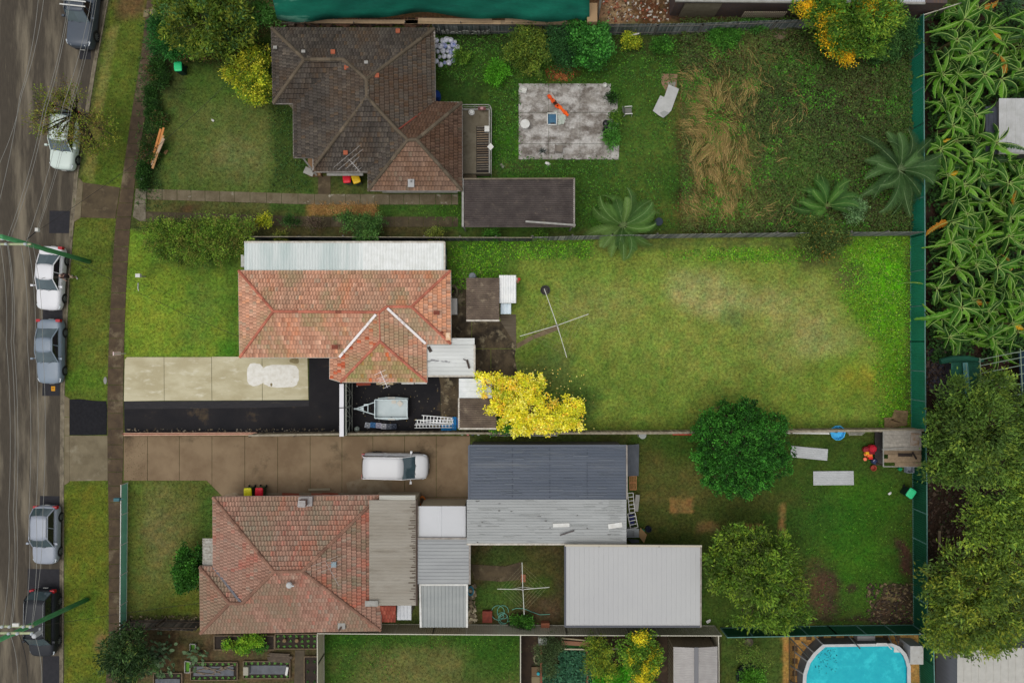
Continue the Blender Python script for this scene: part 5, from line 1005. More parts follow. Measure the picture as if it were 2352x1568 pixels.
# =================== BOX TRAILER ===================
def trailer():
    GV = mat('galvanised', S(176, 188, 190), S(150, 162, 164), rough=.45, metal=.25, scale=4); root = thing('box_trailer', W(898, 939, .034), 'galvanised box trailer standing in the dark bitumen yard', 'trailer')
    a, c = W(858, 914, .95), W(936.5, 964, .95); x0, x1, y0, y1 = a.x, c.x, c.y, a.y; zf = .55
    b = MB(); b.box(x0+.1, y0+.12, zf, x1-.06, y1-.12, zf+.03); b.build('floor', mat('trailer_floor', S(168, 180, 180), S(182, 192, 192), rough=.5, scale=1.4, c3=S(140, 132, 122), s3=1.6, lo3=.66, hi3=.72), root)
    for (p, q) in (((x0+.08, y0+.12), (x1-.04, y0+.12)), ((x0+.08, y1-.12), (x1-.04, y1-.12)), ((x0+.08, y0+.12), (x0+.08, y1-.12)), ((x1-.05, y0+.12), (x1-.05, y1-.12))):
        b = MB(); b.bar((*p, zf+.18), (*q, zf+.18), .03, .36); b.bar((*p, zf+.37), (*q, zf+.37), .06, .05); b.build('side_panel', GV, root)
    for s_, y in ((1, y1), (-1, y0)):
        b = MB(); xm = (x0+x1)/2; b.prism([(x0+.2, y-.12*s_), (x0+.25, y-.02*s_), (xm-.35, y+.04*s_), (xm+.35, y+.04*s_), (x1-.05, y-.02*s_), (x1-.02, y-.12*s_)], .52, .56); b.bar((xm-.25, y-.03*s_, .6), (xm+.25, y-.03*s_, .6), .16, .02, 1); b.build('mudguard', [GV, PWH], root)
        b = MB(); xx = (x0+x1)/2; n = 18; vs = [(xx+.28*math.cos(6.2832*q/n), y-.08*s_+dy, .31+.28*math.sin(6.2832*q/n)) for dy in (-.09, .09) for q in range(n)]
        b.add(vs, [(q, (q+1) % n, n+(q+1) % n, n+q) for q in range(n)]+[tuple(range(n)), tuple(range(n, 2*n))]); b.build('wheel', TYRE, root)
    t = W(816.5, 938.5, .55); b = MB(); b.bar((x0+.1, y1-.3, .5), t, .06, .06); b.bar((x0+.1, y0+.3, .5), t, .06, .06)
    b.bar(W(845, 931, .5), W(845, 947, .5), .05, .05); b.bar(W(836, 930, .52), W(846, 929, .52), .12, .08); b.bar(t-Vector((.12, 0, 0)), t+Vector((.25, 0, 0)), .1, .1); b.prism([tuple(W(824, 938.5, .5))[:2], tuple(W(835, 934, .5))[:2], tuple(W(835.5, 943, .5))[:2]], .5, .52)
    b.tube([W(835, 947, .5), W(835, 948.5, .5)], .05, 8); b.bar(W(835, 948.5, .1), W(835, 948.5, .55), .05, .05); b.build('drawbar', GV, root)
    b = MB(); p = W(919, 927, .6); b.add([p+Vector(v) for v in ((-.25, .05, .02), (0, -.25, .03), (.22, .02, .05), (-.02, .26, .04))], [(0, 1, 2, 3)]); p = W(903, 922, .6); b.box(p.x-.12, p.y-.15, .585, p.x+.2, p.y+.1, .60)
    tag(b.build('cardboard_sheet', mat('pale_card', S(196, 190, 178))), 'pale sheets of card lying in the trailer tray', 'cardboard')
trailer()
# milk crates, gas bottle, ladders
def crate(px, py, c, label, rz, h=.28):
    p = W(px, py, .3); b = MB(); w = .165; m = mat('crate_%d_%d_%d' % c, S(*c), rough=.5)
    for a, q in (((-w, -w), (w, -w)), ((w, -w), (w, w)), ((w, w), (-w, w)), ((-w, w), (-w, -w))):
        for z in (.03, .15, h): b.bar((*a, z), (*q, z), .025, .035)
        b.bar((*a, 0), (*a, h), .035, .035)
        for t in (.25, .5, .75): x = a[0]+(q[0]-a[0])*t; y = a[1]+(q[1]-a[1])*t; b.bar((x, y, 0), (x, y, h), .02, .02)
    for i in range(-2, 3): b.bar((-w, i*.06, .02), (w, i*.06, .02), .02, .015); b.bar((i*.06, -w, .02), (i*.06, w, .02), .02, .015)
    b.bar((-w, -w, h-.01), (w, w, h-.01), .03, .02); b.bar((-w, w, h-.015), (w, -w, h-.015), .03, .02); b.lathe([(.05, 0), (.05, .015)], 0, 0, h-.01, 12)
    o = b.build('milk_crate', m, origin=(0, 0, 0)); o.location = (p.x, p.y, .036); o.rotation_euler = (0, 0, rz); tag(o, label, 'crate', 'row of milk crates below the trailer')
crate(843.6, 976.5, (176, 180, 188), 'pale grey milk crate at the left end of the crate row', -.2); crate(856, 976, (64, 128, 186), 'bright blue milk crate second in the crate row', -.05); crate(869, 977, (190, 186, 204), 'lilac white milk crate third in the crate row', -.06); crate(880.7, 979, (206, 206, 212), 'white milk crate fourth in the crate row', -.03); crate(892.5, 979.3, (110, 116, 128), 'grey milk crate fifth in the crate row', 0); crate(904.3, 979, (62, 72, 90), 'dark slate milk crate at the right end of the crate row', .02)
b = MB(); p = W(818, 986, .5); b.lathe([(.14, 0), (.18, .06), (.19, .3), (.15, .42), (.06, .46), (.06, .5), (.1, .5), (.1, .54), (.03, .54)], p.x, p.y, .036, 20); tag(b.build('gas_bottle', mat('gas_pale', S(172, 184, 172), S(150, 160, 150), scale=5), smooth=True), 'pale green gas bottle at the foot of the driveway gate', 'gas bottle')
def ladder(x0, y0, x1, y1, w, n, label, z=.3):
    a, c = W(x0, y0, z), W(x1, y1, z-.08); root = thing('ladder', (a.x, a.y, 0.036), label, 'ladder', 'ladders on the blue pallets'); d = (c-a).normalized(); s = Vector((-d.y, d.x, 0)).normalized()*w/2
    for k in (-1, 1): b = MB(); b.bar(a+s*k, c+s*k, .045, .07); b.build('rail', mat('ladder_alu', S(206, 208, 206), S(180, 182, 184), metal=.3, rough=.4), root)
    for i in range(n): b = MB(); p = a.lerp(c, (i+.6)/n); b.bar(p-s, p+s, .05, .03); b.build('rung', MATS['ladder_alu'], root)
ladder(968, 960, 1039, 966, .42, 9, 'wide aluminium step ladder lying topmost on the blue pallets', .5); ladder(954, 968.5, 1042, 967.5, .26, 12, 'narrow aluminium ladder in the middle of the ladders on the blue pallets', .42); ladder(952, 979, 1042, 978, .22, 12, 'narrow aluminium ladder lowest in the photo beside the blue pallets', .34)
def pallet(x0, y0, x1, y1, z, m, label, name='pallet', n=7, h=.14, rz=0):
    a, c = W(x0, y0, z), W(x1, y1, z); b = MB()
    for i in range(n): x = a.x+(c.x-a.x)*(i+.5)/n; b.bar((x, a.y, z), (x, c.y, z), abs(c.x-a.x)/n*.72, .02)
    for t in (.06, .5, .94): y = a.y+(c.y-a.y)*t; b.bar((a.x, y, z-.06), (c.x, y, z-.06), .1, .1)
    o = b.build(name, m); tag(o, label, 'pallet'); return o
BPAL = mat('blue_pallet', S(34, 132, 196), S(24, 104, 164), scale=4)
pallet(1038, 957.5, 1048.5, 987.5, .3, BPAL, 'bright blue pallet against the garage wall under the ladder ends', n=3); pallet(1013, 977, 1037, 987.5, .16, BPAL, 'second blue pallet lying flat below the ladders', n=6)
b = MB(); b.box(*W(1050,960.5,.5)[:2], .1, *W(1052.5,982,.5)[:2], .5); tag(b.build('blue_board', mat('deep_blue', S(30, 70, 140))), 'dark blue panel leaning on the garage wall beside the blue pallets', 'panel')
# =================== PERSON ===================
def person():
    p = W(172.5, 637.5, .02); root = thing('person', (p.x, p.y, .02), 'person in dark top and cream shorts walking on the kerb beside the white sedan', 'person')
    J = {'pel': (0,0,.90), 'sp': (.0,0,1.12), 'ch': (.02,0,1.32), 'nk': (.03,0,1.47), 'hd0': (.05,0,1.56), 'hd1': (.05,0,1.66), 'hd2': (.03,0,1.72),
         'hl': (.0,.09,.88), 'kl': (.10,.10,.47), 'al': (.0,.10,.09), 'tl': (.17,.11,.04), 'hr': (0,-.09,.88), 'kr': (.02,-.10,.48), 'ar': (-.20,-.10,.13), 'tr': (-.05,-.11,.04),
         'sl': (.02,.17,1.41), 'el': (-.04,.25,1.13), 'wl': (.14,.27,.93), 'sr': (.02,-.17,1.41), 'er': (.0,-.26,1.13), 'wr': (.20,-.22,.98)}
    E = [('pel','sp'),('sp','ch'),('ch','nk'),('nk','hd0'),('hd0','hd1'),('hd1','hd2'),('pel','hl'),('hl','kl'),('kl','al'),('al','tl'),('pel','hr'),('hr','kr'),('kr','ar'),('ar','tr'),('ch','sl'),('sl','el'),('el','wl'),('ch','sr'),('sr','er'),('er','wr')]
    Rd = dict(pel=.13, sp=.115, ch=.135, nk=.055, hd0=.075, hd1=.095, hd2=.06, hl=.09, kl=.058, al=.038, tl=.035, hr=.09, kr=.058, ar=.038, tr=.035, sl=.06, el=.04, wl=.026, sr=.06, er=.04, wr=.026)
    for s_, w in ((1, 'wl'), (-1, 'wr')):
        x, y, z = J[w]; J[w+'p'] = (x+.03, y, z-.05); E.append((w, w+'p')); Rd[w+'p'] = .03
        for i, (dy, l) in enumerate(((-.027, .065), (-.009, .078), (.009, .072), (.027, .055))):
            J[w+f'f{i}'] = (x+.045, y+dy, z-.09); J[w+f'g{i}'] = (x+.04, y+dy, z-.09-l); E += [(w+'p', w+f'f{i}'), (w+f'f{i}', w+f'g{i}')]; Rd[w+f'f{i}'] = Rd[w+f'g{i}'] = .009
        J[w+'t'] = (x+.07, y-s_*.01, z-.07); E.append((w+'p', w+'t')); Rd[w+'t'] = .01
    ks = list(J); me = bpy.data.meshes.new('body'); me.from_pydata([J[k] for k in ks], [(ks.index(a), ks.index(b)) for a, b in E], [])
    o = bpy.data.objects.new('body', me); col.objects.link(o); o.parent = root; me.materials.append(mat('skin', S(176, 136, 118), rough=.6))
    o.modifiers.new('sk', 'SKIN'); ss = o.modifiers.new('ss', 'SUBSURF'); ss.levels = ss.render_levels = 1
    sv = me.skin_vertices[0].data
    for i, k in enumerate(ks): sv[i].radius = (Rd[k], Rd[k]); sv[i].use_root = (k == 'pel')
    def shell(nm, segs, m):
        b = MB()
        for pts, rs in segs: b.tube(pts, rs, 12)
        q = b.build(nm, m, None, True, origin=(0, 0, 0)); q.parent = root; return q
    V = lambda k: J[k]
    shell('shirt', [([(0,0,.86),(0,0,1.12),(.02,0,1.34),(.03,0,1.44)], [.165,.15,.165,.09]), ([(.02,.1,1.38),(.02,.19,1.39),(-.02,.235,1.2)], [.09,.085,.065]), ([(.02,-.1,1.38),(.02,-.19,1.39),(.01,-.235,1.2)], [.09,.085,.065])], mat('dark_top', S(36, 30, 34), S(60, 44, 44), scale=8))
    shell('shorts', [([(0,0,.95),(0,0,.84)], [.15,.15]), ([(0,.09,.88),(.09,.10,.52)], [.105,.085]), ([(0,-.09,.88),(.02,-.10,.53)], [.105,.085])], mat('cream_cloth', S(206, 192, 158)))
    shell('shoe', [([(-.05,.10,.05),(.2,.11,.04)], [.05,.045])], mat('shoe_white', S(190, 190, 186))); shell('shoe', [([(-.24,-.10,.08),(-.02,-.11,.04)], [.05,.045])], MATS['shoe_white'])
    shell('hair', [([(.0,0,1.60),(.015,0,1.69),(.02,0,1.76),(.02,0,1.785)], [.10,.112,.085,.03])], mat('hair_light', S(196, 166, 152), S(70, 50, 46), scale=14))
    for nm, y, x, z, r, m in (('eye', .035, .138, 1.655, .012, BLK), ('eye', -.035, .138, 1.655, .012, BLK)): b = MB(); b.lathe([(r*.2, -r), (r, 0), (r*.2, r)], x, y, z, 8); q = b.build(nm, m, None, origin=(0, 0, 0)); q.parent = root
    b = MB(); b.add([(.135,-.012,1.63),(.135,.012,1.63),(.165,0,1.615),(.138,0,1.66)], [(0,1,2),(0,2,3),(1,3,2)]); q = b.build('nose', MATS['skin'], None, origin=(0, 0, 0)); q.parent = root
    b = MB(); b.bar((.139,-.022,1.585),(.139,.022,1.585), .01, .01); q = b.build('mouth', mat('lip', S(150, 90, 84)), None, origin=(0, 0, 0)); q.parent = root
    for s_ in (-1, 1): b = MB(); b.lathe([(.006,-.025),(.018,0),(.006,.025)], .045, s_*.105, 1.64, 8); q = b.build('ear', MATS['skin'], None, origin=(0, 0, 0)); q.parent = root
    b = MB(); b.box(-.2, -.08, 1.08, -.12, .1, 1.36); q = b.build('backpack', mat('brown_bag', S(84, 60, 54)), None, origin=(0, 0, 0)); q.parent = root
    root.rotation_euler = (0, 0, R(-60))
person()
# =================== TREES AND PLANTS ===================
BARK = mat('bark', S(96, 82, 66), S(70, 58, 46), rough=.95, scale=6, bump=.4)
def leaves_on(centers, outward, nper, rc, L, Wd, cols, var=.13, flat=.5, clumpvar=.28, w=None, droop=0.0, dirmix=.8):
    K = len(centers); n = K*nper; idx_ = np.repeat(np.arange(K), nper)
    P = centers[idx_] + rng.normal(0, 1, (n, 3))*rc*np.array([1, 1, .75])
    D = outward[idx_]*dirmix + rng.normal(0, .6, (n, 3)); D[:, 2] -= droop; N = rng.normal(0, 1, (n, 3))*(1-flat) + np.array([0, 0, 1.0])*flat
    Ls = L*(.6+.8*rng.random(n)); Q = leafquads(P, D, N, Ls, Wd/L*Ls)
    ci = rng.choice(len(cols), K, p=w)[idx_]; sw = rng.random(n) < .3; ci = np.where(sw, rng.choice(len(cols), n, p=w), ci)
    g = (1+rng.normal(0, clumpvar, K))[idx_]*(1+rng.normal(0, var, n)); C = np.clip(np.array(cols)[ci]*np.clip(g, .35, 2)[:, None], .003, .95)
    return Q, C
def tree(name, label, cat, base, lobes, cols, K=120, nper=60, rc=.22, L=.13, Wd=.07, trunkr=.12, group=None, flat=.5, w=None, up=.15, twigs=0, cv=.28, droop=0., m=None, inner=.35, dirmix=.8, bark=None, limb=.5, extra=None):
    """lobes: (px, py, h, rx, ry, rz): crown lobes, radii in metres"""
    p = W(*base); root = thing(name, (p.x, p.y, 0), label, cat, group); sat = []
    for l in lobes:
        if l[3] > .95 and len(lobes) < 40:
            for j in range(3): a = random.uniform(0, 6.28); f = random.uniform(.85, 1.15); sat.append((l[0]+math.cos(a)*l[3]*f*SC, l[1]+math.sin(a)*l[4]*f*SC, l[2]-l[5]*random.uniform(-.4, .5), l[3]*random.uniform(.2, .34), l[4]*random.uniform(.2, .34), l[5]*.4))
    lobes = list(lobes)+sat
    vol = np.array([l[3]*l[4] for l in lobes]); cs = []; os_ = []
    tb = MB(); hmin = min(l[2] for l in lobes)
    fork = Vector((p.x, p.y, hmin*.45)) if hmin > 1.2 else Vector((p.x, p.y, .1))
    tb.tube([p, fork], [trunkr, trunkr*.8], 8)
    for l, v in zip(lobes, vol/vol.sum()):
        l = list(l)
        c = W(l[0], l[1], l[2]); k = max(3, int(K*v)); d = nrm(rng.normal(0, 1, (k, 3))); d[:, 2] = np.where(d[:, 2] < -up, -d[:, 2], d[:, 2])
        r = (inner+(1-inner)*rng.random(k)**.5)[:, None]; rad = np.array(l[3:6])
        bumpy = (1+.16*np.sin(d[:, :1]*7+l[0])+.12*np.sin(d[:, 1:2]*9+l[1])); pos = np.array(c)+d*rad*r*bumpy
        pos[:, 2] = np.maximum(pos[:, 2], .12); cs.append(pos); os_.append(d)
        midp = fork.lerp(c, .6)+Vector((random.uniform(-.1, .1), random.uniform(-.1, .1), .1)); tb.tube([fork, midp, c], [trunkr*.6, trunkr*.42, trunkr*.22], 6)
        for j in range(min(k, int(8+twigs))):
            q = Vector(pos[j]); mm = c.lerp(q, .5)+Vector((0, 0, -.05)); tb.tube([midp.lerp(c, random.random()), mm, q], [trunkr*.22, trunkr*.14, trunkr*.05], 4)
    tb.build('trunk', bark or BARK, root)
    cs = np.concatenate(cs); os_ = np.concatenate(os_); Q, C = leaves_on(cs, os_, nper, rc, L, Wd, cols, flat=flat, w=w, clumpvar=cv, droop=droop, dirmix=dirmix)
    quads('crown', Q, C, m or LEAF, root)
    if extra:   # a second leaf colour in its own lobes (blossom, yellow leaves)
        el, ec, ek, en, eL = extra; cs = []; os_ = []
        for l in el: c = np.array(W(l[0], l[1], l[2])); d = nrm(rng.normal(0, 1, (ek, 3))); d[:, 2] = np.abs(d[:, 2]); cs.append(c+d*np.array(l[3:6])*(.5+.5*rng.random((ek, 1)))); os_.append(d)
        Q, C = leaves_on(np.concatenate(cs), np.concatenate(os_), en, rc, eL, eL*.5, ec, flat=flat); quads('yellow_foliage', Q, C, LEAF, root)
    return root
G = dict(dk=[S(34, 62, 20), S(44, 76, 26), S(28, 52, 20), S(52, 86, 34)], md=[S(66, 98, 30), S(84, 116, 36), S(52, 84, 26), S(98, 126, 44)],
         ol=[S(88, 100, 40), S(104, 114, 46), S(68, 84, 34), S(120, 124, 48)], br=[S(58, 104, 34), S(72, 120, 38), S(46, 88, 28)], yl=[S(150, 160, 40), S(120, 136, 36), S(176, 172, 44), S(96, 116, 32)],
         bl=[S(40, 82, 40), S(52, 98, 50), S(32, 68, 34)], gy=[S(96, 118, 76), S(78, 102, 62), S(112, 132, 92)])
# subject yard: yellow vine on the garage, dark round tree
YL = [S(206, 198, 52), S(196, 186, 42), S(214, 208, 104), S(176, 182, 46), S(204, 168, 58), S(150, 162, 42)]
yv = tree('yellow_vine', 'bright yellow leafed vine tree sprawling over the garage and lawn edge', 'tree', (1215, 955),
     [(1130,882,2.9,.95,.75,.45),(1190,895,3.1,1.4,1.2,.55),(1160,935,3.0,1.1,1.0,.5),(1215,945,3.2,1.4,1.3,.6),(1265,950,3.0,1.3,.95,.55),(1310,955,2.6,.95,1.1,.6),(1190,978,2.8,1.1,.55,.45),(1250,976,2.6,1.3,.5,.4),(1235,885,2.7,.45,.75,.4),(1100,868,2.9,.35,.3,.25),(1322,935,2.4,.5,.7,.4)],
     YL, K=470, nper=36, rc=.14, L=.13, Wd=.11, trunkr=.09, flat=.7, cv=.10, w=[.26,.22,.2,.14,.1,.08], bark=mat('vine_stem', S(150, 116, 84), S(110, 80, 60)), inner=.5)
tree('green_vine', 'green creeper at the bottom left of the bright yellow vine', 'creeper', (1158, 987), [(1155,975,1.8,.9,.4,.4),(1172,985,1.7,.6,.35,.4),(1135,985,1.2,.4,.3,.4)], G['br']+[S(120, 150, 40)], K=60, nper=40, rc=.14, L=.12, Wd=.08, trunkr=.04)
lb = [(1697,1027,3.4,3.0,3.0,1.9)]
for i in range(64):
    a = i*2.39996; rr_ = 108*((i+.5)/64)**.5+random.uniform(-4, 4); lb.append((1697+rr_*math.cos(a), 1027+rr_*math.sin(a)*.98, 5.5-2.9*(rr_/110)**2, .52+random.uniform(-.1, .1), .5, .42))
tree('round_tree', 'dense dark green round tree hanging over the bottom timber fence', 'tree', (1690, 1018), lb, [S(38, 84, 26), S(50, 104, 32), S(30, 66, 22), S(64, 122, 40)], K=1100, nper=46, rc=.12, L=.14, Wd=.08, trunkr=.2, flat=.45, cv=.25, inner=.75, up=.0)
tree('wattle_tree', 'light green feathery tree east of the biggest white shed', 'tree', (1715, 1300),
     [(1690,1250,3.6,1.1,1.2,.8),(1740,1260,4.1,1.5,1.5,1.0),(1790,1280,3.5,1.0,1.4,.8),(1680,1310,3.8,1.6,1.5,.9),(1740,1330,4.4,1.7,1.7,1.0),(1800,1340,3.4,1.3,1.5,.8),(1740,1390,3.4,1.4,1.2,.8),(1800,1400,2.8,1.4,1.1,.7),(1648,1300,3.0,.9,1.6,.7),(1770,1425,2.4,1.0,.6,.6),(1830,1405,2.2,.7,.9,.5)],
     [S(78, 108, 34), S(94, 122, 38), S(62, 88, 28), S(112, 132, 42), S(68, 84, 34)], K=330, nper=60, rc=.2, L=.26, Wd=.085, trunkr=.14, flat=.45, cv=.22, droop=.1, inner=.6)
# north garden
tree('garden_tree', 'big mixed green and yellowish tree in the north west front garden', 'tree', (470, 75), [(420,28,3.4,1.8,1.5,1.2),(470,50,4.0,2.0,1.9,1.3),(520,30,3.8,1.7,1.6,1.2),(540,75,3.2,1.3,1.4,1.0),(440,85,3.2,1.4,1.2,.9),(500,100,2.8,1.5,.9,.8),(450,-10,3.6,2,1.5,1),(540,-10,3.4,1.6,1.4,1)], [S(76, 98, 32), S(96, 112, 36), S(56, 80, 30), S(118, 126, 44), S(62, 92, 50)], K=300, nper=60, rc=.22, L=.26, Wd=.09, inner=.55, trunkr=.2, w=[.3,.25,.2,.15,.1])
tree('conifer_shrub', 'bright green feathery conifer beside the footpath in the north west corner', 'shrub', (385, 85), [(380,70,1.6,1.3,1.2,.8),(398,100,1.5,1.1,.9,.7),(372,100,1.2,.8,.9,.5),(360,64,1.2,.7,.7,.5)], [S(40, 92, 36), S(54, 108, 42), S(32, 74, 32)], K=110, nper=70, rc=.2, L=.2, Wd=.05, trunkr=.07, droop=.2)
tree('brown_shrub', 'reddish brown dying shrub under the big mixed tree', 'shrub', (490, 118), [(440,105,1.2,.9,.4,.4),(490,120,1.3,1.7,.6,.5),(560,100,1.3,1.2,.9,.5),(580,60,1.4,.8,1.2,.5)], [S(92, 66, 42), S(76, 56, 36), S(104, 84, 48), S(60, 68, 34)], K=110, nper=60, rc=.2, L=.12, Wd=.05, trunkr=.06)
tree('lime_shrub', 'yellow green leafy bush at the west wall of the dark tiled house', 'bush', (580, 175), [(570,150,1.9,1.3,1.2,.8),(590,190,1.9,1.2,1.3,.8),(560,185,1.4,.9,1.1,.6),(600,225,1.4,.8,.7,.6),(600,130,1.6,.7,.8,.5),(535,160,1.3,.6,.8,.5)], [S(150, 156, 38), S(116, 134, 36), S(176, 170, 52), S(84, 110, 32)], K=210, nper=55, rc=.17, L=.14, Wd=.08, trunkr=.08)
tree('leafy_shrub', 'small bright green shrub at the corner of the netted building', 'shrub', (610, 45), [(600,30,1.8,.8,.9,.6),(628,42,1.6,.6,.5,.5),(588,60,1.4,.4,.4,.4)], [S(70, 116, 50), S(88, 134, 60)], K=40, nper=60, rc=.2, L=.26, Wd=.07, trunkr=.05)
b0 = [(352,165,.5,.5,.55),(362,150,.6,.6,.6),(350,250,.5,.55,.8),(365,270,.45,.5,.7),(372,180,.4,.5,.7),(345,215,.4,.4,.6),(355,340,.35,.4,1.0),(332,380,.35,.3,.6),(330,410,.35,.4,.8),(340,350,.35,.35,.9)]
for i, (x, y, h, rx, ry) in enumerate(b0):
    tree('hedge_plant', ['dark low bush beside the footpath north of all the other path bushes', 'round dark bush just west of the green lidded bin', 'dark green bush beside the footpath level with the thin street tree', 'twiggy brownish bush above the leaning orange timbers', 'small low bush close to the green lidded bin', 'low bush between the green bin and the timbers beside the path', 'straggly low bush left of the orange timbers', 'small weedy bush at the lower left end of the timbers', 'small weedy bush above the white litter at the path corner', 'thin strip of low bush against the footpath by the timbers'][i], 'bush', (x+2, y+1), [(x,y,h,rx,ry,.35)], G['dk'] if i % 3 else G['dk']+[S(80, 84, 40), S(92, 70, 46)], K=int(26*rx*ry*4)+12, nper=55, rc=.13, L=.1, Wd=.05, trunkr=.03, group='bushes along the footpath')
# street tree: thin crown
tree('street_tree', 'thin half bare street tree growing over the white hatchback', 'tree', (205, 275), [(112,240,4.6,1.1,1.0,.8),(100,262,4.4,.9,1.1,.7),(155,205,4.4,.7,.6,.5),(178,228,4.2,.8,.8,.5),(128,295,4.3,1.1,.7,.6),(160,320,3.8,1.1,.6,.6),(196,295,3.9,1.0,.9,.6),(238,300,3.6,1.1,1.1,.6),(215,330,3.3,1.0,.6,.5),(140,222,4.6,.5,.5,.4)],
     [S(98, 112, 34), S(82, 98, 30), S(120, 118, 44), S(104, 88, 52)], K=170, nper=26, rc=.22, L=.14, Wd=.055, trunkr=.11, twigs=12, bark=mat('dark_bark2', S(62, 50, 44), S(48, 38, 34)))
# hedge in front of the middle house
lb = [(365+i*19+random.uniform(-4, 4), 560+random.uniform(-8, 10), 1.7, .85, .75, .6) for i in range(10)]+[(350+i*22, 525+random.uniform(-8, 8), 1.8, .8, .7, .5) for i in range(11)]+[(390+i*30, 588, 1.2, .7, .55, .5) for i in range(5)]
tree('hedge', 'overgrown yellow green hedge between the front lawn and the dark strip driveway', 'hedge', (455, 556), lb, [S(96, 126, 40), S(78, 108, 34), S(118, 140, 50), S(60, 86, 30), S(104, 104, 46)], K=520, nper=56, rc=.17, L=.15, Wd=.05, trunkr=.08, droop=.2, inner=.5)
tree('hedge_shrub', 'lime green shrub at the east end of the long hedge', 'shrub', (612, 508), [(608,505,1.2,.5,.45,.4)], G['yl'], K=22, nper=60, rc=.14, L=.12, Wd=.06, trunkr=.03)
tree('dark_shrub', 'dark green rounded shrub growing through the paling fence above the long awning', 'shrub', (850, 530), [(800,508,1.2,.9,.6,.5),(850,512,1.4,.8,.6,.6),(840,538,1.7,.9,.5,.4),(868,518,1.2,.5,.5,.4)], [S(64, 96, 44), S(52, 84, 38), S(80, 112, 52)], K=100, nper=60, rc=.16, L=.12, Wd=.06, trunkr=.05)
for i, (x, y, rx, lb_) in enumerate([(645, 545, .5, 'small yellow flecked weed bush on the fence at the west end of the long awning'), (670, 510, .55, 'brown green weedy bush beside the dark strip driveway'), (725, 512, .6, 'dry twiggy bush in the middle of the dark strip driveway'), (1000, 535, .5, 'low weed bush on the fence near the east end of the long awning'), (1130, 540, .6, 'green shrub on the fence above the brown outhouse'), (1240, 541, .5, 'small green bush on the fence west of the palm')]):
    tree('fence_bush', lb_, 'bush', (x, y), [(x, y, .9, rx, rx*.7, .35)], [G['ol'], G['dk'], [S(92, 76, 66), S(76, 70, 50)], G['ol'], G['br'], G['md']][i], K=26, nper=45, rc=.14, L=.1, Wd=.05, trunkr=.03, group='weedy bushes along the fence')
# shrubs along the top fence
tree('citrus_shrub', 'yellowish green shrub on the left of the three along the top fence', 'shrub', (1218, 118), [(1205,100,1.6,1.2,1.1,.8),(1230,125,1.6,1.1,1.2,.8),(1195,130,1.2,.9,.8,.6),(1225,85,1.5,.9,.6,.5),(1215,150,1.0,.9,.5,.5)], [S(86, 106, 36), S(68, 92, 34), S(108, 120, 42)], K=170, nper=55, rc=.18, L=.13, Wd=.08, trunkr=.08)
tree('dense_shrub', 'dark bluish green shrub in the middle of the three along the top fence', 'shrub', (1290, 112), [(1288,90,1.7,.95,.8,.8),(1290,120,1.6,1.0,1.0,.8),(1300,140,1.1,.8,.6,.6)], [S(40, 78, 38), S(50, 90, 44), S(32, 62, 32)], K=120, nper=60, rc=.18, L=.13, Wd=.05, trunkr=.08)
tree('broadleaf_shrub', 'glossy bright green shrub on the right of the three along the top fence', 'shrub', (1352, 105), [(1345,70,1.9,1.2,.8,.8),(1360,105,2.0,1.3,1.2,.9),(1330,125,1.4,.8,.9,.6),(1370,140,1.2,.8,.6,.6),(1385,90,1.5,.5,.9,.5)], [S(56, 112, 40), S(72, 130, 52), S(42, 90, 34)], K=190, nper=50, rc=.17, L=.17, Wd=.12, trunkr=.08)
for i, (x, y, rx, ry, c, lb_) in enumerate([(1449, 95, .6, .5, G['yl'], 'small yellow green bush under the leaning board by the top fence'), (1520, 105, .8, .5, G['br'], 'bright green weed clump below the top paling fence'), (1655, 85, .9, .8, G['br'], 'green bushy weeds near the cardboard side of the top fence'), (1735, 55, .9, .6, [S(70, 112, 46), S(54, 96, 40)], 'green shrub growing over the top paling fence by the brick building'), (1680, 85, .7, .7, G['br'], 'spiky green bush between two clumps at the top fence'), (1139, 170, .8, .8, [S(66, 122, 26), S(78, 134, 32)], 'vivid green low weed patch behind the dark tiled house'),
      (1404, 310, .45, .9, [S(58, 104, 36), S(72, 120, 44)], 'green shrub overhanging the east edge of the concrete slab'), (1404, 226, .22, .2, G['dk'], 'tiny dark bush at the notch of the concrete slab'), (1412, 270, .2, .3, G['md'], 'small weed tuft at the east edge of the concrete slab'), (1060, 130, .5, .5, G['md'], 'low weeds beside the pile of white bags')]):
    tree('garden_bush', lb_, 'bush', (x, y), [(x, y, .6, rx, ry, .35)], c, K=int(20+60*rx*ry), nper=50, rc=.15, L=.13, Wd=.06, trunkr=.03, group='bushes of the north back yards')
tree('grevillea_tree', 'tall green tree with orange yellow foliage at the top edge over the fence', 'tree', (1960, 62), [(1870,20,3.4,1.2,.9,.8),(1905,50,3.8,1.2,1.2,.9),(1950,30,4.4,1.7,1.5,1.1),(2000,40,4.0,1.5,1.4,1.0),(1930,90,3.2,1.0,1.0,.8),(1990,90,3.2,1.4,1.1,.9),(2040,30,3.4,1.0,.8,.7),(1900,85,2.8,.9,.8,.6),(1890,5,3.2,1,.8,.6)],
     [S(70, 106, 32), S(88, 122, 38), S(54, 86, 28), S(108, 130, 40)], K=300, nper=60, rc=.22, L=.22, Wd=.08, inner=.5, trunkr=.15, extra=([(1850,22,3.7,.6,.5,.4),(1905,45,4.3,.9,.8,.4),(1905,85,3.5,.7,.8,.4),(1925,115,2.9,.5,.6,.4),(1945,130,2.6,.45,.5,.3),(1990,20,4.6,.7,.6,.4),(2045,28,3.8,.5,.5,.4),(1948,100,3,.3,.6,.3)], [S(206, 170, 34), S(188, 146, 24), S(158, 150, 30)], 22, 40, .13))
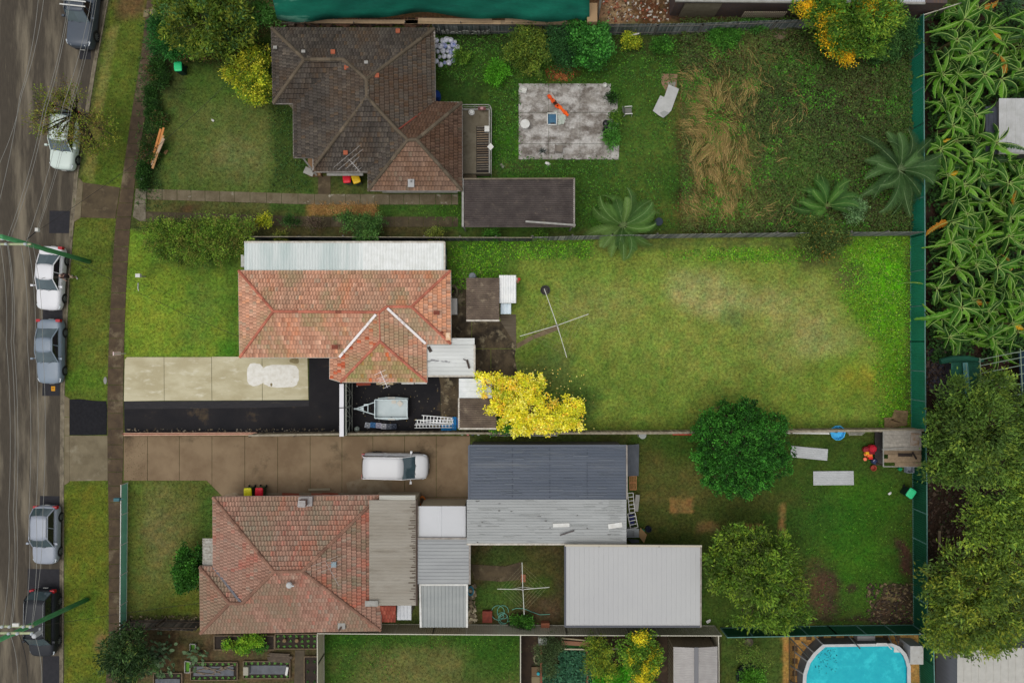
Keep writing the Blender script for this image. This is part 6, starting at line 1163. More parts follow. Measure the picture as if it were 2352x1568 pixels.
tree('creeper', 'dark green creeper covering the top end of the green steel fence', 'creeper', (2060, 90), [(2030,95,1.6,1.0,1.0,.6),(2060,70,1.8,1.1,.8,.6),(2080,95,1.5,.7,1.0,.5),(2030,120,1.0,1.0,.6,.4),(2090,60,1.8,.5,.5,.4)], [S(52, 86, 38), S(40, 72, 32), S(68, 100, 46)], K=170, nper=60, rc=.18, L=.13, Wd=.07, trunkr=.07, droop=.3)
tree('flowering_shrub', 'shrub with orange tinted leaves hanging over the fence near the lawn corner', 'shrub', (1885, 545), [(1870,520,1.5,1.2,.6,.6),(1900,545,1.7,1.2,.7,.6),(1880,570,1.2,1.1,.6,.5),(1850,540,1.3,.8,.6,.5),(1930,550,1.4,.6,.6,.4)], [S(66, 86, 38), S(84, 98, 46), S(140, 116, 50), S(52, 72, 32)], K=150, nper=55, rc=.18, L=.13, Wd=.07, trunkr=.07, w=[.35,.3,.12,.23])
tree('grey_shrub', 'pale grey green shrub between the two cycads', 'shrub', (1968, 484), [(1965,478,1.1,.75,.65,.5),(1958,495,.9,.6,.4,.4)], [S(90, 120, 74), S(108, 136, 92), S(72, 102, 60)], K=50, nper=50, rc=.15, L=.13, Wd=.06, trunkr=.04)
# south side
tree('round_shrub', 'round dark green shrub against the west wall of the red tiled house', 'shrub', (445, 1308), [(438,1308,1.4,1.0,1.5,.9),(425,1315,1.2,.6,1.0,.6)], [S(46, 90, 26), S(62, 108, 34), S(36, 72, 22)], K=190, nper=50, rc=.14, L=.14, Wd=.09, trunkr=.07, inner=.7)
tree('loquat_tree', 'dark long leafed tree at the corner of the footpath and the vegetable garden', 'tree', (295, 1488), [(270,1500,2.4,1.2,1.2,.8),(300,1480,2.7,1.2,1.2,.9),(320,1520,2.2,1.0,1.0,.7),(285,1530,2.0,1.3,.8,.6),(290,1455,2.2,.8,.5,.5),(250,1512,1.8,.7,.6,.5)], [S(44, 66, 32), S(58, 80, 40), S(34, 54, 28), S(96, 108, 50)], K=190, nper=40, rc=.2, L=.26, Wd=.075, trunkr=.12, w=[.35,.3,.25,.1])
def cactus(base, label, n, sp):
    p = W(*base); root = thing('prickly_pear', (p.x, p.y, 0), label, 'cactus'); b = MB()
    for i in range(n):
        a = random.uniform(0, 6.28); r = random.uniform(0, sp)**1.0; h = random.uniform(.2, 1.1); c = Vector((p.x+r*math.cos(a), p.y+r*math.sin(a)*1.25, h)); d = Vector((math.cos(a)*.8+random.uniform(-.4, .4), math.sin(a)*.8+random.uniform(-.4, .4), random.uniform(.0, .9))).normalized()
        l = random.uniform(.24, .38); s_ = d.cross(Vector((random.uniform(-.5, .5), random.uniform(-.5, .5), 1))).normalized(); t = s_.cross(d).normalized()*.02; vs = []
        for sg in (1, -1):
            for k in range(10): an = 6.2832*k/10; vs.append(c+d*(l/2)*(1+math.cos(an))+s_*l*.34*math.sin(an)+t*sg)
        g = random.uniform(.75, 1.3); cc = tuple(x*g for x in random.choice([S(74, 98, 62), S(90, 112, 76), S(62, 84, 52)])); b.add(vs, [tuple(range(10)), tuple(range(19, 9, -1))]+[(k, (k+1) % 10, 10+(k+1) % 10, 10+k) for k in range(10)], 0, cc)
    b.build('pads', mat('cactus', None, attr=True, rough=.7), root)
    t = MB(); t.tube([p, p+Vector((0, 0, .6))], [.12, .08], 7); t.build('stem', BARK, root)
cactus((375, 1500), 'sprawling prickly pear cactus right of the long leafed tree', 120, 1.35); cactus((462, 1495), 'smaller prickly pear cactus beside the planter frames', 34, .75)
tree('herb_shrub', 'bright lime green leafy crop below the south west corner of the red tiled house', 'bush', (567, 1478), [(560,1478,.6,.6,.5,.35),(585,1470,.6,.7,.45,.35),(525,1480,.4,.4,.35,.25),(560,1490,.4,.5,.3,.25)], [S(104, 142, 36), S(80, 124, 36), S(130, 158, 44)], K=90, nper=50, rc=.13, L=.11, Wd=.07, trunkr=.03)
tree('garden_bush', 'small green clump in the plot beside the lime green crop', 'bush', (600, 1492), [(598,1485,.4,.35,.3,.25)], G['br'], K=20, nper=40, rc=.12, L=.1, Wd=.06, trunkr=.02)
tree('olive_shrub', 'dark olive shrub at the top left of the cabbage patch', 'shrub', (1262, 1500), [(1255,1495,1.3,.9,.9,.6),(1275,1475,1.3,.7,.6,.5),(1260,1530,1.0,.7,.7,.5)], [S(60, 78, 44), S(74, 90, 52), S(50, 66, 38)], K=120, nper=60, rc=.16, L=.1, Wd=.04, trunkr=.06)
tree('citrus_tree', 'green fruit tree left of the yellow flowered one in the vegetable garden', 'tree', (1385, 1500), [(1375,1490,1.8,.9,.8,.6),(1370,1525,1.6,.9,.8,.6),(1395,1540,1.6,.8,.6,.5),(1360,1480,1.6,.5,.5,.4)], [S(88, 112, 34), S(72, 98, 32), S(128, 136, 40)], K=120, nper=50, rc=.16, L=.15, Wd=.05, trunkr=.06)
tree('flowering_tree', 'green and yellow flowered tree at the right side of the vegetable garden', 'tree', (1470, 1505), [(1450,1490,2.0,1.0,.9,.7),(1478,1475,2.1,.8,.9,.6),(1490,1510,2.0,.9,1.0,.7),(1480,1550,1.8,.9,.8,.6),(1440,1510,1.6,.6,.6,.5)], [S(84, 118, 34), S(100, 132, 42), S(66, 98, 30)], K=170, nper=46, rc=.16, L=.14, Wd=.09, trunkr=.07, extra=([(1470,1462,2.5,.4,.5,.2),(1450,1505,2.3,.4,.4,.2),(1490,1535,2.4,.6,.5,.3),(1475,1560,2.2,.5,.4,.3),(1500,1500,2.2,.4,.5,.2)], [S(206, 190, 46), S(180, 170, 40)], 18, 34, .12))
Q = []; 
def cabbage(px, py, lb_, cols, r=.26):
    p = W(px, py); root = thing('cabbage_plant', (p.x, p.y, 0), lb_, 'vegetable', 'cabbage plants of the vegetable garden'); n = 22; a = rng.random(n)*6.28; el = rng.random(n)*.9+.1
    D = np.stack([np.cos(a)*np.cos(el), np.sin(a)*np.cos(el), np.sin(el)], 1); P = np.array([[p.x, p.y, .12]])+D*.05; N = np.tile([0, 0, 1.0], (n, 1))+rng.normal(0, .2, (n, 3))
    quads('leaves', leafquads(P, D, N, r*(.8+.5*rng.random(n)), r*.75*(.8+.4*rng.random(n))), jitcol(cols, n, .15), LEAF, root); return root
cproto = [cabbage(1260, 1560, 'x', [S(52, 92, 66), S(66, 108, 80), S(42, 78, 56)], .27) for _ in range(3)]
ci = 0
for r, yy_ in enumerate(range(1496, 1572, 9)):
    k = 0
    for xx_ in range(1250, 1362, 10):
        px_, py_ = xx_+random.uniform(-3, 3), yy_+random.uniform(-3, 3)
        if yy_ < 1530 and xx_ < 1290: continue
        o = cproto[ci] if ci < 3 else copytree(cproto[ci % 3]); ci += 1; o.location = W(px_, py_, .05); o.rotation_euler = (0, 0, random.uniform(0, 6.28)); o['label'] = 'blue green cabbage, %s from the left in the %s row of the cabbage patch' % (ORD[k], ORD[r]); k += 1
tree('groundcover', 'bright green low leafy crop below the fruit trees at the bottom edge', 'bush', (1405, 1560), [(1385,1560,.4,.8,.5,.2),(1420,1560,.4,1.0,.6,.2),(1440,1545,.4,.5,.5,.2),(1385,1535,.4,.5,.3,.2)], [S(66, 140, 26), S(84, 156, 36)], K=110, nper=50, rc=.14, L=.1, Wd=.06, trunkr=.02)
tree('small_tree', 'small sparse tree on the little lawn by the pool fence', 'tree', (1722, 1500), [(1715,1498,1.6,.7,.7,.4),(1745,1512,1.5,.8,.6,.4),(1720,1515,1.3,.6,.4,.3),(1710,1480,1.5,.4,.4,.3)], [S(84, 110, 40), S(100, 112, 48), S(68, 94, 34)], K=60, nper=30, rc=.18, L=.11, Wd=.05, trunkr=.05)
# east side trees
tree('casuarina_tree', 'large olive green tree below the green shade house', 'tree', (2230, 1000), [(2210,920,5.0,1.6,1.5,1.2),(2270,900,5.2,1.5,1.4,1.2),(2180,980,4.6,1.9,1.8,1.2),(2250,980,5.6,2.3,2.2,1.5),(2320,960,5.0,1.8,2.0,1.2),(2160,1050,4.0,1.3,1.2,.9),(2220,1060,4.8,1.8,1.5,1.2),(2290,1050,5.0,2.0,1.8,1.2),(2190,1080,3.8,1.3,.9,.8),(2370,1020,5,2,2,1.2)],
     [S(72, 98, 38), S(86, 110, 42), S(60, 82, 34), S(106, 124, 46), S(68, 90, 42)], K=420, nper=64, rc=.24, L=.26, Wd=.09, inner=.6, trunkr=.24, group='olive trees on the east side', w=[.3,.25,.2,.12,.13])
tree('casuarina_tree', 'darker olive green tree at the right edge between two larger ones', 'tree', (2300, 1185), [(2300,1150,5.0,1.8,1.6,1.2),(2350,1130,5.0,1.6,1.6,1.2),(2270,1200,4.8,1.5,1.5,1.0),(2330,1210,5.2,1.9,1.8,1.2),(2390,1190,5,2,2,1.2)], [S(82, 108, 42), S(100, 124, 46), S(66, 88, 38), S(124, 142, 48)], K=260, nper=64, rc=.24, L=.26, Wd=.09, inner=.6, trunkr=.2, group='olive trees on the east side')
tree('casuarina_tree', 'large yellow olive tree above the bottom right white shed', 'tree', (2215, 1370), [(2190,1310,4.4,1.8,1.6,1.2),(2230,1360,5.4,2.2,2.0,1.5),(2160,1370,4.2,1.5,1.5,1.0),(2290,1330,5.2,1.9,1.8,1.3),(2310,1400,5.0,1.9,1.9,1.3),(2200,1420,4.6,2.0,1.7,1.2),(2270,1440,4.6,2.0,1.5,1.2),(2180,1460,3.8,1.3,.8,.8),(2330,1300,4.6,1.5,1.5,1.0),(2240,1475,4.0,1.3,.7,.7)],
     [S(90, 112, 40), S(108, 126, 44), S(70, 92, 36), S(132, 140, 50), S(80, 100, 48)], K=430, nper=64, rc=.24, L=.26, Wd=.09, inner=.6, trunkr=.24, group='olive trees on the east side')
def branch(label, pts, r):
    b = MB(); P = [W(*p) for p in pts]; b.tube(P, r, 7)
    for i in range(9): q = P[random.randrange(1, len(P))]; b.tube([q, q+Vector((random.uniform(-.5, .8), random.uniform(-.6, .6), .2)), q+Vector((random.uniform(-.6, 1.2), random.uniform(-1, 1), .3))], [.03, .02, .01], 4)
    tag(b.build('fallen_branch', mat('grey_bark', S(118, 104, 90), S(84, 72, 62), scale=5)), label, 'branch')
branch('bare grey fallen branch between the olive trees on the east side', [(2128,1092,.8),(2160,1097,1.3),(2190,1108,1.7),(2238,1122,2.2)], [.16, .13, .11, .07])
# strappy plants
def strap(base, label, n, L, wd, cols, name='strap_plant', cat='plant', h0=.1, arch=1.0, seg=6):
    p = W(*base); root = thing(name, (p.x, p.y, 0), label, cat); Q = []; C = []
    for i in range(n):
        a = random.uniform(0, 6.283); l = L*random.uniform(.6, 1.1); el = random.uniform(.3, 1.3); pts = []
        for k in range(seg+1):
            t = k/seg; r = l*t*math.cos(el)*(1); z = h0 + l*(t*math.sin(el)-arch*.45*t*t); pts.append(np.array([p.x+r*math.cos(a), p.y+r*math.sin(a), max(z, .03)]))
        s_ = np.array([-math.sin(a), math.cos(a), 0])*wd/2; c = np.array(random.choice(cols))*random.uniform(.7, 1.3)
        for k in range(seg): w0 = (1-k/seg)**.6; w1 = (1-(k+1)/seg)**.6; Q.append([pts[k]-s_*w0, pts[k+1]-s_*w1, pts[k+1]+s_*w1, pts[k]+s_*w0]); C.append(c)
    quads('leaves', Q, C, LEAF, root); return root
strap((2160, 950), 'spiky green strap leafed plant beside the green shade house', 90, 1.5, .06, [S(84, 122, 44), S(66, 104, 38), S(110, 140, 60)])
strap((2318, 10), 'tall bluish strap leafed clump at the top right corner', 110, 2.2, .05, [S(66, 96, 66), S(82, 112, 80), S(50, 80, 52)])
strap((2345, 640), 'thin leafed clump right of the banana plants at the right edge', 60, 1.2, .05, [S(70, 110, 50), S(56, 90, 40)])
# cycads / palms with feathered fronds
def palm(base, label, nf, L, hs, cols, rachis, name='cycad', az0=0, az1=6.283, lean=(0, 0)):
    cols = [tuple(x*.95 for x in c) for c in cols]; nf = int(nf*.9)
    p = W(*base); root = thing(name, (p.x, p.y, 0), label, 'palm', 'cycads and palms of the back yards'); b = MB(); top = Vector((p.x+lean[0], p.y+lean[1], hs)); b.tube([p, top], [.28, .2], 10); b.build('trunk', mat('palm_trunk', S(74, 60, 44), S(54, 44, 34), scale=8), root)
    Q = []; C = []; rb = MB()
    for i in range(nf):
        a = az0+(az1-az0)*(i+random.uniform(-.3, .3))/nf; l = L*random.uniform(.8, 1.1); el = random.uniform(.35, 1.05); drop = random.uniform(.35, .85); tw = random.uniform(-.5, .5); pts = []; seg = 26
        for k in range(seg+1):
            t = k/seg; b_ = a+tw*t*t; pts.append(top+Vector((math.cos(b_)*l*t*math.cos(el), math.sin(b_)*l*t*math.cos(el), l*(t*math.sin(el)-drop*t*t))))
        rb.tube(pts[::4]+[pts[-1]], [.022]*len(pts[::4])+[.006], 4); c = np.array(random.choice(cols))*random.uniform(.75, 1.25); side = Vector((-math.sin(a), math.cos(a), 0))
        for k in range(3, seg):
            for sub in (0, .5):
                q = pts[k].lerp(pts[min(k+1, seg)], sub); t = (k+sub)/seg; ll = .36*L/2.4*math.sin(math.pi*(.12+.86*t))**.7; d = (pts[min(k+1, seg)]-pts[k-1]).normalized()
                for sg in (-1, 1):
                    v = (side*sg*.7+d*.75+Vector((0, 0, .22))).normalized()*ll; w_ = d*.028; e2 = q+v; Q.append([q-w_, q+w_, e2+w_*.3-Vector((0, 0, .03)), e2-w_*.3-Vector((0, 0, .03))]); C.append(c*random.uniform(.85, 1.15))
    quads('fronds', Q, C, LEAF, root); rb.build('frond_stalk', mat('frond_'+label[:9], rachis), root)
palm((1426, 523), 'grey green palm growing through the paling fence above the big lawn', 26, 3.5, .9, [S(72, 102, 44), S(58, 88, 38), S(86, 112, 54)], S(120, 140, 88))
palm((1888, 478), 'mid green cycad near the fence in the overgrown yard', 26, 3.1, .7, [S(64, 100, 38), S(52, 86, 34)], S(116, 138, 76), az0=-.3, az1=4.0)
palm((2042, 400), 'largest dark bluish green palm beside the green steel fence', 34, 3.9, 1.3, [S(50, 78, 38), S(42, 66, 32), S(62, 90, 46)], S(110, 130, 88))
palm((2210, 395), 'dark palm fronds among the banana plants near the right edge', 16, 3.0, 1.0, [S(50, 84, 40), S(42, 70, 34)], S(110, 130, 88))
# banana plants
BST = mat('banana_stem', S(104, 104, 58), S(84, 70, 46), scale=3); BMR = mat('banana_midrib', S(150, 176, 96), rough=.6)
def banana(i0, nl, H_, L):
    root = thing('banana_plant', (0, 0, 0), 'x', 'banana plant', 'banana plants along the green fence'); b = MB(); b.tube([(0, 0, 0), (.05, .03, H_*.6), (.02, 0, H_)], [.13, .1, .06], 8); 
    s_ = b.build('stem', BST, None, origin=(0, 0, 0)); s_.parent = root; Q = []; C = []; rb = MB(); off = random.uniform(0, 6)
    for i in range(nl):
        a = off+i*2.4+random.gauss(0, .55); l = L*random.uniform(.5, 1.2); el = random.uniform(.2, 1.0); drop = random.uniform(.15, .8); seg = 20; pts = []; tw = random.uniform(-.9, .9)
        for k in range(seg+1):
            t = k/seg; pts.append(Vector((math.cos(a+tw*t*t*.5)*l*t*math.cos(el)*(1.0), math.sin(a+tw*t*t*.5)*l*t*math.cos(el), H_-.1+l*(t*math.sin(el)-drop*t*t))))
        col_ = random.choice([S(80, 130, 32), S(62, 108, 28), S(106, 156, 46), S(46, 84, 24)]); yel = i == 3 and i0 == 2
        if yel: col_ = random.choice([S(206, 158, 30), S(180, 120, 34)])
        rb.tube(pts[::4]+[pts[-1]], [.026, .022, .02, .016, .012, .006][:len(pts[::4])]+[.004], 5)
        side0 = Vector((-math.sin(a), math.cos(a), 0)); hw = .31*random.uniform(.7, 1.2); torn = random.random()
        fold = random.uniform(.35, 1.15)
        for k in range(3, seg):
            for sub in (0, .5):
                t0 = (k+sub)/seg; t1 = t0+.5/seg*(.97 if torn > .3 else .7); p0 = pts[k].lerp(pts[k+1], sub); p1 = pts[k].lerp(pts[k+1], min(1, sub+.5*(.97 if torn > .3 else .72))); d = (pts[k+1]-pts[k]).normalized()
                w0 = hw*min(1, (t0-.08)/.12)*(1-t0)**.42
                for sg in (-1, 1):
                    v = (side0*sg*math.cos(fold)+Vector((0, 0, -math.sin(fold)))+d*.25).normalized()*w0*random.uniform(.62, 1.15)+Vector((0, 0, random.uniform(-.04, .02)))
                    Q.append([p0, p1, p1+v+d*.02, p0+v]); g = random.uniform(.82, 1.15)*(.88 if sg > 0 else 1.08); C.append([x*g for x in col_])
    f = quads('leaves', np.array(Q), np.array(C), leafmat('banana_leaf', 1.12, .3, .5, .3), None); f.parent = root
    r = rb.build('midrib', BMR, None, origin=(0, 0, 0)); r.parent = root; return root
protos = [banana(i % 8, random.choice([9, 11, 13, 15]), 1.3+.45*(i % 4), 1.95+.25*(i % 3)) for i in range(14)]
i = 0
for r in range(20):
    y0 = 46+r*38.5; k = 0
    for c_ in range(6):
        x = 2134+c_*39+(r % 2)*18+random.uniform(-13, 13); y = y0+random.uniform(-14, 14)
        if x > (2345 if y < 560 else 2325-(y-560)*.08) or (x > 2240 and 215 < y < 372) or (y < 75 and x > 2250): continue
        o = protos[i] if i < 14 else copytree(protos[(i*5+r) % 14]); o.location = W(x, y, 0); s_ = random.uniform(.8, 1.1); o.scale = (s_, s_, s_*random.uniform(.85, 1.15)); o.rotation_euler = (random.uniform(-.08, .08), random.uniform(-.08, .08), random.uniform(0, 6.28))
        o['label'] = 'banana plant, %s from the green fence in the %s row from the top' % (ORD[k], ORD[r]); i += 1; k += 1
# =================== WEEDS, LONG GRASS, GROUND LITTER (stuff) ===================
def fieldpts(n, x0, y0, x1, y1, fn):
    X = rng.uniform(x0, x1, n); Y = rng.uniform(y0, y1, n); k = rng.random(n) < fn(X, Y); return X[k], Y[k]
def inside(sh, X, Y, soft=6): return np.clip(.5-sdf(sh, X, Y)/soft, 0, 1)
def px2w(X, Y, z): return np.stack([(X-CX)/SC, (CY-Y)/SC, z], 1)
WEEDM = mat('weed_leaf', None, attr=True, rough=.7, spec=.2)
def weeds(name, label, X, Y, L, Wd, cols, z=(.02, .12), upr=.5, colfield=0.0, var=.22, w=None, cl=0):
    n = len(X); zz = rng.uniform(z[0], z[1], n); 
    if cl: zz = zz+cl*fbm(X/14, Y/14, 41, 3)
    P = px2w(X, Y, zz); a = rng.random(n)*6.283; D = np.stack([np.cos(a), np.sin(a), rng.random(n)*upr], 1); N = rng.normal(0, .35, (n, 3))+np.array([0, 0, 1.0]); Ls = L*(.5+rng.random(n)); Q = leafquads(P, D, N, Ls, Wd/L*Ls)
    C = jitcol(cols, n, var, w)
    g = .7+.6*fbm(X/18, Y/18, 61, 3); C = C*g[:, None]
    if colfield > 0: F = ground_col(X, Y); C = C*(1-colfield)+F*1.15*colfield
    o = quads(name, Q, C, WEEDM); o['kind'] = 'stuff'; o['label'] = label; o['category'] = 'weeds' if 'grass' not in name else 'grass'; return o
# mown turf texture everywhere that is grass
GR = [r_(150,-10,340,1568), r_(285,535,552,820), r_(1036,548,2092,988), r_(335,90,720,440), r_(1000,75,1570,530), r_(290,1100,490,1440), r_(1440,1000,2098,1440), r_(744,1455,1197,1568), r_(1655,1450,1798,1568), r_(1078,1250,1297,1438), r_(335,460,1060,490)]
def grassmask(X, Y):
    m = np.zeros(X.shape)
    for g in GR: m = np.maximum(m, inside(g, X, Y, 3))
    for (p) in ([(FL[0][0]-6, -60)],): pass
    fl = np.interp(Y, [p[1] for p in FL], [p[0] for p in FL]); fr = np.interp(Y, [p[1] for p in FR], [p[0] for p in FR]); kx_ = np.interp(Y, [k[1] for k in KERB], [k[0] for k in KERB])
    m = np.where((X > fl-1) & (X < fr+1), 0, m); m = np.where(X < kx_+1, 0, m)
    for s_ in (('p', [(184,415),(278,428),(268,505),(184,502)]), r_(147,913,285,1106), r_(284,820,712,1003), r_(731,404,759,446), ('p', [(1187,787),(1280,742),(1288,757),(1187,803)]), r_(1190,192,1422,368), r_(1036,700,1187,990)): m = m*(1-inside(s_, X, Y, 2))
    F = ground_col(X, Y); green = np.clip((F[..., 1]-F[..., 0]*.82)/(F[..., 1]+1e-4)*5, .05, 1); return m*green
def turf():
    X = rng.uniform(150, 2098, 330000); Y = rng.uniform(0, 1568, 330000); k = rng.random(len(X)) < grassmask(X, Y); X, Y = X[k], Y[k]; n = len(X)
    a = rng.random(n)*6.283; D = np.stack([np.cos(a)*.8, np.sin(a)*.8, .35+rng.random(n)*.5], 1); N = np.stack([np.cos(a+1.57), np.sin(a+1.57), np.ones(n)], 1); Ls = .05+.07*rng.random(n)
    C = ground_col(X, Y)*1.1*(1+rng.normal(0, .38, (n, 1))); o = quads('grass', leafquads(px2w(X, Y, np.zeros(n)), D, N, Ls, Ls*.4), np.clip(C, .004, .9), WEEDM); o['kind'] = 'stuff'; o['label'] = 'short mown grass of the lawns and road verges'; o['category'] = 'grass'
turf()
lush = lambda X, Y: np.maximum.reduce([inside(('p', [(1930,545),(2092,545),(2092,985),(2030,985),(2020,800),(1950,690)]), X, Y, 50)*.8, inside(e_(1740,586,150,14), X, Y, 14)*.9, inside(r_(1035,553,1360,592), X, Y, 16), inside(r_(1035,553,1150,660), X, Y, 24)])*(.35+.9*(fbm(X/12, Y/12, 71, 3) > .47))
X, Y = fieldpts(120000, 1030, 545, 2094, 988, lush); weeds('weeds', 'bright broad leafed weeds around the edges of the big mown lawn', X, Y, .11, .07, [S(92, 148, 26), S(74, 128, 26), S(116, 168, 30), S(58, 96, 28), S(124, 146, 60)], z=(.02, .10), w=[.3,.25,.2,.15,.1])
big = lambda X, Y: inside(r_(1562,48,2088,534), X, Y, 10)*(1-.9*inside(e_(1640,330,60,190), X, Y, 50))
X, Y = fieldpts(100000, 1560, 45, 2092, 536, big); weeds('overgrown_weeds', 'waist high dark green and brown weeds filling the overgrown back yard', X, Y, .13, .075, [S(68, 98, 38), S(52, 78, 30), S(90, 122, 48), S(74, 62, 40), S(88, 82, 44)], z=(.02, .18), w=[.34,.26,.2,.1,.1], colfield=.42, cl=.6)
grn = lambda X, Y: inside(r_(1562,48,2088,534), X, Y, 10)*(fbm(X/40, Y/40, 15, 3) > .56)
X, Y = fieldpts(26000, 1560, 45, 2092, 536, grn); weeds('overgrown_weeds', 'brighter green weed patches scattered in the overgrown back yard', X, Y, .12, .07, [S(74, 134, 30), S(60, 112, 32)], z=(.05, .2), cl=.65)
nb = lambda X, Y: np.maximum.reduce([inside(r_(1002,80,1400,192), X, Y, 20)*.9, inside(r_(1400,85,1560,200), X, Y, 30)*.8, inside(r_(1125,200,1192,400), X, Y, 14), inside(r_(1325,395,1560,525), X, Y, 40)*.6, inside(r_(1420,190,1560,400), X, Y, 30)*.3, inside(r_(1190,366,1420,405), X, Y, 12)])*(fbm(X/11, Y/11, 19, 3) > .42)
X, Y = fieldpts(60000, 1000, 75, 1562, 530, nb); weeds('weeds', 'green weeds and rough grass of the north back yard around the slab', X, Y, .11, .06, [S(62, 108, 32), S(50, 88, 28), S(84, 128, 36), S(60, 76, 32)], z=(.02, .12), w=[.35,.3,.15,.2], cl=.15)
sb = lambda X, Y: np.maximum.reduce([inside(r_(1840,1120,2096,1430), X, Y, 60)*.5, inside(r_(1830,1425,2095,1437), X, Y, 6), inside(r_(748,1460,900,1568), X, Y, 50)*.6, inside(r_(748,1458,1190,1490), X, Y, 20)*.8, inside(r_(1140,1480,1192,1568), X, Y, 20)*.8, inside(r_(632,1455,728,1488), X, Y, 6), inside(r_(960,472,1056,504), X, Y, 8)])*(fbm(X/12, Y/12, 29, 3) > .45)
X, Y = fieldpts(90000, 620, 470, 2098, 1568, sb); weeds('weeds', 'green weeds and clover in the south yards and beside the fences', X, Y, .09, .055, [S(66, 114, 26), S(52, 96, 24), S(90, 132, 34)], z=(.02, .09))
ds = lambda X, Y: np.maximum.reduce([inside(r_(335,92,560,135), X, Y, 20), inside(r_(316,130,372,480), X, Y, 12)*.7, inside(r_(625,240,712,436), X, Y, 26)*.7, inside(e_(1290,168,32,18), X, Y, 10)*0])*(fbm(X/11, Y/11, 39, 3) > .45)
X, Y = fieldpts(26000, 300, 85, 720, 482, ds); weeds('weeds', 'dark weeds around the front garden beds of the dark tiled house', X, Y, .11, .06, [S(52, 84, 34), S(42, 66, 28), S(74, 100, 38)], z=(.02, .14))
X, Y = fieldpts(36000, 2123, 20, 2400, 830, lambda X, Y: (fbm(X/16, Y/16, 49, 3) > .42)*.9); weeds('undergrowth', 'dark leafy undergrowth beneath the banana plants', X, Y, .22, .13, [S(40, 72, 28), S(54, 90, 34), S(32, 56, 24)], z=(.05, .5), cl=.6)
X, Y = fieldpts(9000, 2128, 880, 2400, 1500, lambda X, Y: (fbm(X/16, Y/16, 59, 3) > .52)*.8); weeds('undergrowth', 'dark undergrowth and litter beneath the olive trees on the east side', X, Y, .13, .07, [S(54, 66, 32), S(74, 54, 36), S(60, 80, 34)], z=(.02, .25))
X, Y = fieldpts(3800, 1250, 145, 1330, 190, lambda X, Y: inside(e_(1288,168,30,16), X, Y, 8)); weeds('leaf_litter', 'reddish brown fallen leaves under the shrubs by the slab', X, Y, .1, .06, [S(146, 84, 44), S(118, 64, 36), S(166, 110, 62)], z=(.01, .06))
X, Y = fieldpts(5000, 712, 460, 872, 496, lambda X, Y: inside(r_(718,466,866,492), X, Y, 10)*(fbm(X/9, Y/9, 69, 3) > .4)); weeds('leaf_litter', 'orange brown dead grass between the two strip driveways', X, Y, .12, .02, [S(156, 116, 64), S(128, 94, 52), S(178, 140, 84)], z=(.01, .07))
# long dry straw grass combed by the wind
def straw():
    dens = lambda X, Y: .75*np.clip(inside(e_(1615,300,46,110,-8), X, Y, 30)+inside(e_(1660,400,56,90), X, Y, 36)+inside(e_(1700,230,40,40), X, Y, 30)*.4+inside(e_(1640,480,60,30), X, Y, 24)*.6, 0, 1)*(.06+.9*(fbm(X/16, Y/30, 91, 3) > .54))+.05*inside(r_(1560,90,1900,520), X, Y, 90)*(fbm(X/24, Y/30, 93, 3) > .53)
    X, Y = fieldpts(70000, 1560, 120, 1860, 530, dens); n = len(X); an = (fbm(X/70, Y/70, 95, 2)-.5)*4.5+1.9; seg = 4; L = .45+.5*rng.random(n); P = px2w(X, Y, rng.uniform(.1, .55, n)); Qs = []; cc = jitcol([S(146, 124, 72), S(170, 146, 92), S(122, 104, 58), S(100, 102, 46)], n, .2, [.35,.2,.25,.2]); Cs = []
    for k in range(3):
        a = an+rng.normal(0, .35, n)+k*.15; D = np.stack([np.cos(a), np.sin(a), .45-.4*k+rng.normal(0, .1, n)], 1); D = nrm(D)*(L/3)[:, None]; s_ = np.stack([-np.sin(a), np.cos(a), np.zeros(n)], 1)*.012*(1-.25*k); Qs.append(np.stack([P-s_, P+D-s_*.8, P+D+s_*.8, P+s_], 1)); Cs.append(cc); P = P+D
    o = quads('long_grass', np.concatenate(Qs), np.concatenate(Cs), WEEDM); o['kind'] = 'stuff'; o['label'] = 'long straw coloured dry grass flattened in swirls'; o['category'] = 'grass'
straw()
# fallen yellow leaves and rubble
X, Y = fieldpts(420, 1080, 830, 1370, 1000, lambda X, Y: inside(e_(1230,920,140,80), X, Y, 50)*.8); weeds('leaf_litter', 'scattered pale yellow fallen leaves around the yellow vine', X, Y, .09, .08, [S(230, 214, 120), S(214, 180, 80)], z=(.05, .07), upr=.05)
def rubble(label, x0, y0, x1, y1, n, cols, s0=.05, s1=.2, name='rubble', sh=None):
    b = MB(); k = 0
    while k < n:
        x, y = random.uniform(x0, x1), random.uniform(y0, y1); k += 1
        if sh is not None and float(sdf(sh, np.array([x]), np.array([y]))[0]) > 0: continue
        p = W(x, y); s_ = random.uniform(s0, s1); a = random.uniform(0, 3.14); d = Vector((math.cos(a), math.sin(a), random.uniform(-.1, .1)))*s_; g = random.uniform(.7, 1.2); b.bar(p-d/2+Vector((0, 0, .04)), p+d/2+Vector((0, 0, .05)), s_*random.uniform(.3, .8), s_*.4, c=tuple(v*g for v in random.choice(cols)))
    o = b.build(name, mat('rubble', None, attr=True, var=.2)); o['kind'] = 'stuff'; o['label'] = label; o['category'] = 'rubble'
rubble('builders rubble, bricks and timber offcuts on the building site', 1385, 0, 1535, 50, 260, [S(140, 80, 56), S(150, 130, 104), S(110, 84, 60), S(176, 170, 160), S(84, 60, 44)], .05, .22)
rubble('dark bricks and slate pieces stacked below the banana plants', 2128, 800, 2170, 900, 260, [S(62, 62, 72), S(74, 60, 54), S(90, 74, 62)], .1, .25)
rubble('sticks and timber litter under the east side trees', 2130, 1050, 2352, 1330, 700, [S(80, 62, 50), S(96, 80, 64), S(56, 46, 38)], .04, .3)
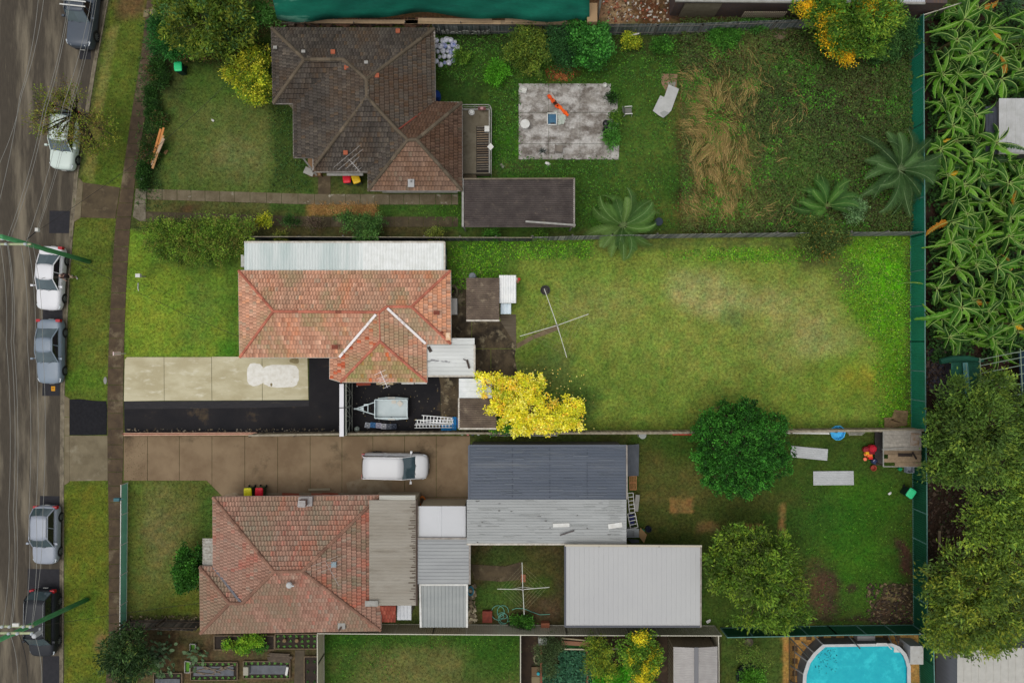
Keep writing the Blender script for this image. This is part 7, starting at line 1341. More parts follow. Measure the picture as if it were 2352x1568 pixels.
rubble('old rocks beside the grey shed with white trims', 1073, 1340, 1092, 1430, 110, [S(132, 118, 92), S(104, 92, 74), S(150, 140, 116)], .1, .3)
rubble('broken soil clods and dead leaves in the pool side corner of the south yard', 1990, 1340, 2096, 1432, 420, [S(70, 56, 44), S(110, 94, 68), S(52, 42, 34)], .05, .22)
rubble('plant litter and stones below the lawn of the red tiled house', 300, 1412, 460, 1440, 160, [S(110, 100, 76), S(70, 64, 42), S(130, 116, 90)], .06, .2)
rubble('planks bricks and junk under the banana plants at the right edge', 2290, 560, 2400, 830, 260, [S(92, 80, 74), S(120, 108, 98), S(74, 66, 64), S(96, 60, 46)], .1, .3)
rubble('brick and timber debris under the netted building', 640, 44, 1000, 62, 300, [S(110, 80, 62), S(84, 64, 50), S(60, 50, 44)], .08, .4)
# =================== SMALL OBJECTS ===================
def wheelie(px, py, rz, lidc, bodyc, label, hgt=1.05, open_=False):
    p = W(px, py, .9); root = thing('wheelie_bin', (p.x, p.y, 0.03), label, 'bin'); b = MB(); a, c = .2, .28; z = hgt-.1
    v = [(-a, -c, .06), (a, -c, .06), (a, c, .06), (-a, c, .06), (-a*1.3, -c*1.15, z), (a*1.3, -c*1.15, z), (a*1.3, c*1.15, z), (-a*1.3, c*1.15, z)]
    b.add(v, [(3,2,1,0),(4,5,6,7),(0,1,5,4),(1,2,6,5),(2,3,7,6),(3,0,4,7)]); q = b.build('body', mat('bin_%d_%d_%d' % bodyc, S(*bodyc), rough=.5), None, origin=(0,0,0)); q.parent = root
    b = MB(); n = 6; vs = []
    for (s_, zz) in ((1.0, z), (1.02, z+.03), (.93, z+.07), (.6, z+.10)):
        for k in range(24):
            an = 6.2832*k/24; cx = math.copysign(abs(math.cos(an))**.35, math.cos(an)); cy = math.copysign(abs(math.sin(an))**.35, math.sin(an)); vs.append((cx*a*1.42*s_, cy*c*1.24*s_, zz))
    b.add(vs, [(i*24+k, i*24+(k+1) % 24, (i+1)*24+(k+1) % 24, (i+1)*24+k) for i in range(3) for k in range(24)]+[tuple(range(72, 96))]); q = b.build('lid', mat('lid_%d_%d_%d' % lidc, S(*lidc), rough=.45), None, origin=(0,0,0)); q.parent = root
    b = MB(); b.bar((-.2, c*1.32, z), (.2, c*1.32, z), .03, .03); b.bar((-.2, c*1.1, z), (-.2, c*1.32, z), .03, .03); b.bar((.2, c*1.1, z), (.2, c*1.32, z), .03, .03); q = b.build('handle', MATS['bin_%d_%d_%d' % bodyc], None, origin=(0,0,0)); q.parent = root
    for s_ in (-1, 1):
        b = MB(); vs = [(s_*(.2+d), c*1.05+.1*math.cos(6.2832*k/14), .1+.1*math.sin(6.2832*k/14)) for d in (0, .05) for k in range(14)]; b.add(vs, [(k, (k+1) % 14, 14+(k+1) % 14, 14+k) for k in range(14)]+[tuple(range(14)), tuple(range(14, 28))]); q = b.build('wheel', TYRE, None, origin=(0,0,0)); q.parent = root
    root.rotation_euler = (0, 0, rz); return root
wheelie(410, 154, .05, (40, 190, 118), (20, 46, 40), 'green lidded wheelie bin on the front lawn of the dark tiled house')
wheelie(797, 410, .1, (206, 24, 44), (70, 76, 74), 'red lidded wheelie bin under the eaves of the dark tiled house'); wheelie(818, 411, .35, (214, 174, 24), (60, 66, 60), 'yellow lidded wheelie bin under the eaves of the dark tiled house')
wheelie(570, 1130.5, .03, (208, 200, 22), (40, 62, 36), 'yellow lidded wheelie bin on the north side of the red tiled house'); wheelie(596, 1130, -.02, (196, 16, 40), (40, 62, 36), 'red lidded wheelie bin on the north side of the red tiled house')
wheelie(2091, 1132, -.6, (52, 190, 128), (22, 44, 38), 'green lidded wheelie bin tilted against the dark green steel fence')
def pile(px, py, n, name, label, cat, c, r=.2, sp=.5, grp=None):
    for k in range(n): pass
# bags pile: separate bags
bagm = [mat('bag_white', S(198, 200, 210), S(226, 226, 234), scale=8, rough=.5), mat('bag_blue', S(110, 126, 190), S(200, 202, 220), scale=7, rough=.5)]
BR = [('top', [(1004,97),(1018,96),(1026,93),(1036,96),(1045,98)]), ('second', [(1003,108),(1012,110),(1022,107),(1032,109),(1042,107),(1051,111)]), ('third', [(1006,120),(1018,121),(1028,119),(1038,121),(1047,121),(1057,123)]), ('fourth', [(1010,132),(1021,133),(1032,131),(1043,131)]), ('bottom', [(1003,144),(1012,150),(1022,146),(1032,148),(1041,141)])]
bs = [(x, y, '%s from the left in the %s row of the pile' % (ORD[j], n)) for n, L in BR for j, (x, y) in enumerate(L)]
for i, (x, y, lb_) in enumerate(bs):
    b = MB(); p = W(x, y); r = random.uniform(.15, .23); h = .0 if i % 3 else .18; b.lathe([(r*.7, 0), (r*1.05, r*.4), (r*1.0, r*.9), (r*.6, r*1.5), (r*.15, r*1.75), (r*.22, r*1.95)], p.x, p.y, h, 12)
    b.V = [(v[0]+random.uniform(-.02, .02), v[1]+random.uniform(-.02, .02), v[2]+random.uniform(-.02, .02)) for v in b.V]; blue = i in (9, 14, 7, 23, 25)
    tag(b.build('rubbish_bag', bagm[1 if blue else 0], smooth=True), ('blue and white' if blue else 'white')+' rubbish bag, '+lb_, 'bag', 'pile of rubbish bags')
b = MB(); p = W(1001, 219, .6); b.lathe([(.27, 0), (.3, .3), (.3, .6), (.28, .88), (.25, .9), (.25, .84)], p.x+.05, p.y, 0, 20); tag(b.build('blue_barrel', mat('barrel_blue', S(26, 60, 130))), 'blue barrel under the east eave of the dark tiled house', 'barrel')
b = MB(); p = W(1070, 78, .5)
for i in range(22): x = 1000+i*6; q = W(x, 79); h = random.uniform(1.1, 1.4); b.bar(q, q+Vector((random.uniform(-.1, .1), -.3+random.uniform(-.15, .1), h)), .17, .02)
tag(b.build('collapsed_fence', mat('white_flaky', S(164, 164, 158), S(110, 108, 96), scale=6)), 'collapsed flaky white paling section above the pile of white bags', 'fence')
# slab things
def lathe_obj(name, px, py, prof, m, label, cat, z=.07, n=20, h=0): b = MB(); p = W(px, py, h); b.lathe(prof, p.x, p.y, z, n); return tag(b.build(name, m, smooth=False), label, cat)
def table_():
    p = W(1206, 285, .6); root = thing('round_table', (p.x, p.y, .07), 'round white table at the west edge of the concrete slab', 'table'); b = MB(); b.lathe([(.3, .55), (.34, .56), (.345, .59), (.32, .6), (.31, .585)], p.x, p.y, .07, 28); b.build('table_top', PWH, root)
    for k in range(3): b = MB(); a = k*2.09; b.bar((p.x+.1*math.cos(a), p.y+.1*math.sin(a), .62), (p.x+.28*math.cos(a), p.y+.28*math.sin(a), .07), .03); b.build('leg', PWH, root)
table_()
lathe_obj('bucket', 1388, 199, [(.12, 0), (.155, .26), (.165, .27), (.15, .27), (.13, .1)], PWH, 'small round white bucket at the top right corner of the slab', 'bucket')
b = MB(); c = W(1201, 206, .2); r_m = Matrix.Translation(c-Vector((0,0,.13)))@Matrix.Rotation(-.25, 4, 'Z'); b.box(-.26, -.2, 0, .26, .2, .02); 
for s_ in (-1, 1): b.box(-.26, s_*.2-.02, 0, .26, s_*.2+.02, .16); b.box(s_*.26-.02, -.2, 0, s_*.26+.02, .2, .16)
b.xf(r_m); tag(b.build('plastic_tub', PWH), 'empty white plastic tub at the top left corner of the slab', 'tub')
for k, (x0, y0, x1, y1, c1, lb_) in enumerate([(1259, 218, 1282, 248, (226, 84, 30), 'orange and brown plank pointing to the blue tray on the slab, the left of two'), (1268, 228, 1305, 266, (238, 100, 24), 'orange and brown plank lying on the slab, the right of two')]):
    a, c = W(x0, y0, .12), W(x1, y1, .12); b = MB(); n = 9
    for i in range(n): p, q = a.lerp(c, i/n), a.lerp(c, (i+1)/n); b.bar(p, q, .22+.05*math.sin(i*2.1), .07, 1 if i in ((5, 6) if k == 0 else (1, 2)) else 0)
    tag(b.build('orange_plank', [mat('orange_%d' % k, S(*c1), S(200, 70, 20), scale=5), mat('dark_brown_p', S(84, 48, 32))]), lb_, 'plank')
b = MB(); a, c = W(1264, 213, .1), W(1280, 236, .1); b.bar(a, c, .16, .04); a, c = W(1284, 252, .1), W(1292, 262, .1); b.bar(a, c, .16, .04); tag(b.build('grey_offcut', mat('grey_off', S(164, 150, 140))), 'pale grey offcuts beside the orange planks on the slab', 'offcut')
b = MB(); p = W(1268, 273, .3); 
b.box(p.x-.33, p.y-.42, .07, p.x+.33, p.y+.42, .12, 0)
for s_ in (-1, 1): b.box(p.x-.36, p.y+s_*.42-.03, .07, p.x+.36, p.y+s_*.42+.03, .3, 1); b.box(p.x+s_*.34-.03, p.y-.42, .07, p.x+s_*.34+.03, p.y+.42, .3, 1)
b.box(p.x-.1, p.y-.38, .12, p.x+.2, p.y-.25, .2, 2); tag(b.build('basin', [mat('basin_blue', S(58, 96, 124), S(70, 108, 130)), PWH, BLK]), 'white rimmed basin with blue inside in the middle of the slab', 'basin')
b = MB()
for i in range(12): p = W(1283+random.uniform(-9, 12), 272+random.uniform(-8, 14), .09); a = random.uniform(0, 3); b.bar(p, p+Vector((math.cos(a), math.sin(a), .05))*.3, .2, .01)
tag(b.build('torn_plastic', mat('pale_green_plastic', S(150, 162, 148), S(176, 180, 170), scale=8)), 'torn pale green plastic sheet right of the blue basin', 'plastic sheet')
def chair_(px, py, rz, label, cm, fm, lying=False):
    p = W(px, py, .2); root = thing('garden_chair', (p.x, p.y, .03), label, 'chair'); MS = []
    def a_(nm, fn, m): b = MB(); fn(b); q = b.build(nm, m, None, origin=(0,0,0)); q.parent = root
    a_('seat', lambda b: b.box(-.24, -.24, .42, .24, .24, .44), cm); a_('backrest', lambda b: b.bar((-.28, 0, .46), (-.5, 0, .95), .46, .02, up=(1, 0, .4)), cm)
    for s_ in (-1, 1): a_('armrest', lambda b: (b.bar((-.3, s_*.27, .64), (.24, s_*.27, .66), .05, .03), b.bar((.24, s_*.27, .66), (.28, s_*.27, 0), .03, .03), b.bar((-.24, s_*.27, .64), (-.32, s_*.27, 0), .03, .03)), fm)
    root.rotation_euler = (0, R(75) if lying else 0, rz)
chair_(1442, 258, 0.05, 'grey garden chair with white arms standing on the grass right of the slab', mat('chair_grey', S(104, 104, 96)), PWH)
chair_(1283, 343, 1.5, 'faded grey chair near the bottom edge of the slab', mat('chair_faded', S(122, 114, 104)), mat('chair_fade2', S(110, 100, 92)))
def bbq():
    p = W(1392, 297, .6); root = thing('kettle_barbecue', (p.x, p.y, .07), 'black kettle barbecue with open lid by the shrub on the slab', 'barbecue'); b = MB(); b.lathe([(.05, .45), (.2, .5), (.27, .65), (.28, .7), (.24, .69), (.1, .55)], p.x, p.y-.1, .07, 20); b.build('bowl', BLK, root)
    b = MB(); b.lathe([(.26, 0), (.25, .1), (.16, .2), (.03, .24)], p.x, p.y+.42, .6, 20); b.build('lid', mat('bbq_lid', S(24, 24, 26), rough=.3), root)
    for k in range(3): b = MB(); a = k*2.09+.5; b.bar((p.x+.12*math.cos(a), p.y-.1+.12*math.sin(a), .55), (p.x+.3*math.cos(a), p.y-.1+.3*math.sin(a), .07), .025); b.build('leg', RIM, root)
bbq()
strap((1247, 349), 'dark grey spiky potted plant near the bottom of the slab', 30, .5, .06, [S(60, 66, 62), S(110, 116, 110), S(40, 44, 42)], name='potted_plant', cat='plant')
def sheets(name, polys, label, cat, mats_, z=.05):
    b = MB()
    for i, (P, mi) in enumerate(polys): b.prism([tuple(W(*q))[:2] for q in P], z+i*.02, z+i*.02+.012, mi)
    return tag(b.build(name, mats_), label, cat)
sheets('cardboard_box', [([(1517,170),(1556,171),(1553,203),(1545,215),(1530,214),(1519,192)], 0), ([(1532,190),(1552,189),(1549,203),(1538,200)], 1)], 'flattened brown cardboard above the crumpled white sheets', 'cardboard', [mat('card_brown', S(136, 110, 84), S(122, 98, 74), scale=2), mat('card_grey', S(130, 128, 116))])
sheets('plastic_sheet', [([(1498,257),(1515,222),(1524,226),(1534,197),(1558,207),(1540,257),(1522,273),(1512,268)], 0), ([(1514,262),(1524,257),(1536,262),(1523,273)], 1)], 'crumpled white sheets lying on the north yard grass', 'sheet', [mat('white_sheet', S(174, 174, 170), S(160, 160, 156), scale=2), mat('grey_sheet', S(140, 142, 138))], .24)
for x, y, s_, lb_ in ((489, 277, .22, 'white paper scrap on the front lawn of the dark tiled house'), (1174, 175, .16, 'white scrap by the vivid green weed patch'), (1258, 377, .4, 'white cloth on the grass just below the slab'), (1153, 381, .4, 'pale flat stone on the grass left of the slab corner'), (327, 408, .45, 'white appliance scrap by the end of the strip driveway'), (332, 352, .2, 'white ball of paper beside the orange timbers'), (1674, 114, .22, 'white scrap in the overgrown yard near the top fence'), (382, 350, .35, 'flat brown tile on the lawn right of the orange timbers'), (2043, 1132, .25, 'white scrap on the grass near the green lidded bin by the steel fence'), (1795, 1418, .3, 'white bottle beside the east wall of the biggest white shed'), (1627, 1425, .35, 'pale broken crate by the corner of the biggest white shed')):
    b = MB(); p = W(x, y); a = random.uniform(0, 3); d = Vector((math.cos(a), math.sin(a), 0))*s_*.5; b.bar(p-d+Vector((0,0,.06)), p+d*.4+Vector((0,0,.09)), s_*.6, .03); b.bar(p+Vector((0,0,.1)), p+d+Vector((0,0,.05)), s_*.4, .03)
    nm, ct = lb_.split(' ')[1], lb_.split(' ')[1]
    nm, ct = {'paper': ('paper_scrap','paper'), 'scrap': ('scrap','scrap'), 'cloth': ('cloth','cloth'), 'flat': ('flat_stone','stone'), 'appliance': ('appliance_scrap','scrap'), 'ball': ('paper_ball','paper'), 'brown': ('loose_tile','tile'), 'bottle': ('bottle','bottle'), 'broken': ('broken_crate','crate')}[nm]
    tag(b.build(nm, mat('tile_b', S(128, 100, 66)) if 'brown' in lb_ else (mat('stone_b', S(120, 122, 104)) if 'stone' in lb_ else PWH)), lb_, ct)
for k, (a, c, w_, cc, lb_) in enumerate([((369,296),(347,375),.15,(196, 128, 70),'leftmost orange timber board leaning in the front garden bed'), ((376,293),(354,372),.14,(200, 134, 74),'second orange timber board, reaching highest in the bundle'), ((375,311),(350,387),.16,(186, 142, 96),'third timber board from the left in the bundle by the path'), ((376,318),(349,380),.2,(176, 152, 126),'widest pale timber board on the right of the bundle by the path')]):
    b = MB(); b.bar(W(*a, 1.0), W(*c, .4), w_, .05); tag(b.build('timber_board', mat('timber_%d' % k, S(*cc), tuple(.8*x for x in S(*cc)), scale=3)), lb_, 'board', 'bundle of timber boards')
b = MB(); b.bar(W(1439, 84, .3), W(1468, 77, 1.2), .1, .04); tag(b.build('leaning_board', PWH), 'pale board leaning on the top paling fence', 'board')
b = MB(); 
for i in range(4): b.bar(W(1744, 75+i*4.5, .3), W(1812-i*3, 75+i*4.5, .3), .13, .04)
tag(b.build('timber_stack', mat('stack_brown', S(120, 104, 84), S(96, 82, 64), scale=5)), 'low stack of grey brown boards below the top paling fence', 'timber')
# rotary clothes hoists
def hoist(cx, cy, ends, label, h=2.1):
    c = W(cx, cy, h); root = thing('clothes_hoist', (c.x, c.y, 0), label, 'clothes hoist', 'rotary clothes hoists'); b = MB(); b.tube([(c.x, c.y, 0), (c.x, c.y, h)], .035, 8); b.build('mast', PGR, root); E = [W(x, y, h+.15) for x, y in ends]
    for e_1 in E: b = MB(); b.tube([c, e_1], .022, 6); b.tube([c-Vector((0, 0, .5)), c.lerp(e_1, .45)], .015, 5); b.build('arm', mat('hoist_white', S(206, 206, 196)), root)
    b = MB(); b.lathe([(.06, -.2), (.09, -.15), (.09, .05), (.04, .1)], c.x, c.y, c.z, 10); b.build('head', PGR, root); b = MB()
    for k in range(4):
        for t in (.3, .45, .6, .75, .9): b.tube([c.lerp(E[k], t), c.lerp(E[(k+1) % 4], t)], .004, 3)
    b.build('clothes_line', mat('line_pale', S(160, 158, 120)), root)
hoist(1280, 747, [(1352, 721), (1302, 821), (1194, 772), (1250, 663)], 'white rotary clothes hoist on the big mown lawn')
hoist(1201, 1353, [(1262, 1348), (1204, 1411), (1142, 1352), (1199, 1291)], 'rotary clothes hoist in the small yard between the grey sheds')
b = MB(); p = W(1252, 667); b.lathe([(.28, 0), (.33, .3), (.36, .33), (.3, .3), (.27, .12)], p.x, p.y, 0, 24, 0); b.lathe([(.27, .1), (.1, .14)], p.x, p.y, 0, 16, 1); tag(b.build('fire_pot', [mat('pot_dark', S(58, 56, 54)), mat('ash', S(84, 78, 74), S(40, 36, 34), scale=10)]), 'dark round fire pot on the lawn under one hoist arm', 'fire pot')
for (x, y, c, nm) in ((1187, 641.5, (220, 200, 184), 'cream'), (1192, 641.5, (220, 70, 60), 'red'), (1189, 647, (196, 140, 110), 'terracotta')): lathe_obj('flower_pot', x, y, [(.07, 0), (.1, .15), (.11, .16), (.08, .12)], mat('pot_'+nm, S(*c)), 'small %s pot in the trio at the corner of the white lean-to' % nm, 'pot', z=0, n=12)
b = MB(); p = W(318.5, 633, .9); q = W(318.5, 633, 0); q = p*1.0; q.z = 0; b.bar(q, p, .07, .07, 1); b.box(p.x-.15, p.y-.13, .85, p.x+.18, p.y+.13, 1.1, 0); tag(b.build('letterbox', [PWH, PGR]), 'small white letterbox on a post in the front lawn of the middle house', 'letterbox')
b = MB(); b.tube([W(317, 650, .05), W(316.5, 662, .08), W(318, 668, .05)], .03, 6); tag(b.build('white_pipe', PWH), 'short white pipe on the lawn below the small white letterbox', 'pipe')
b = MB(); a = W(289, 811.5, .35); c = W(272, 811, 1.45); p = W(288, 811.5); b.bar(p, p+Vector((0,0,1.5)), .05, .05, 0); b.box(p.x-.06, p.y-.12, .6, p.x+.0, p.y+.14, 1.5, 1); tag(b.build('sign_board', [PWH, mat('pink_sign', S(222, 176, 176), S(226, 214, 210), scale=5)]), 'narrow pale pink board on a post at the corner of the pale driveway', 'sign')
b = MB(); p = W(242, 873.5); b.lathe([(.11, 0), (.13, .04), (.1, .06)], 0, 0, 0, 20); b.V = [(p.x+v[0]*1.0, p.y+v[1]*2.1, v[2]) for v in b.V]; tag(b.build('meter_cover', mat('cover_grey', S(134, 132, 128))), 'grey oval meter cover on the verge beside the footpath', 'meter cover')
# timber slab and steps by concrete at the path start
b = MB(); P = [(1345,20),(1378,18),(1372,45),(1346,42)]
struct_ = slabs('path', [[(345,19),(371,17),(385,22),(378,46),(346,40)], [(331,24),(343,22),(341,39),(329,40)]], mat('pale_lid', S(124, 114, 84), S(104, 94, 68), scale=3), .05)
# pallet corner, sheets, rotten shelter, toys
for k, (P, lb_) in enumerate([([(2055,943),(2086,945),(2084,975),(2046,966)], 'weathered tilted pallet in the far corner of the big mown lawn'), ([(2032,961),(2048,960),(2082,976),(2078,983),(2032,983)], 'second weathered pallet lying lowest in the lawn corner')]):
    b = MB(); q = [W(*x, .15) for x in P]
    for i in range(9): t0, t1 = i/9, (i+.8)/9; b.add([q[0].lerp(q[-1], t0), q[1].lerp(q[2], t0), q[1].lerp(q[2], t1), q[0].lerp(q[-1], t1)]+[v-Vector((0,0,.03)) for v in (q[0].lerp(q[-1], t0), q[1].lerp(q[2], t0), q[1].lerp(q[2], t1), q[0].lerp(q[-1], t1))], [(0,1,2,3),(7,6,5,4),(0,4,5,1),(2,6,7,3)])
    b.bar(q[0]-Vector((0,0,.08)), q[1]-Vector((0,0,.08)), .1, .1); b.bar(q[-1]-Vector((0,0,.08)), q[2]-Vector((0,0,.08)), .1, .1); tag(b.build('pallet', mat('pallet_old', S(140, 116, 84), S(112, 92, 66), scale=4)), lb_, 'pallet')
def sheet_(q, label, m): b = MB(); corr('s', q, None, mb=b, pitch=.13, depth=.02, along=False); tag(b.build('iron_sheet', m), label, 'iron sheet', 'loose iron sheets on the south lawn')
ISH = mat('loose_sheet', S(166, 168, 168), S(178, 180, 180), rough=.5, scale=1.5)
sheet_([W(1818, 1023.5, .12), W(1902, 1031, .1), W(1900, 1057.5, .1), W(1815, 1049, .12)], 'tilted loose white iron sheet at the edge of the round dark tree', ISH); sheet_([W(1868, 1082, .1), W(1960.5, 1081, .1), W(1961.5, 1113.5, .1), W(1868.5, 1114, .1)], 'straight loose white iron sheet on the open south lawn', ISH)
def shelter():
    root = thing('old_shelter', W(2070, 1035), 'rotten timber and canvas shelter against the steel fence', 'shelter'); q = quadpx(2029, 989, 2116, 1071, 1.6, 1.7, 1.7, 1.6); b = MB(); n = 9
    for i in range(n):
        t0, t1 = i/n, (i+.97)/n; z = random.uniform(0, .05); A = [q[0].lerp(q[3], t0), q[1].lerp(q[2], t0), q[1].lerp(q[2], t1), q[0].lerp(q[3], t1)]
        if i in (6, 8): A[0] = A[0].lerp(A[1], .12 if i == 6 else .3); A[3] = A[3].lerp(A[2], .12 if i == 6 else .3)
        A = [v+Vector((0, 0, z)) for v in A]; g = random.uniform(.85, 1.15); cc = tuple(x*g for x in (S(140, 134, 124) if i < 5 else S(124, 106, 84))); b.add(A+[v-Vector((0,0,.03)) for v in A], [(0,1,2,3),(7,6,5,4),(0,4,5,1),(2,6,7,3),(1,5,6,2),(3,7,4,0)], 0, cc)
    b.build('roof', mat('old_canvas', None, attr=True, var=.25, vscale=5, c2=None), root)
    b = MB(); b.box(*W(2010,989,0.3)[:2], .25, *W(2030,1068,.3)[:2], .3); b.build('floor', mat('dark_deck', S(66, 62, 60), S(54, 50, 48), scale=3), root)
    b = MB(); b.bar(W(2026,1032,1.72), W(2082,1027,1.78), .05, .03); b.bar(q[0], q[3], .06, .08); b.bar(q[3], q[2], .06, .08); b.build('beam', PGR, root)
    for x, y in ((2031,991),(2031,1069),(2113,991),(2113,1069)): b = MB(); t = W(x, y, 1.6); b.bar((t.x, t.y, 0), t, .08, .08); b.build('post', BW, root)
    b = MB(); a = W(2064, 1041, 1.77); b.box(a.x, a.y, 1.75, a.x+1.0, a.y-.22, 1.765); a = W(2096, 1038, 1.77); b.bar(a, a+Vector((.3,-.5,0)), .12, .015); b.build('hole_shade', mat('hole_shade_dark', S(40, 32, 28)), root)  # dark plates laid on the roof, painted as the shade inside holes
    b = MB(); b.bar(W(2092,1008,1.76), W(2112,1010,1.78), .9, .02); b.build('canvas', mat('canvas_grey', S(150, 142, 134), S(120, 96, 70), scale=3), root)
shelter()
def toy(nm, lb_, cat, parts):
    b = MB(); ms = []
    for i, (kind, x, y, z, c, a) in enumerate(parts):
        p = W(x, y, z); ms.append(mat('toy_%d_%d_%d' % c, S(*c), rough=.4))
        if kind == 'b': b.box(p.x-a[0], p.y-a[1], max(p.z-a[2], .01), p.x+a[0], p.y+a[1], p.z+a[2], i)
        else: b.lathe([(a[0]*.7, -a[1]), (a[0], -a[1]*.4), (a[0], a[1]*.6), (a[0]*.6, a[1])], p.x, p.y, p.z, 14, i)
    tag(b.build(nm, ms), lb_, cat)
toy('toy_slide', 'red plastic toy shell at the corner of the rotten shelter', 'toy', [('l',2003,1029,.4,(176,30,48),(.28,.35)),('b',2003,1035,.5,(120,20,34),(.2,.25,.03))])
toy('toy_chair', 'dull red plastic toy seat left of the red toy shell', 'toy', [('l',1989,1032,.25,(140,34,44),(.24,.2)),('b',1989,1029,.4,(120,30,40),(.18,.03,.1))])
toy('toy_car', 'yellow and orange plastic toy by the rotten shelter', 'toy', [('b',1992,1040,.35,(222,160,30),(.16,.1,.12)),('b',1997,1045,.3,(230,110,50),(.18,.12,.1)),('l',1988,1043,.2,(236,120,70),(.12,.08)),('l',1987,1054,.2,(236,120,90),(.13,.08)),('b',1999,1051,.25,(200,40,40),(.14,.1,.1))])
toy('toy_tub', 'small dark blue toy tub left of the shelter floor', 'toy', [('l',2008,1059,.3,(50,60,90),(.2,.25)),('l',2009,1058,.5,(150,150,170),(.08,.04))])
lathe_obj('flower_pot', 2002, 1073, [(.13, 0), (.2, .3), (.22, .32), (.18, .3), (.15, .1)], mat('pot_terra', S(150, 66, 50)), 'round terracotta pot below the toys', 'pot', z=0)
b = MB(); p = W(2090, 1078, .3); b.box(p.x-.24, p.y-.22, .02, p.x+.24, p.y+.22, .06)
for s_ in (-1, 1): b.box(p.x-.26, p.y+s_*.22-.02, .02, p.x+.26, p.y+s_*.22+.02, .4); b.box(p.x+s_*.25-.02, p.y-.22, .02, p.x+s_*.25+.02, p.y+.22, .4)
tag(b.build('plastic_crate', mat('tub_grey', S(128, 134, 144))), 'translucent grey storage tub below the rotten shelter', 'tub')
lathe_obj('watering_can', 2065, 1076, [(.12, 0), (.14, .2), (.08, .25)], mat('can_green', S(20, 130, 84)), 'green watering can below the rotten shelter', 'watering can', z=0)
b = MB(); p = W(1926, 994, .4); b.lathe([(.45, 0), (.54, .3), (.56, .34), (.5, .33), (.46, .08), (.1, .06)], p.x, p.y, 0, 10); tag(b.build('paddling_pool', mat('pool_toy_blue', S(64, 168, 226), S(84, 186, 236))), 'round light blue paddling pool behind the bottom timber fence', 'paddling pool')
b = MB(); b.bar(W(1804, 993, .8), W(1905, 995, .8), .14, .05); b.bar(W(1804, 990, .6), W(1900, 989.5, .6), .1, .05); tag(b.build('white_boards', PWH), 'long white boards leaning behind the fence left of the paddling pool', 'board')
b = MB(); 
for i in range(4): b.bar(W(1945+i*2, 991+i*2.5, .5), W(1990-i*3, 991+i*2.5, .5), .05, .03)
b.bar(W(1950,991,.5), W(1952,1000,.5), .05, .04); tag(b.build('metal_rack', PGR), 'grey slatted metal rack right of the paddling pool', 'rack')
# strip of junk along the north edge of the slate garage and its east side
sheets('slate_sheet', [([(1440,1020),(1466,1018),(1465,1090),(1440,1091)], 0)], 'grey blue sheet with dark puddles at the east end of the slate garage', 'sheet', [mat('slate_flat', S(88, 92, 98), S(76, 80, 86), scale=2, c3=S(50, 54, 60), s3=1.3, lo3=.6, hi3=.63)], .35)
b = MB(); a, c = W(1447, 1092, .3), W(1461, 1125, .3)
for t in (0, .33, .66, 1): b.bar((a.x+(c.x-a.x)*t, a.y, .3), (a.x+(c.x-a.x)*t, c.y, .3), .08, .03)
for t in (.02, .5, .98): b.bar((a.x, a.y+(c.y-a.y)*t, .26), (c.x, a.y+(c.y-a.y)*t, .26), .08, .04)
tag(b.build('pallet', mat('pallet_orange', S(170, 122, 78), S(150, 104, 64), scale=4)), 'orange brown pallet at the east end of the slate garage', 'pallet')
def ladderish(P0, P1, w, n, lb_, m):
    a, c = W(*P0), W(*P1); d = (c-a).normalized(); s_ = Vector((-d.y, d.x, 0)).normalized()*w/2; b = MB()
    for k in (-1, 1): b.bar(a+s_*k, c+s_*k, .05, .05)
    for i in range(n+1): p = a.lerp(c, i/n); b.bar(p-s_, p+s_, .05, .04)
    tag(b.build('white_rack', m), lb_, 'frame')
ladderish((1448, 1132, .6), (1452, 1176, .5), .4, 5, 'white slatted frame leaning on the east end of the long shed, the upper one', PWH); ladderish((1450, 1178, .6), (1457, 1212, .5), .55, 4, 'white tubular frame with dark blue cloth at the east end of the long shed', PWH)
b = MB(); a = W(1451, 1182, .5); b.box(a.x-.15, a.y-.8, .3, a.x+.2, a.y, .45); tag(b.build('blue_cloth', mat('navy_cloth', S(34, 38, 84))), 'dark blue cloth inside the white tubular frame', 'cloth')
b = MB(); b.bar(W(1465, 1136, .5), W(1461, 1174, .3), .3, .03); tag(b.build('clear_sheet', PGR), 'bent clear plastic sheet beside the white slatted frame', 'sheet')
def sink():
    root = thing('kitchen_sink', W(1454, 1226), 'steel kitchen sink lying at the corner of the long shed', 'sink'); b = MB(); a, c = W(1440, 1214, .7), W(1468, 1234, .7); b.box(a.x, a.y, .66, a.x+.1, c.y, .7); b.box(a.x+.1, a.y, .66, c.x, a.y-.1, .7); b.box(a.x+.1, c.y+.1, .66, c.x, c.y, .7); b.box(a.x+.52, a.y-.1, .66, c.x, c.y+.1, .69); b.box(a.x+.1, a.y-.1, .5, a.x+.52, c.y+.1, .52); b.build('bench', mat('steel', S(150, 154, 156), metal=.6, rough=.35), root)
    b = MB(); b.box(a.x+.1, a.y-.05, 0, c.x-.1, c.y, .5); b.build('stand', PGR, root)
sink()
sheets('iron_sheet', [([(1440,1235),(1466,1237),(1467,1244),(1450,1245)], 0)], 'dark ribbed sheet under the steel sink', 'iron sheet', [mat('dark_sheet', S(74, 78, 82))], .2)
b = MB(); q = [W(1471, 1212, .25), W(1486, 1228, .25), W(1479, 1247, .25), W(1465, 1230, .25)]
for i in range(5): t0, t1 = i/5, (i+.8)/5; b.add([q[0].lerp(q[3], t0), q[1].lerp(q[2], t0), q[1].lerp(q[2], t1), q[0].lerp(q[3], t1)], [(0,1,2,3)]); b.bar(q[0].lerp(q[3], t0), q[1].lerp(q[2], t0), .04, .04)
tag(b.build('crate_panel', mat('pallet_tan', S(166, 134, 92))), 'tan wooden crate panel beside the steel sink', 'panel')
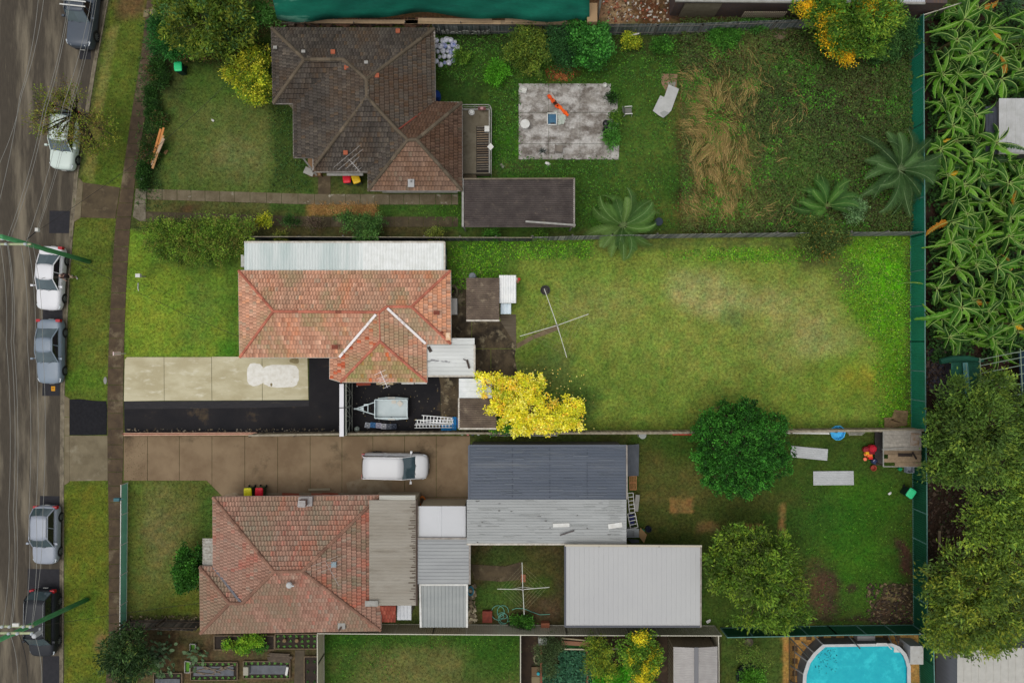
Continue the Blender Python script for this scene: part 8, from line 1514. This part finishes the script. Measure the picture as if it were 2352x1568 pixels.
lathe_obj('dark_bin', 1487.5, 1212, [(.2, 0), (.22, .35), (.24, .38), (.19, .36), (.18, .1)], mat('navy_bin', S(26, 30, 46)), 'small navy blue tub on the grass near the sink', 'tub', z=0, n=8)
lathe_obj('green_tub', 1476, 1217, [(.1, 0), (.13, .2)], mat('green_tub', S(30, 120, 90)), 'small green tub behind the tan crate panel', 'tub', z=0, n=10)
# coils of hose
def coil(cx, cy, r, n, m, lb_, z=.1, loose=.0):
    p = W(cx, cy, z); P = []; 
    for k in range(n*16): a = k/16*6.283; rr = r*(1+.15*math.sin(a*.37)+loose*math.sin(a*.61+1)); P.append((p.x+rr*math.cos(a)+loose*.4*math.sin(a*.23), p.y+rr*math.sin(a)*(1.5 if not loose else 1)+loose*.4*math.cos(a*.31), z+.02*(k/16)))
    b = MB(); b.tube(P, .022, 5); tag(b.build('garden_hose', m), lb_, 'hose')
coil(970, 1150, .22, 8, mat('orange_hose', S(186, 104, 40)), 'coiled orange hose at the corner of the cream verandah', .2); coil(1152, 1412, .35, 5, mat('teal_hose', S(100, 160, 140)), 'loose tangled teal hose below the clothes hoist of the small yard', .06, .5); coil(1081, 1356, .2, 6, mat('blue_hose', S(60, 130, 150)), 'small coiled blue hose beside the rocks by the grey shed', .1)
coil(1041, 670, .3, 5, mat('tan_hose', S(132, 124, 96)), 'faint tan hose coiled behind the orange roofed house', .06)
b = MB(); b.tube([W(1176, 1400, .06), W(1186, 1396, .08), W(1203, 1397, .08), W(1220, 1404, .06), W(1240, 1411, .06), W(1263, 1410, .06)], .025, 5); tag(b.build('garden_hose', MATS['teal_hose']), 'straight run of teal hose on bare soil east of the tangled one', 'hose')
b = MB(); a = W(1108, 1403, .3); b.box(a.x, a.y, 0, a.x+.72, a.y-.85, .32); tag(b.build('red_box', mat('rust_box', S(120, 56, 42), S(100, 46, 36), scale=4)), 'rusty red box in the small yard beside the tangled hose', 'box')
b = MB(); a = W(1243, 1432, .6); b.box(a.x, a.y, .0, a.x+.62, a.y-.4, .5); tag(b.build('planter_box', mat('terracotta_b', S(140, 84, 60))), 'terracotta planter box by the cream fence', 'planter')
b = MB(); a = W(1197, 1319, .1); b.box(a.x, a.y, 0.02, a.x+.33, a.y-.55, .1); tag(b.build('brick_paver', mat('brick_red', S(148, 92, 66))), 'loose red paver under the clothes hoist of the small yard', 'paver')
lathe_obj('black_tyre', 1176, 1434, [(.22, 0), (.28, .05), (.28, .15), (.22, .2), (.16, .18), (.15, .05)], BLK, 'black round pot at the cream fence in the small yard', 'pot', z=0)
tree('garden_bush', 'green bush beside the black pot at the cream fence', 'bush', (1208, 1430), [(1206,1428,.6,.7,.45,.35),(1182,1425,.4,.3,.3,.2)], G['br'], K=45, nper=45, rc=.13, L=.12, Wd=.06, trunkr=.03)
for x, y, c, w_, lb_ in ((645,1136.5,(132,66,46),1.3,'flat rusty red sheet on the driveway edge, the left one'), (736,1136,(134,68,46),1.25,'flat rusty red sheet on the driveway edge, the right one'), (714,1137,(140,80,58),1.4,'dull red sheet lying in the middle of the driveway edge')):
    b = MB(); p = W(x+22, y-1, .35); b.bar(p-Vector((w_/2,.1,.1)), p+Vector((w_/2,-.1,.1)), .42, .03); tag(b.build('red_sheet', mat('red_sheet_%d' % c[1], S(*c), tuple(.85*v for v in S(*c)), scale=3)), lb_, 'sheet')
b = MB(); p = W(733, 1123, .1); b.bar(W(708, 1124.5, .1), W(758, 1123, .1), .16, .06); tag(b.build('concrete_sill', mat('sill', S(134, 124, 100))), 'long pale sill block on the brown driveway by the red tiled house', 'block')
# timber rubbish behind the brown fence at the slate garage
b = MB()
for i in range(7): b.bar(W(1110+i*3, 994+i*.9, .6), W(1250+i*5, 993+i*1.2, .6), .06, .04)
tag(b.build('pipe_bundle', PWH), 'bundle of white pipes stored behind the brown timber fence', 'pipes')
for x, c, nm in ((1062, (110, 130, 110), 'green'), (1075, (190, 110, 110), 'pink'), (1086, (60, 66, 84), 'navy'), (1099, (196, 196, 190), 'white')): lathe_obj('paint_tin', x, 996, [(.1, 0), (.1, .22), (.08, .23)], mat('tin_'+nm, S(*c)), '%s tin in the row behind the timber fence near the garage' % nm, 'tin', z=.0, n=12)
b = MB(); b.bar(W(1540, 993, .4), W(1592, 992, .4), .2, .05); b.bar(W(1545, 997, .4), W(1590, 998, .4), .1, .05); tag(b.build('red_bars', mat('red_bars', S(170, 56, 44))), 'red steel bars behind the fence left of the round tree', 'bars')
lathe_obj('grey_drum', 1472, 996, [(.28, 0), (.28, .7), (.25, .72)], mat('drum_grey', S(150, 154, 150)), 'grey drum behind the bottom timber fence', 'drum', z=0)
lathe_obj('dark_tub', 1511, 511, [(.27, 0), (.3, .4), (.27, .42)], mat('tub_navy', S(44, 52, 62)), 'round dark tub right of the palm by the fence', 'tub', z=0)
# vegetable beds in the south west garden
def bed(x0, y0, x1, y1, lb_, fill, rows=0, sheet=None):
    root = thing('garden_bed', W((x0+x1)/2, (y0+y1)/2), lb_, 'garden bed', 'framed garden beds'); a, c = W(x0, y0, .15), W(x1, y1, .15)
    for P in (((a.x, a.y), (c.x, a.y)), ((c.x, a.y), (c.x, c.y)), ((c.x, c.y), (a.x, c.y)), ((a.x, c.y), (a.x, a.y))): b = MB(); b.bar((*P[0], .1), (*P[1], .1), .06, .2); b.build('frame_board', mat('bed_wood', S(120, 104, 82), S(92, 78, 60), scale=5), root)
    b = MB(); b.box(a.x+.03, a.y-.03, .02, c.x-.03, c.y+.03, .10); b.build('soil', mat('bed_soil', S(50, 40, 32), S(38, 32, 26), scale=5), root)
    if sheet: b = MB(); n = 8; xs2 = [a.x+(c.x-a.x)*(.06+.86*i/n) for i in range(n+1)]; w_ = (a.y-c.y)*.26; m_ = (a.y+c.y)/2; vs = [(x, m_+s_*w_, .16+random.uniform(-.02, .02)) for x in xs2 for s_ in (-1, 1)]; b.add(vs, [(2*i, 2*i+2, 2*i+3, 2*i+1) for i in range(n)]); b.build('plastic_mulch', mat('mulch_film', S(74, 78, 84), S(58, 62, 68), rough=.35, scale=3), root)
    if rows:
        for r in range(rows):
            n = int((c.x-a.x)/.42)
            for i in range(n):
                y = a.y+(c.y-a.y)*((r+.5)/rows if rows > 2 else (.12 if r == 0 else .88)); x = a.x+(i+.5)*(c.x-a.x)/n; k = 12; an = rng.random(k)*6.28; D = np.stack([np.cos(an), np.sin(an), .5+0*an], 1); quads('seedling', leafquads(np.tile([[x, y, .12]], (k, 1)), D, np.tile([[0, 0, 1.]], (k, 1)), .1+.08*rng.random(k), .06+0*an), jitcol(fill, k), LEAF, root)
FG = [S(66, 106, 44), S(84, 124, 56)]
bed(438, 1520, 545, 1561, 'framed bed with seedlings and scattered timber, left of the two long beds', FG, 2, True); bed(559, 1518, 666, 1557, 'framed bed with black plastic film and a white bottle, right of the two long beds', FG, 2, True)
bed(353, 1545, 418, 1600, 'framed bed with planks cut by the bottom edge of the photo', FG, 1, True); bed(492, 1459, 630, 1491, 'framed plot of dark soil under the south eaves of the red tiled house', FG, 0); bed(632, 1455, 729, 1489, 'framed grassy plot with two stumps below the red tiled house', FG, 3); bed(699, 1507, 730, 1600, 'narrow framed bed of leafy plants beside the cream fence', G['dk'], 4)
b = MB(); a, c = W(428, 1532, .2), W(436, 1544, .2)
for nm, x0, y0, x1, y1, lb_ in (('crate', 424, 1518, 437, 1544, 'narrow pale frame with bright grass beside the long beds'), ('crate', 436, 1478, 449, 1494, 'small tilted pale frame right of the prickly pear')):
    b = MB(); a, c = W(x0, y0, .2), W(x1, y1, .2)
    for P in (((a.x, a.y), (c.x, a.y-.05)), ((c.x, a.y-.05), (c.x-.05, c.y)), ((c.x-.05, c.y), (a.x, c.y)), ((a.x, c.y), (a.x, a.y))): b.bar((*P[0], .15), (*P[1], .15), .05, .15, 0)
    b.box(a.x, a.y, .02, c.x-.05, c.y, .08, 1); tag(b.build('planter', [PGR, mat('bright_grass', S(70, 120, 36), S(90, 140, 44), scale=20)]), lb_, 'planter')
for i in range(9): 
    b = MB(); p = W(450+i*9, random.uniform(1529, 1552), .2); a = random.uniform(-.4, .4); d = Vector((math.cos(a), math.sin(a), 0))*random.uniform(.3, .9); b.bar(p-d, p+d, .06, .03); o = tag(b.build('timber_offcut', mat('offcut', S(124, 112, 96), S(96, 84, 70), scale=5)), 'grey timber offcut, %s from the left on the left long garden bed' % ORD[i], 'offcut', 'offcuts on the garden bed')
b = MB()
for i in range(7): b.bar(W(612+random.uniform(0, 10), 1500+i*3, .2), W(662+random.uniform(0, 10), 1502+i*3, .25), .08, .06)
tag(b.build('timber_stack', mat('stack_grey', S(96, 84, 70), S(74, 64, 54), scale=5)), 'stack of old grey timbers above the black plastic garden bed', 'timber')
b = MB(); p = W(659, 1540, .3); b.bar(p-Vector((.05, .3, 0)), p+Vector((.05, .3, 0)), .16, .14); tag(b.build('plastic_bottle', PWH), 'white plastic bottle at the end of the black plastic garden bed', 'bottle')
b = MB(); a = W(559, 1531, .4); b.box(a.x, a.y, .1, a.x+.36, a.y-.6, .45); tag(b.build('storage_tub', mat('tub_cream', S(150, 146, 132))), 'cream tub between the two long garden beds', 'tub')
for x, y, lb_ in ((656, 1467, 'left round stump in the framed grassy plot'), (684, 1467, 'right round stump in the framed grassy plot')): lathe_obj('tree_stump', x, y, [(.15, 0), (.14, .25), (.1, .26)], mat('stump', S(130, 108, 76), S(100, 80, 58), scale=8), lb_, 'stump', z=.05, n=9)
slabs('path', [[(678,1492),(700,1492),(698,1568),(676,1568)]], mat('old_plank_path', S(84, 74, 58), S(66, 58, 46), scale=2), .04)
for x0, y0, x1, y1, lb_ in ((265,1540,308,1600,'pile of dark sticks in a frame at the bottom edge by the footpath'),):
    b = MB()
    for i in range(16): a = W(x0+random.uniform(0, 26), y0+random.uniform(5, 30), .2+i*.02); an = random.uniform(-.9, .1); b.bar(a, a+Vector((math.cos(an), math.sin(an), 0))*random.uniform(.6, 1.2), .05, .04)
    tag(b.build('stick_pile', mat('stick_brown', S(76, 58, 50), S(58, 46, 40), scale=6)), lb_, 'sticks')
# vegetable garden middle bottom
b = MB(); a = W(1237, 1462, 1.0); 
b.box(a.x, a.y-.1, 0, a.x+.62, a.y-.6, .95); b.bar((a.x, a.y-.35, .97), (a.x+.62, a.y-.35, .97), .5, .04); tag(b.build('storage_cabinet', mat('cab_white', S(176, 176, 172))), 'white cabinet at the cream fence above the olive shrub', 'cabinet')
for k, (x0, y0, x1, y1, w_, c, lb_) in enumerate([(1290,1465,1345,1470,.1,(150,136,110),'pale pole at the top of the vegetable garden'),(1290,1475,1355,1479,.3,(130,92,70),'brown plank at the top of the vegetable garden'),(1290,1478,1355,1482,.08,(170,164,146),'thin white pole at the top of the vegetable garden'),(1296,1490,1348,1490.5,.09,(176,164,140),'cream pole across the small green netting patch'),(1396,1489,1450,1490,.1,(150,140,116),'cream pole between the two fruit trees'),(1360,1455,1404,1457,.12,(184,184,180),'white board along the cream fence by the fruit trees')]):
    b = MB(); b.bar(W(x0, y0, .4), W(x1, y1, .45), w_, .05); tag(b.build('garden_pole', mat('gp_%d' % k, S(*c))), lb_, 'pole')
for k, (x0, y0, x1, y1, c, lb_) in enumerate([(1345,1480,1351,1568,(120,78,58),'long upright brown board left of the fruit tree'),(1240,1480,1248,1568,(124,72,54),'long brown board at the left edge of the cabbage patch'),(1495,1545,1507,1580,(124,76,56),'short brown board below the yellow flowered tree')]):
    b = MB(); b.bar(W(x0+3, y0, .2), W(x0+3, y1, .2), .16, .25); tag(b.build('edging_board', mat('eb_%d' % k, S(*c))), lb_, 'board')
b = MB(); a = W(1221, 1532, .3); b.box(a.x, a.y, 0, a.x+.62, a.y-.7, .25, 0); b.box(a.x, a.y-.74, 0, a.x+.62, a.y-1.5, .22, 1); tag(b.build('wooden_step', [mat('ws1', S(104, 84, 62)), mat('ws2', S(124, 112, 84))]), 'old wooden steps left of the cabbage patch', 'steps')
lathe_obj('teal_tin', 1236, 1541, [(.11, 0), (.12, .15), (.1, .17)], mat('teal_tin', S(50, 150, 160)), 'small round teal tin on the old wooden steps', 'tin', z=.25)
coil(1233, 1513, .2, 3, mat('ring_pale', S(140, 130, 104)), 'pale hoop beside the olive shrub', .1)
sheets('netting_patch', [([(1300,1475),(1342,1475),(1342,1500),(1302,1500)], 0)], 'small green netting patch under the cream pole', 'netting', [mat('net_green', S(36, 84, 36), S(48, 96, 44), scale=9)], .1)
# tyre planter, ring pot
b = MB(); p = W(1722, 1554, .4); b.lathe([(.8, 0), (.95, .2), (.95, .42), (.86, .46), (.8, .38), (.76, .2)], p.x, p.y, 0, 30); tag(b.build('round_planter', mat('planter_black', S(30, 40, 36))), 'large black round planter at the bottom edge of the little lawn', 'planter')
tree('planter_shrub', 'bright green shrub growing in the large black round planter', 'shrub', (1722, 1555), [(1724,1556,.7,.8,.75,.35)], [S(74, 124, 34), S(92, 142, 44), S(58, 100, 30)], K=90, nper=45, rc=.14, L=.1, Wd=.07, trunkr=.04)
b = MB(); p = W(1721, 1475, .2); b.lathe([(.3, 0), (.32, .15), (.28, .18), (.24, .12), (.2, .05)], p.x, p.y, 0, 20); tag(b.build('stone_ring', mat('ring_stone', S(120, 110, 92), S(92, 84, 70), scale=5)), 'round stone ring above the small sparse tree', 'ring')
# swimming pool
def pool():
    root = thing('swimming_pool', W(1965, 1560), 'oval above ground swimming pool with white rim and turquoise water', 'swimming pool'); h = 1.25
    def ov(rx, ry, n=18, sq=.62):
        P = []; c = W(1964, 1592, h)
        for k in range(n*2):
            a = 2*math.pi*k/(n*2); cx = math.copysign(abs(math.cos(a))**sq, math.cos(a)); sy = math.copysign(abs(math.sin(a))**.8, math.sin(a)); P.append((c.x+cx*rx, c.y+sy*ry))
        return P
    # straight sided oval: corners read off the plan
    T = [(1893,1482),(2047,1480),(2064,1487),(2078,1502),(2084,1516),(2088,1532),(2088,1580),(2080,1610),(2060,1640),(2040,1655),(1893,1655),(1868,1636),(1852,1606),(1847,1580),(1849,1548),(1858,1520),(1873,1500)]
    O = [W(x, y, h) for x, y in T]; cx = sum(p.x for p in O)/len(O); cy = sum(p.y for p in O)/len(O)
    def sc(k, z, p): d = Vector((p.x-cx, p.y-cy, 0)); L = d.length; d = d*((L+k)/L); return (cx+d.x, cy+d.y, z)
    n = len(O); b = MB(); rings = [sc(.13, h-.03, p) for p in O]+[sc(.13, h+.02, p) for p in O]+[sc(-.13, h+.02, p) for p in O]+[sc(-.13, h-.05, p) for p in O]
    b.add(rings, [(i*n+k, i*n+(k+1) % n, (i+1)*n+(k+1) % n, (i+1)*n+k) for i in range(3) for k in range(n)]); b.build('rim', mat('pool_rim', S(182, 184, 182), S(168, 170, 170), scale=3, rough=.5), root)
    b = MB(); r2 = [sc(0, 0, p) for p in O]+[sc(0, h-.02, p) for p in O]; b.add(r2, [(k, (k+1) % n, n+(k+1) % n, n+k) for k in range(n)]); b.build('wall', mat('pool_wall_out', S(112, 114, 116), S(96, 98, 100), scale=2), root)
    b = MB(); r3 = [sc(-.14, .05, p) for p in O]+[sc(-.14, h-.02, p) for p in O]; b.add(r3, [(k, (k+1) % n, n+(k+1) % n, n+k) for k in range(n)]+[tuple(range(n))]); b.build('liner', mat('pool_liner', S(30, 140, 160), S(24, 120, 150), scale=1), root)
    b = MB(); b.add([sc(-.13, h-.16, p) for p in O], [tuple(range(n))]); b.build('water', mat('pool_water', S(28, 168, 178), S(20, 158, 172), scale=2.5, rough=.12, spec=.4, bump=.3, bscale=5, c3=S(44, 186, 194), s3=1.6, lo3=.5, hi3=.68), root)  # paler patches paint light caustics into the water colour
    for k in range(n):
        p = O[k]; q = Vector(sc(.0, 0, p)); t = Vector(sc(.55, 0, p)); b = MB(); b.bar(t+Vector((0, 0, .02)), Vector(sc(.10, h-.05, p)), .1, .06); b.build('buttress', mat('pool_post', S(124, 124, 122)), root)
    b = MB()
    for i in range(60): p = W(1871+abs(random.gauss(0, 20)), 1486+abs(random.gauss(0, 26)), h-.15); 
    b = MB()
    for i in range(70):
        x = 1872+random.random()**1.3*50; y = 1488+random.random()*60
        if x-1858 < (1520-y)*.5+6: continue
        p = W(x, y, h-.15); a = random.uniform(0, 3); b.bar(p, p+Vector((math.cos(a), math.sin(a), 0))*.08, .03, .006)
    b.build('floating_leaves', mat('float_leaf', S(16, 70, 80)), root)
    b = MB(); b.tube([W(2012, 1482, 1.5), W(2014, 1477, 1.5), W(2036, 1477, 1.5), W(2048, 1490, 1.5)], .04, 6); b.box(*W(2055,1487,1.2)[:2], .8, *W(2068,1498,1.2)[:2], 1.15); b.build('ladder', PWH, root)
pool()
P = [(1831,1457),(1858,1457),(1886,1457),(1915,1457),(1945,1457),(2034,1459),(2062,1459),(1826,1482),(1826,1511),(1826,1539),(1826,1566),(2060,1495),(2084,1530)]
for i, (x, y) in enumerate(P):
    b = MB(); p = W(x, y+6); g = random.uniform(.9, 1.1); b.box(p.x-.19, p.y-.19, .0, p.x+.19, p.y+.19, .03); s_ = 'in the row above the pool' if i < 7 else 'in the column left of the pool' if i < 11 else 'right of the pool'; lb_ = '%s from the left %s' % (ORD[i], s_) if i < 7 else '%s from the top %s' % (ORD[i-7 if i < 11 else i-11], s_)
    tag(b.build('stepping_stone', mat('paver_brown', S(92, 68, 44), S(70, 54, 38), scale=7)), 'square brown stepping stone, '+lb_, 'paver', 'stepping stones '+s_)
def pump():
    root = thing('pump_shed', W(2095, 1490), 'small white metal pump box at the corner of the pool yard', 'cabinet'); b = MB(); a, c = W(2092, 1484, 1.45), W(2120, 1524, 1.45); b.box(a.x, a.y, 0, c.x, c.y, 1.42); b.build('wall', mat('pump_side', S(150, 154, 158)), root)
    b = MB(); b.box(a.x-.03, a.y+.03, 1.42, c.x+.03, c.y-.03, 1.46); b.build('roof', mat('pump_top', S(172, 172, 168), S(160, 158, 152), scale=3, c3=S(110, 104, 98), s3=3, lo3=.62, hi3=.7), root)
    b = MB(); b.box(a.x-.02, a.y-.5, .3, a.x, a.y-.2, .6); b.build('vent', PGR, root)
pump()
for (x0, y0, x1, y1, h0, h1, lb_) in ((1813,1462,1857,1509,1.6,1.25,'dark diagonal pole from the fence to the left pool corner'),(1949,1460,1976,1489,1.6,1.3,'thin dark pole with green end leaning over the pool rim'),(2112,1452,2172,1504,2.2,2.2,'grey pole crossing from the pump box to the white corner shed'),(1500,1164+0,1500,1164,0,0,None)):
    if lb_: b = MB(); b.tube([W(x0, y0, h0), W(x1, y1, h1)], .035, 6); tag(b.build('steel_pole', PGR if 'grey' in lb_ else mat('pole_dark', S(60, 64, 60))), lb_, 'pole')
b = MB(); a = W(1971, 1455, .7); b.box(a.x, a.y-.2, 0, a.x+1.3, a.y-.55, .62); tag(b.build('garden_bench', mat('bench_grey', S(136, 134, 134))), 'grey bench box against the fence above the pool', 'bench')
# shade house on the east side
def shade():
    root = thing('shade_house', W(2230, 880), 'dark green shade cloth structure with pale tube frame on the east side', 'shade house'); h = 2.2; NT = mat('shade_cloth', S(16, 74, 54), S(12, 60, 46), rough=.8, scale=1.5, c3=S(40, 100, 80), s3=.8, lo3=.6, hi3=.7, var=.15)
    b = MB(); xs2 = np.linspace(2185, 2252, 8); ys2 = np.linspace(829, 985, 14); vs = [W(x, y, h-.15+.12*math.sin(i*1.1)+.1*math.sin(j*.9)) for i, x in enumerate(xs2) for j, y in enumerate(ys2)]
    b.add(vs, [(i*14+j, i*14+j+1, (i+1)*14+j+1, (i+1)*14+j) for i in range(7) for j in range(13)]); b.build('cloth', NT, root, smooth=True)
    b = MB(); b.tube([W(2160, 830, 2.0), W(2190, 824, 2.15), W(2225, 823, 2.2), W(2258, 828, 2.2)], [.2, .24, .2, .12], 8); b.build('rolled_cloth', NT, root)
    b = MB(); q = [W(2205, 832, 2.0), W(2217, 832, 2.05), W(2226, 930, 2.05), W(2213, 930, 2.0)]; b.add([v+Vector((0,0,.3)) for v in q], [(0,1,2,3)]); b.build('panel', mat('teal_panel', S(74, 118, 116), S(60, 104, 102), scale=2), root)
    b = MB(); hh = 2.4
    for y in (824, 838, 856, 876, 898, 922, 946, 968, 990, 1012): b.tube([W(2250, y+2, hh), W(2360, y-20, hh), W(2460, y-38, hh)], .028, 6)
    for x in (2251, 2344): b.tube([W(x, 822 if x < 2300 else 800, hh), W(x+10, 1000, hh)], .034, 6)
    b.tube([W(2219, 834, hh), W(2236, 975, hh)], .02, 6)
    for x, y in ((2251, 830), (2258, 985), (2344, 810), (2353, 985)): t = W(x, y, hh); b.bar((t.x, t.y, 0), t, .06, .06)
    b.build('frame', mat('tube_pale', S(124, 140, 120)), root)
    b = MB(); q = [W(2340, 810, 1.6), W(2440, 790, 1.6), W(2440, 1010, 1.6), W(2352, 1010, 1.6)]; b.add(q, [(0,1,2,3)]); b.build('blue_liner', mat('dark_blue_liner', S(18, 42, 56)), root)
shade()
for x, y, lb_ in ((2278, 880, 'green shrub under the pale tube frame of the shade house'), (2290, 930, 'second shrub under the pale tube frame, the lower one')): tree('shade_shrub', lb_, 'shrub', (x, y), [(x,y,1.0,.8,.8,.5),(x+12,y+10,.9,.5,.5,.4)], G['md'], K=50, nper=45, rc=.2, L=.15, Wd=.06, trunkr=.04)
sheets('paving_slab', [([(2150,784),(2172,784),(2172,820),(2152,820)], 0)], 'pale plank slab left of the dark sheet below the banana plants', 'slab', [mat('slab_tan', S(112, 98, 84))], .1)
sheets('dark_board', [([(2176,786),(2212,784),(2214,808),(2178,814)], 0)], 'dark grey square sheet below the banana plants', 'sheet', [mat('panel_dk', S(62, 62, 72))], .25)
b = MB(); b.lathe([(.25, 0), (.35, .5), (.3, 1.3), (.05, 1.6)], *W(2182, 1056, .8)[:2], 0, 10); tag(b.build('green_cover', mat('cover_green', S(20, 120, 84), S(16, 100, 72), scale=3)), 'folded green cover standing under the large olive tree', 'cover')
b = MB(); b.bar(W(2158, 1218, .3), W(2158, 1256, .3), .18, .06); tag(b.build('timber_board', mat('board_tan', S(132, 116, 92))), 'pale upright board lying on soil behind the dark green fence', 'board')
b = MB(); a = W(2338, 525, .5); b.lathe([(.3, 0), (.35, .5), (.3, .55)], a.x, a.y, 0, 12); tag(b.build('blue_tub', mat('tub_blue', S(30, 90, 170))), 'bright blue tub at the right edge beside the banana plants', 'tub')
# antennas
def antenna(cx, cy, z, elems, boom, mast, label, m):
    p = W(cx, cy, z); root = thing('tv_antenna', (p.x, p.y, mast), label, 'antenna', 'roof antennas'); b = MB(); b.tube([(p.x, p.y, mast), (p.x, p.y, z)], .02, 6); b.build('mast', m, root); b = MB(); b.tube([W(*boom[0], z), W(*boom[1], z)], .02, 5); b.build('boom', m, root)
    for (x0, y0, x1, y1) in elems: b = MB(); b.tube([W(x0, y0, z), W(x1, y1, z)], .012, 5); b.build('element', m, root)
AW = mat('antenna_white', S(220, 214, 212))
antenna(880, 872, 5.0, [(860,861,886,849),(866,870,889,860),(870,872,889,863),(868,877,884,869),(872,881,890,872),(878,884,894,878),(880,892,896,885)], ((873,852),(890,890)), 3.2, 'white television antenna above the south wing of the orange roofed house', AW)
antenna(808, 372, 4.6, [(766,385,828,333),(775,391,833,343),(794,388,825,360),(806,378,815,372),(810,384,820,376),(815,389,825,381),(820,393,830,385)], ((801,366),(828,396)), 3.2, 'grey television antenna on the dark tiled roof', mat('antenna_grey', S(160, 156, 150)))
antenna(757, 1298, 5.2, [(715,1300,776,1276),(722,1308,780,1286),(730,1316,784,1294),(760,1316,768,1311),(764,1322,773,1317),(768,1330,778,1325),(772,1338,781,1334),(775,1345,784,1341)], ((748,1290),(778,1344)), 4.2, 'thin television antenna on the red tiled roof', mat('antenna_pinkish', S(158, 146, 138)))
rubble('pale stones and soil crumbs along the edge of the bitumen driveway', 290, 984, 790, 993, 170, [S(128, 120, 104), S(96, 86, 68), S(60, 52, 42)], .04, .16)
rubble('small debris scattered on the bitumen yard around the trailer', 812, 880, 1050, 990, 110, [S(120, 112, 96), S(70, 62, 50), S(150, 130, 70)], .03, .1)
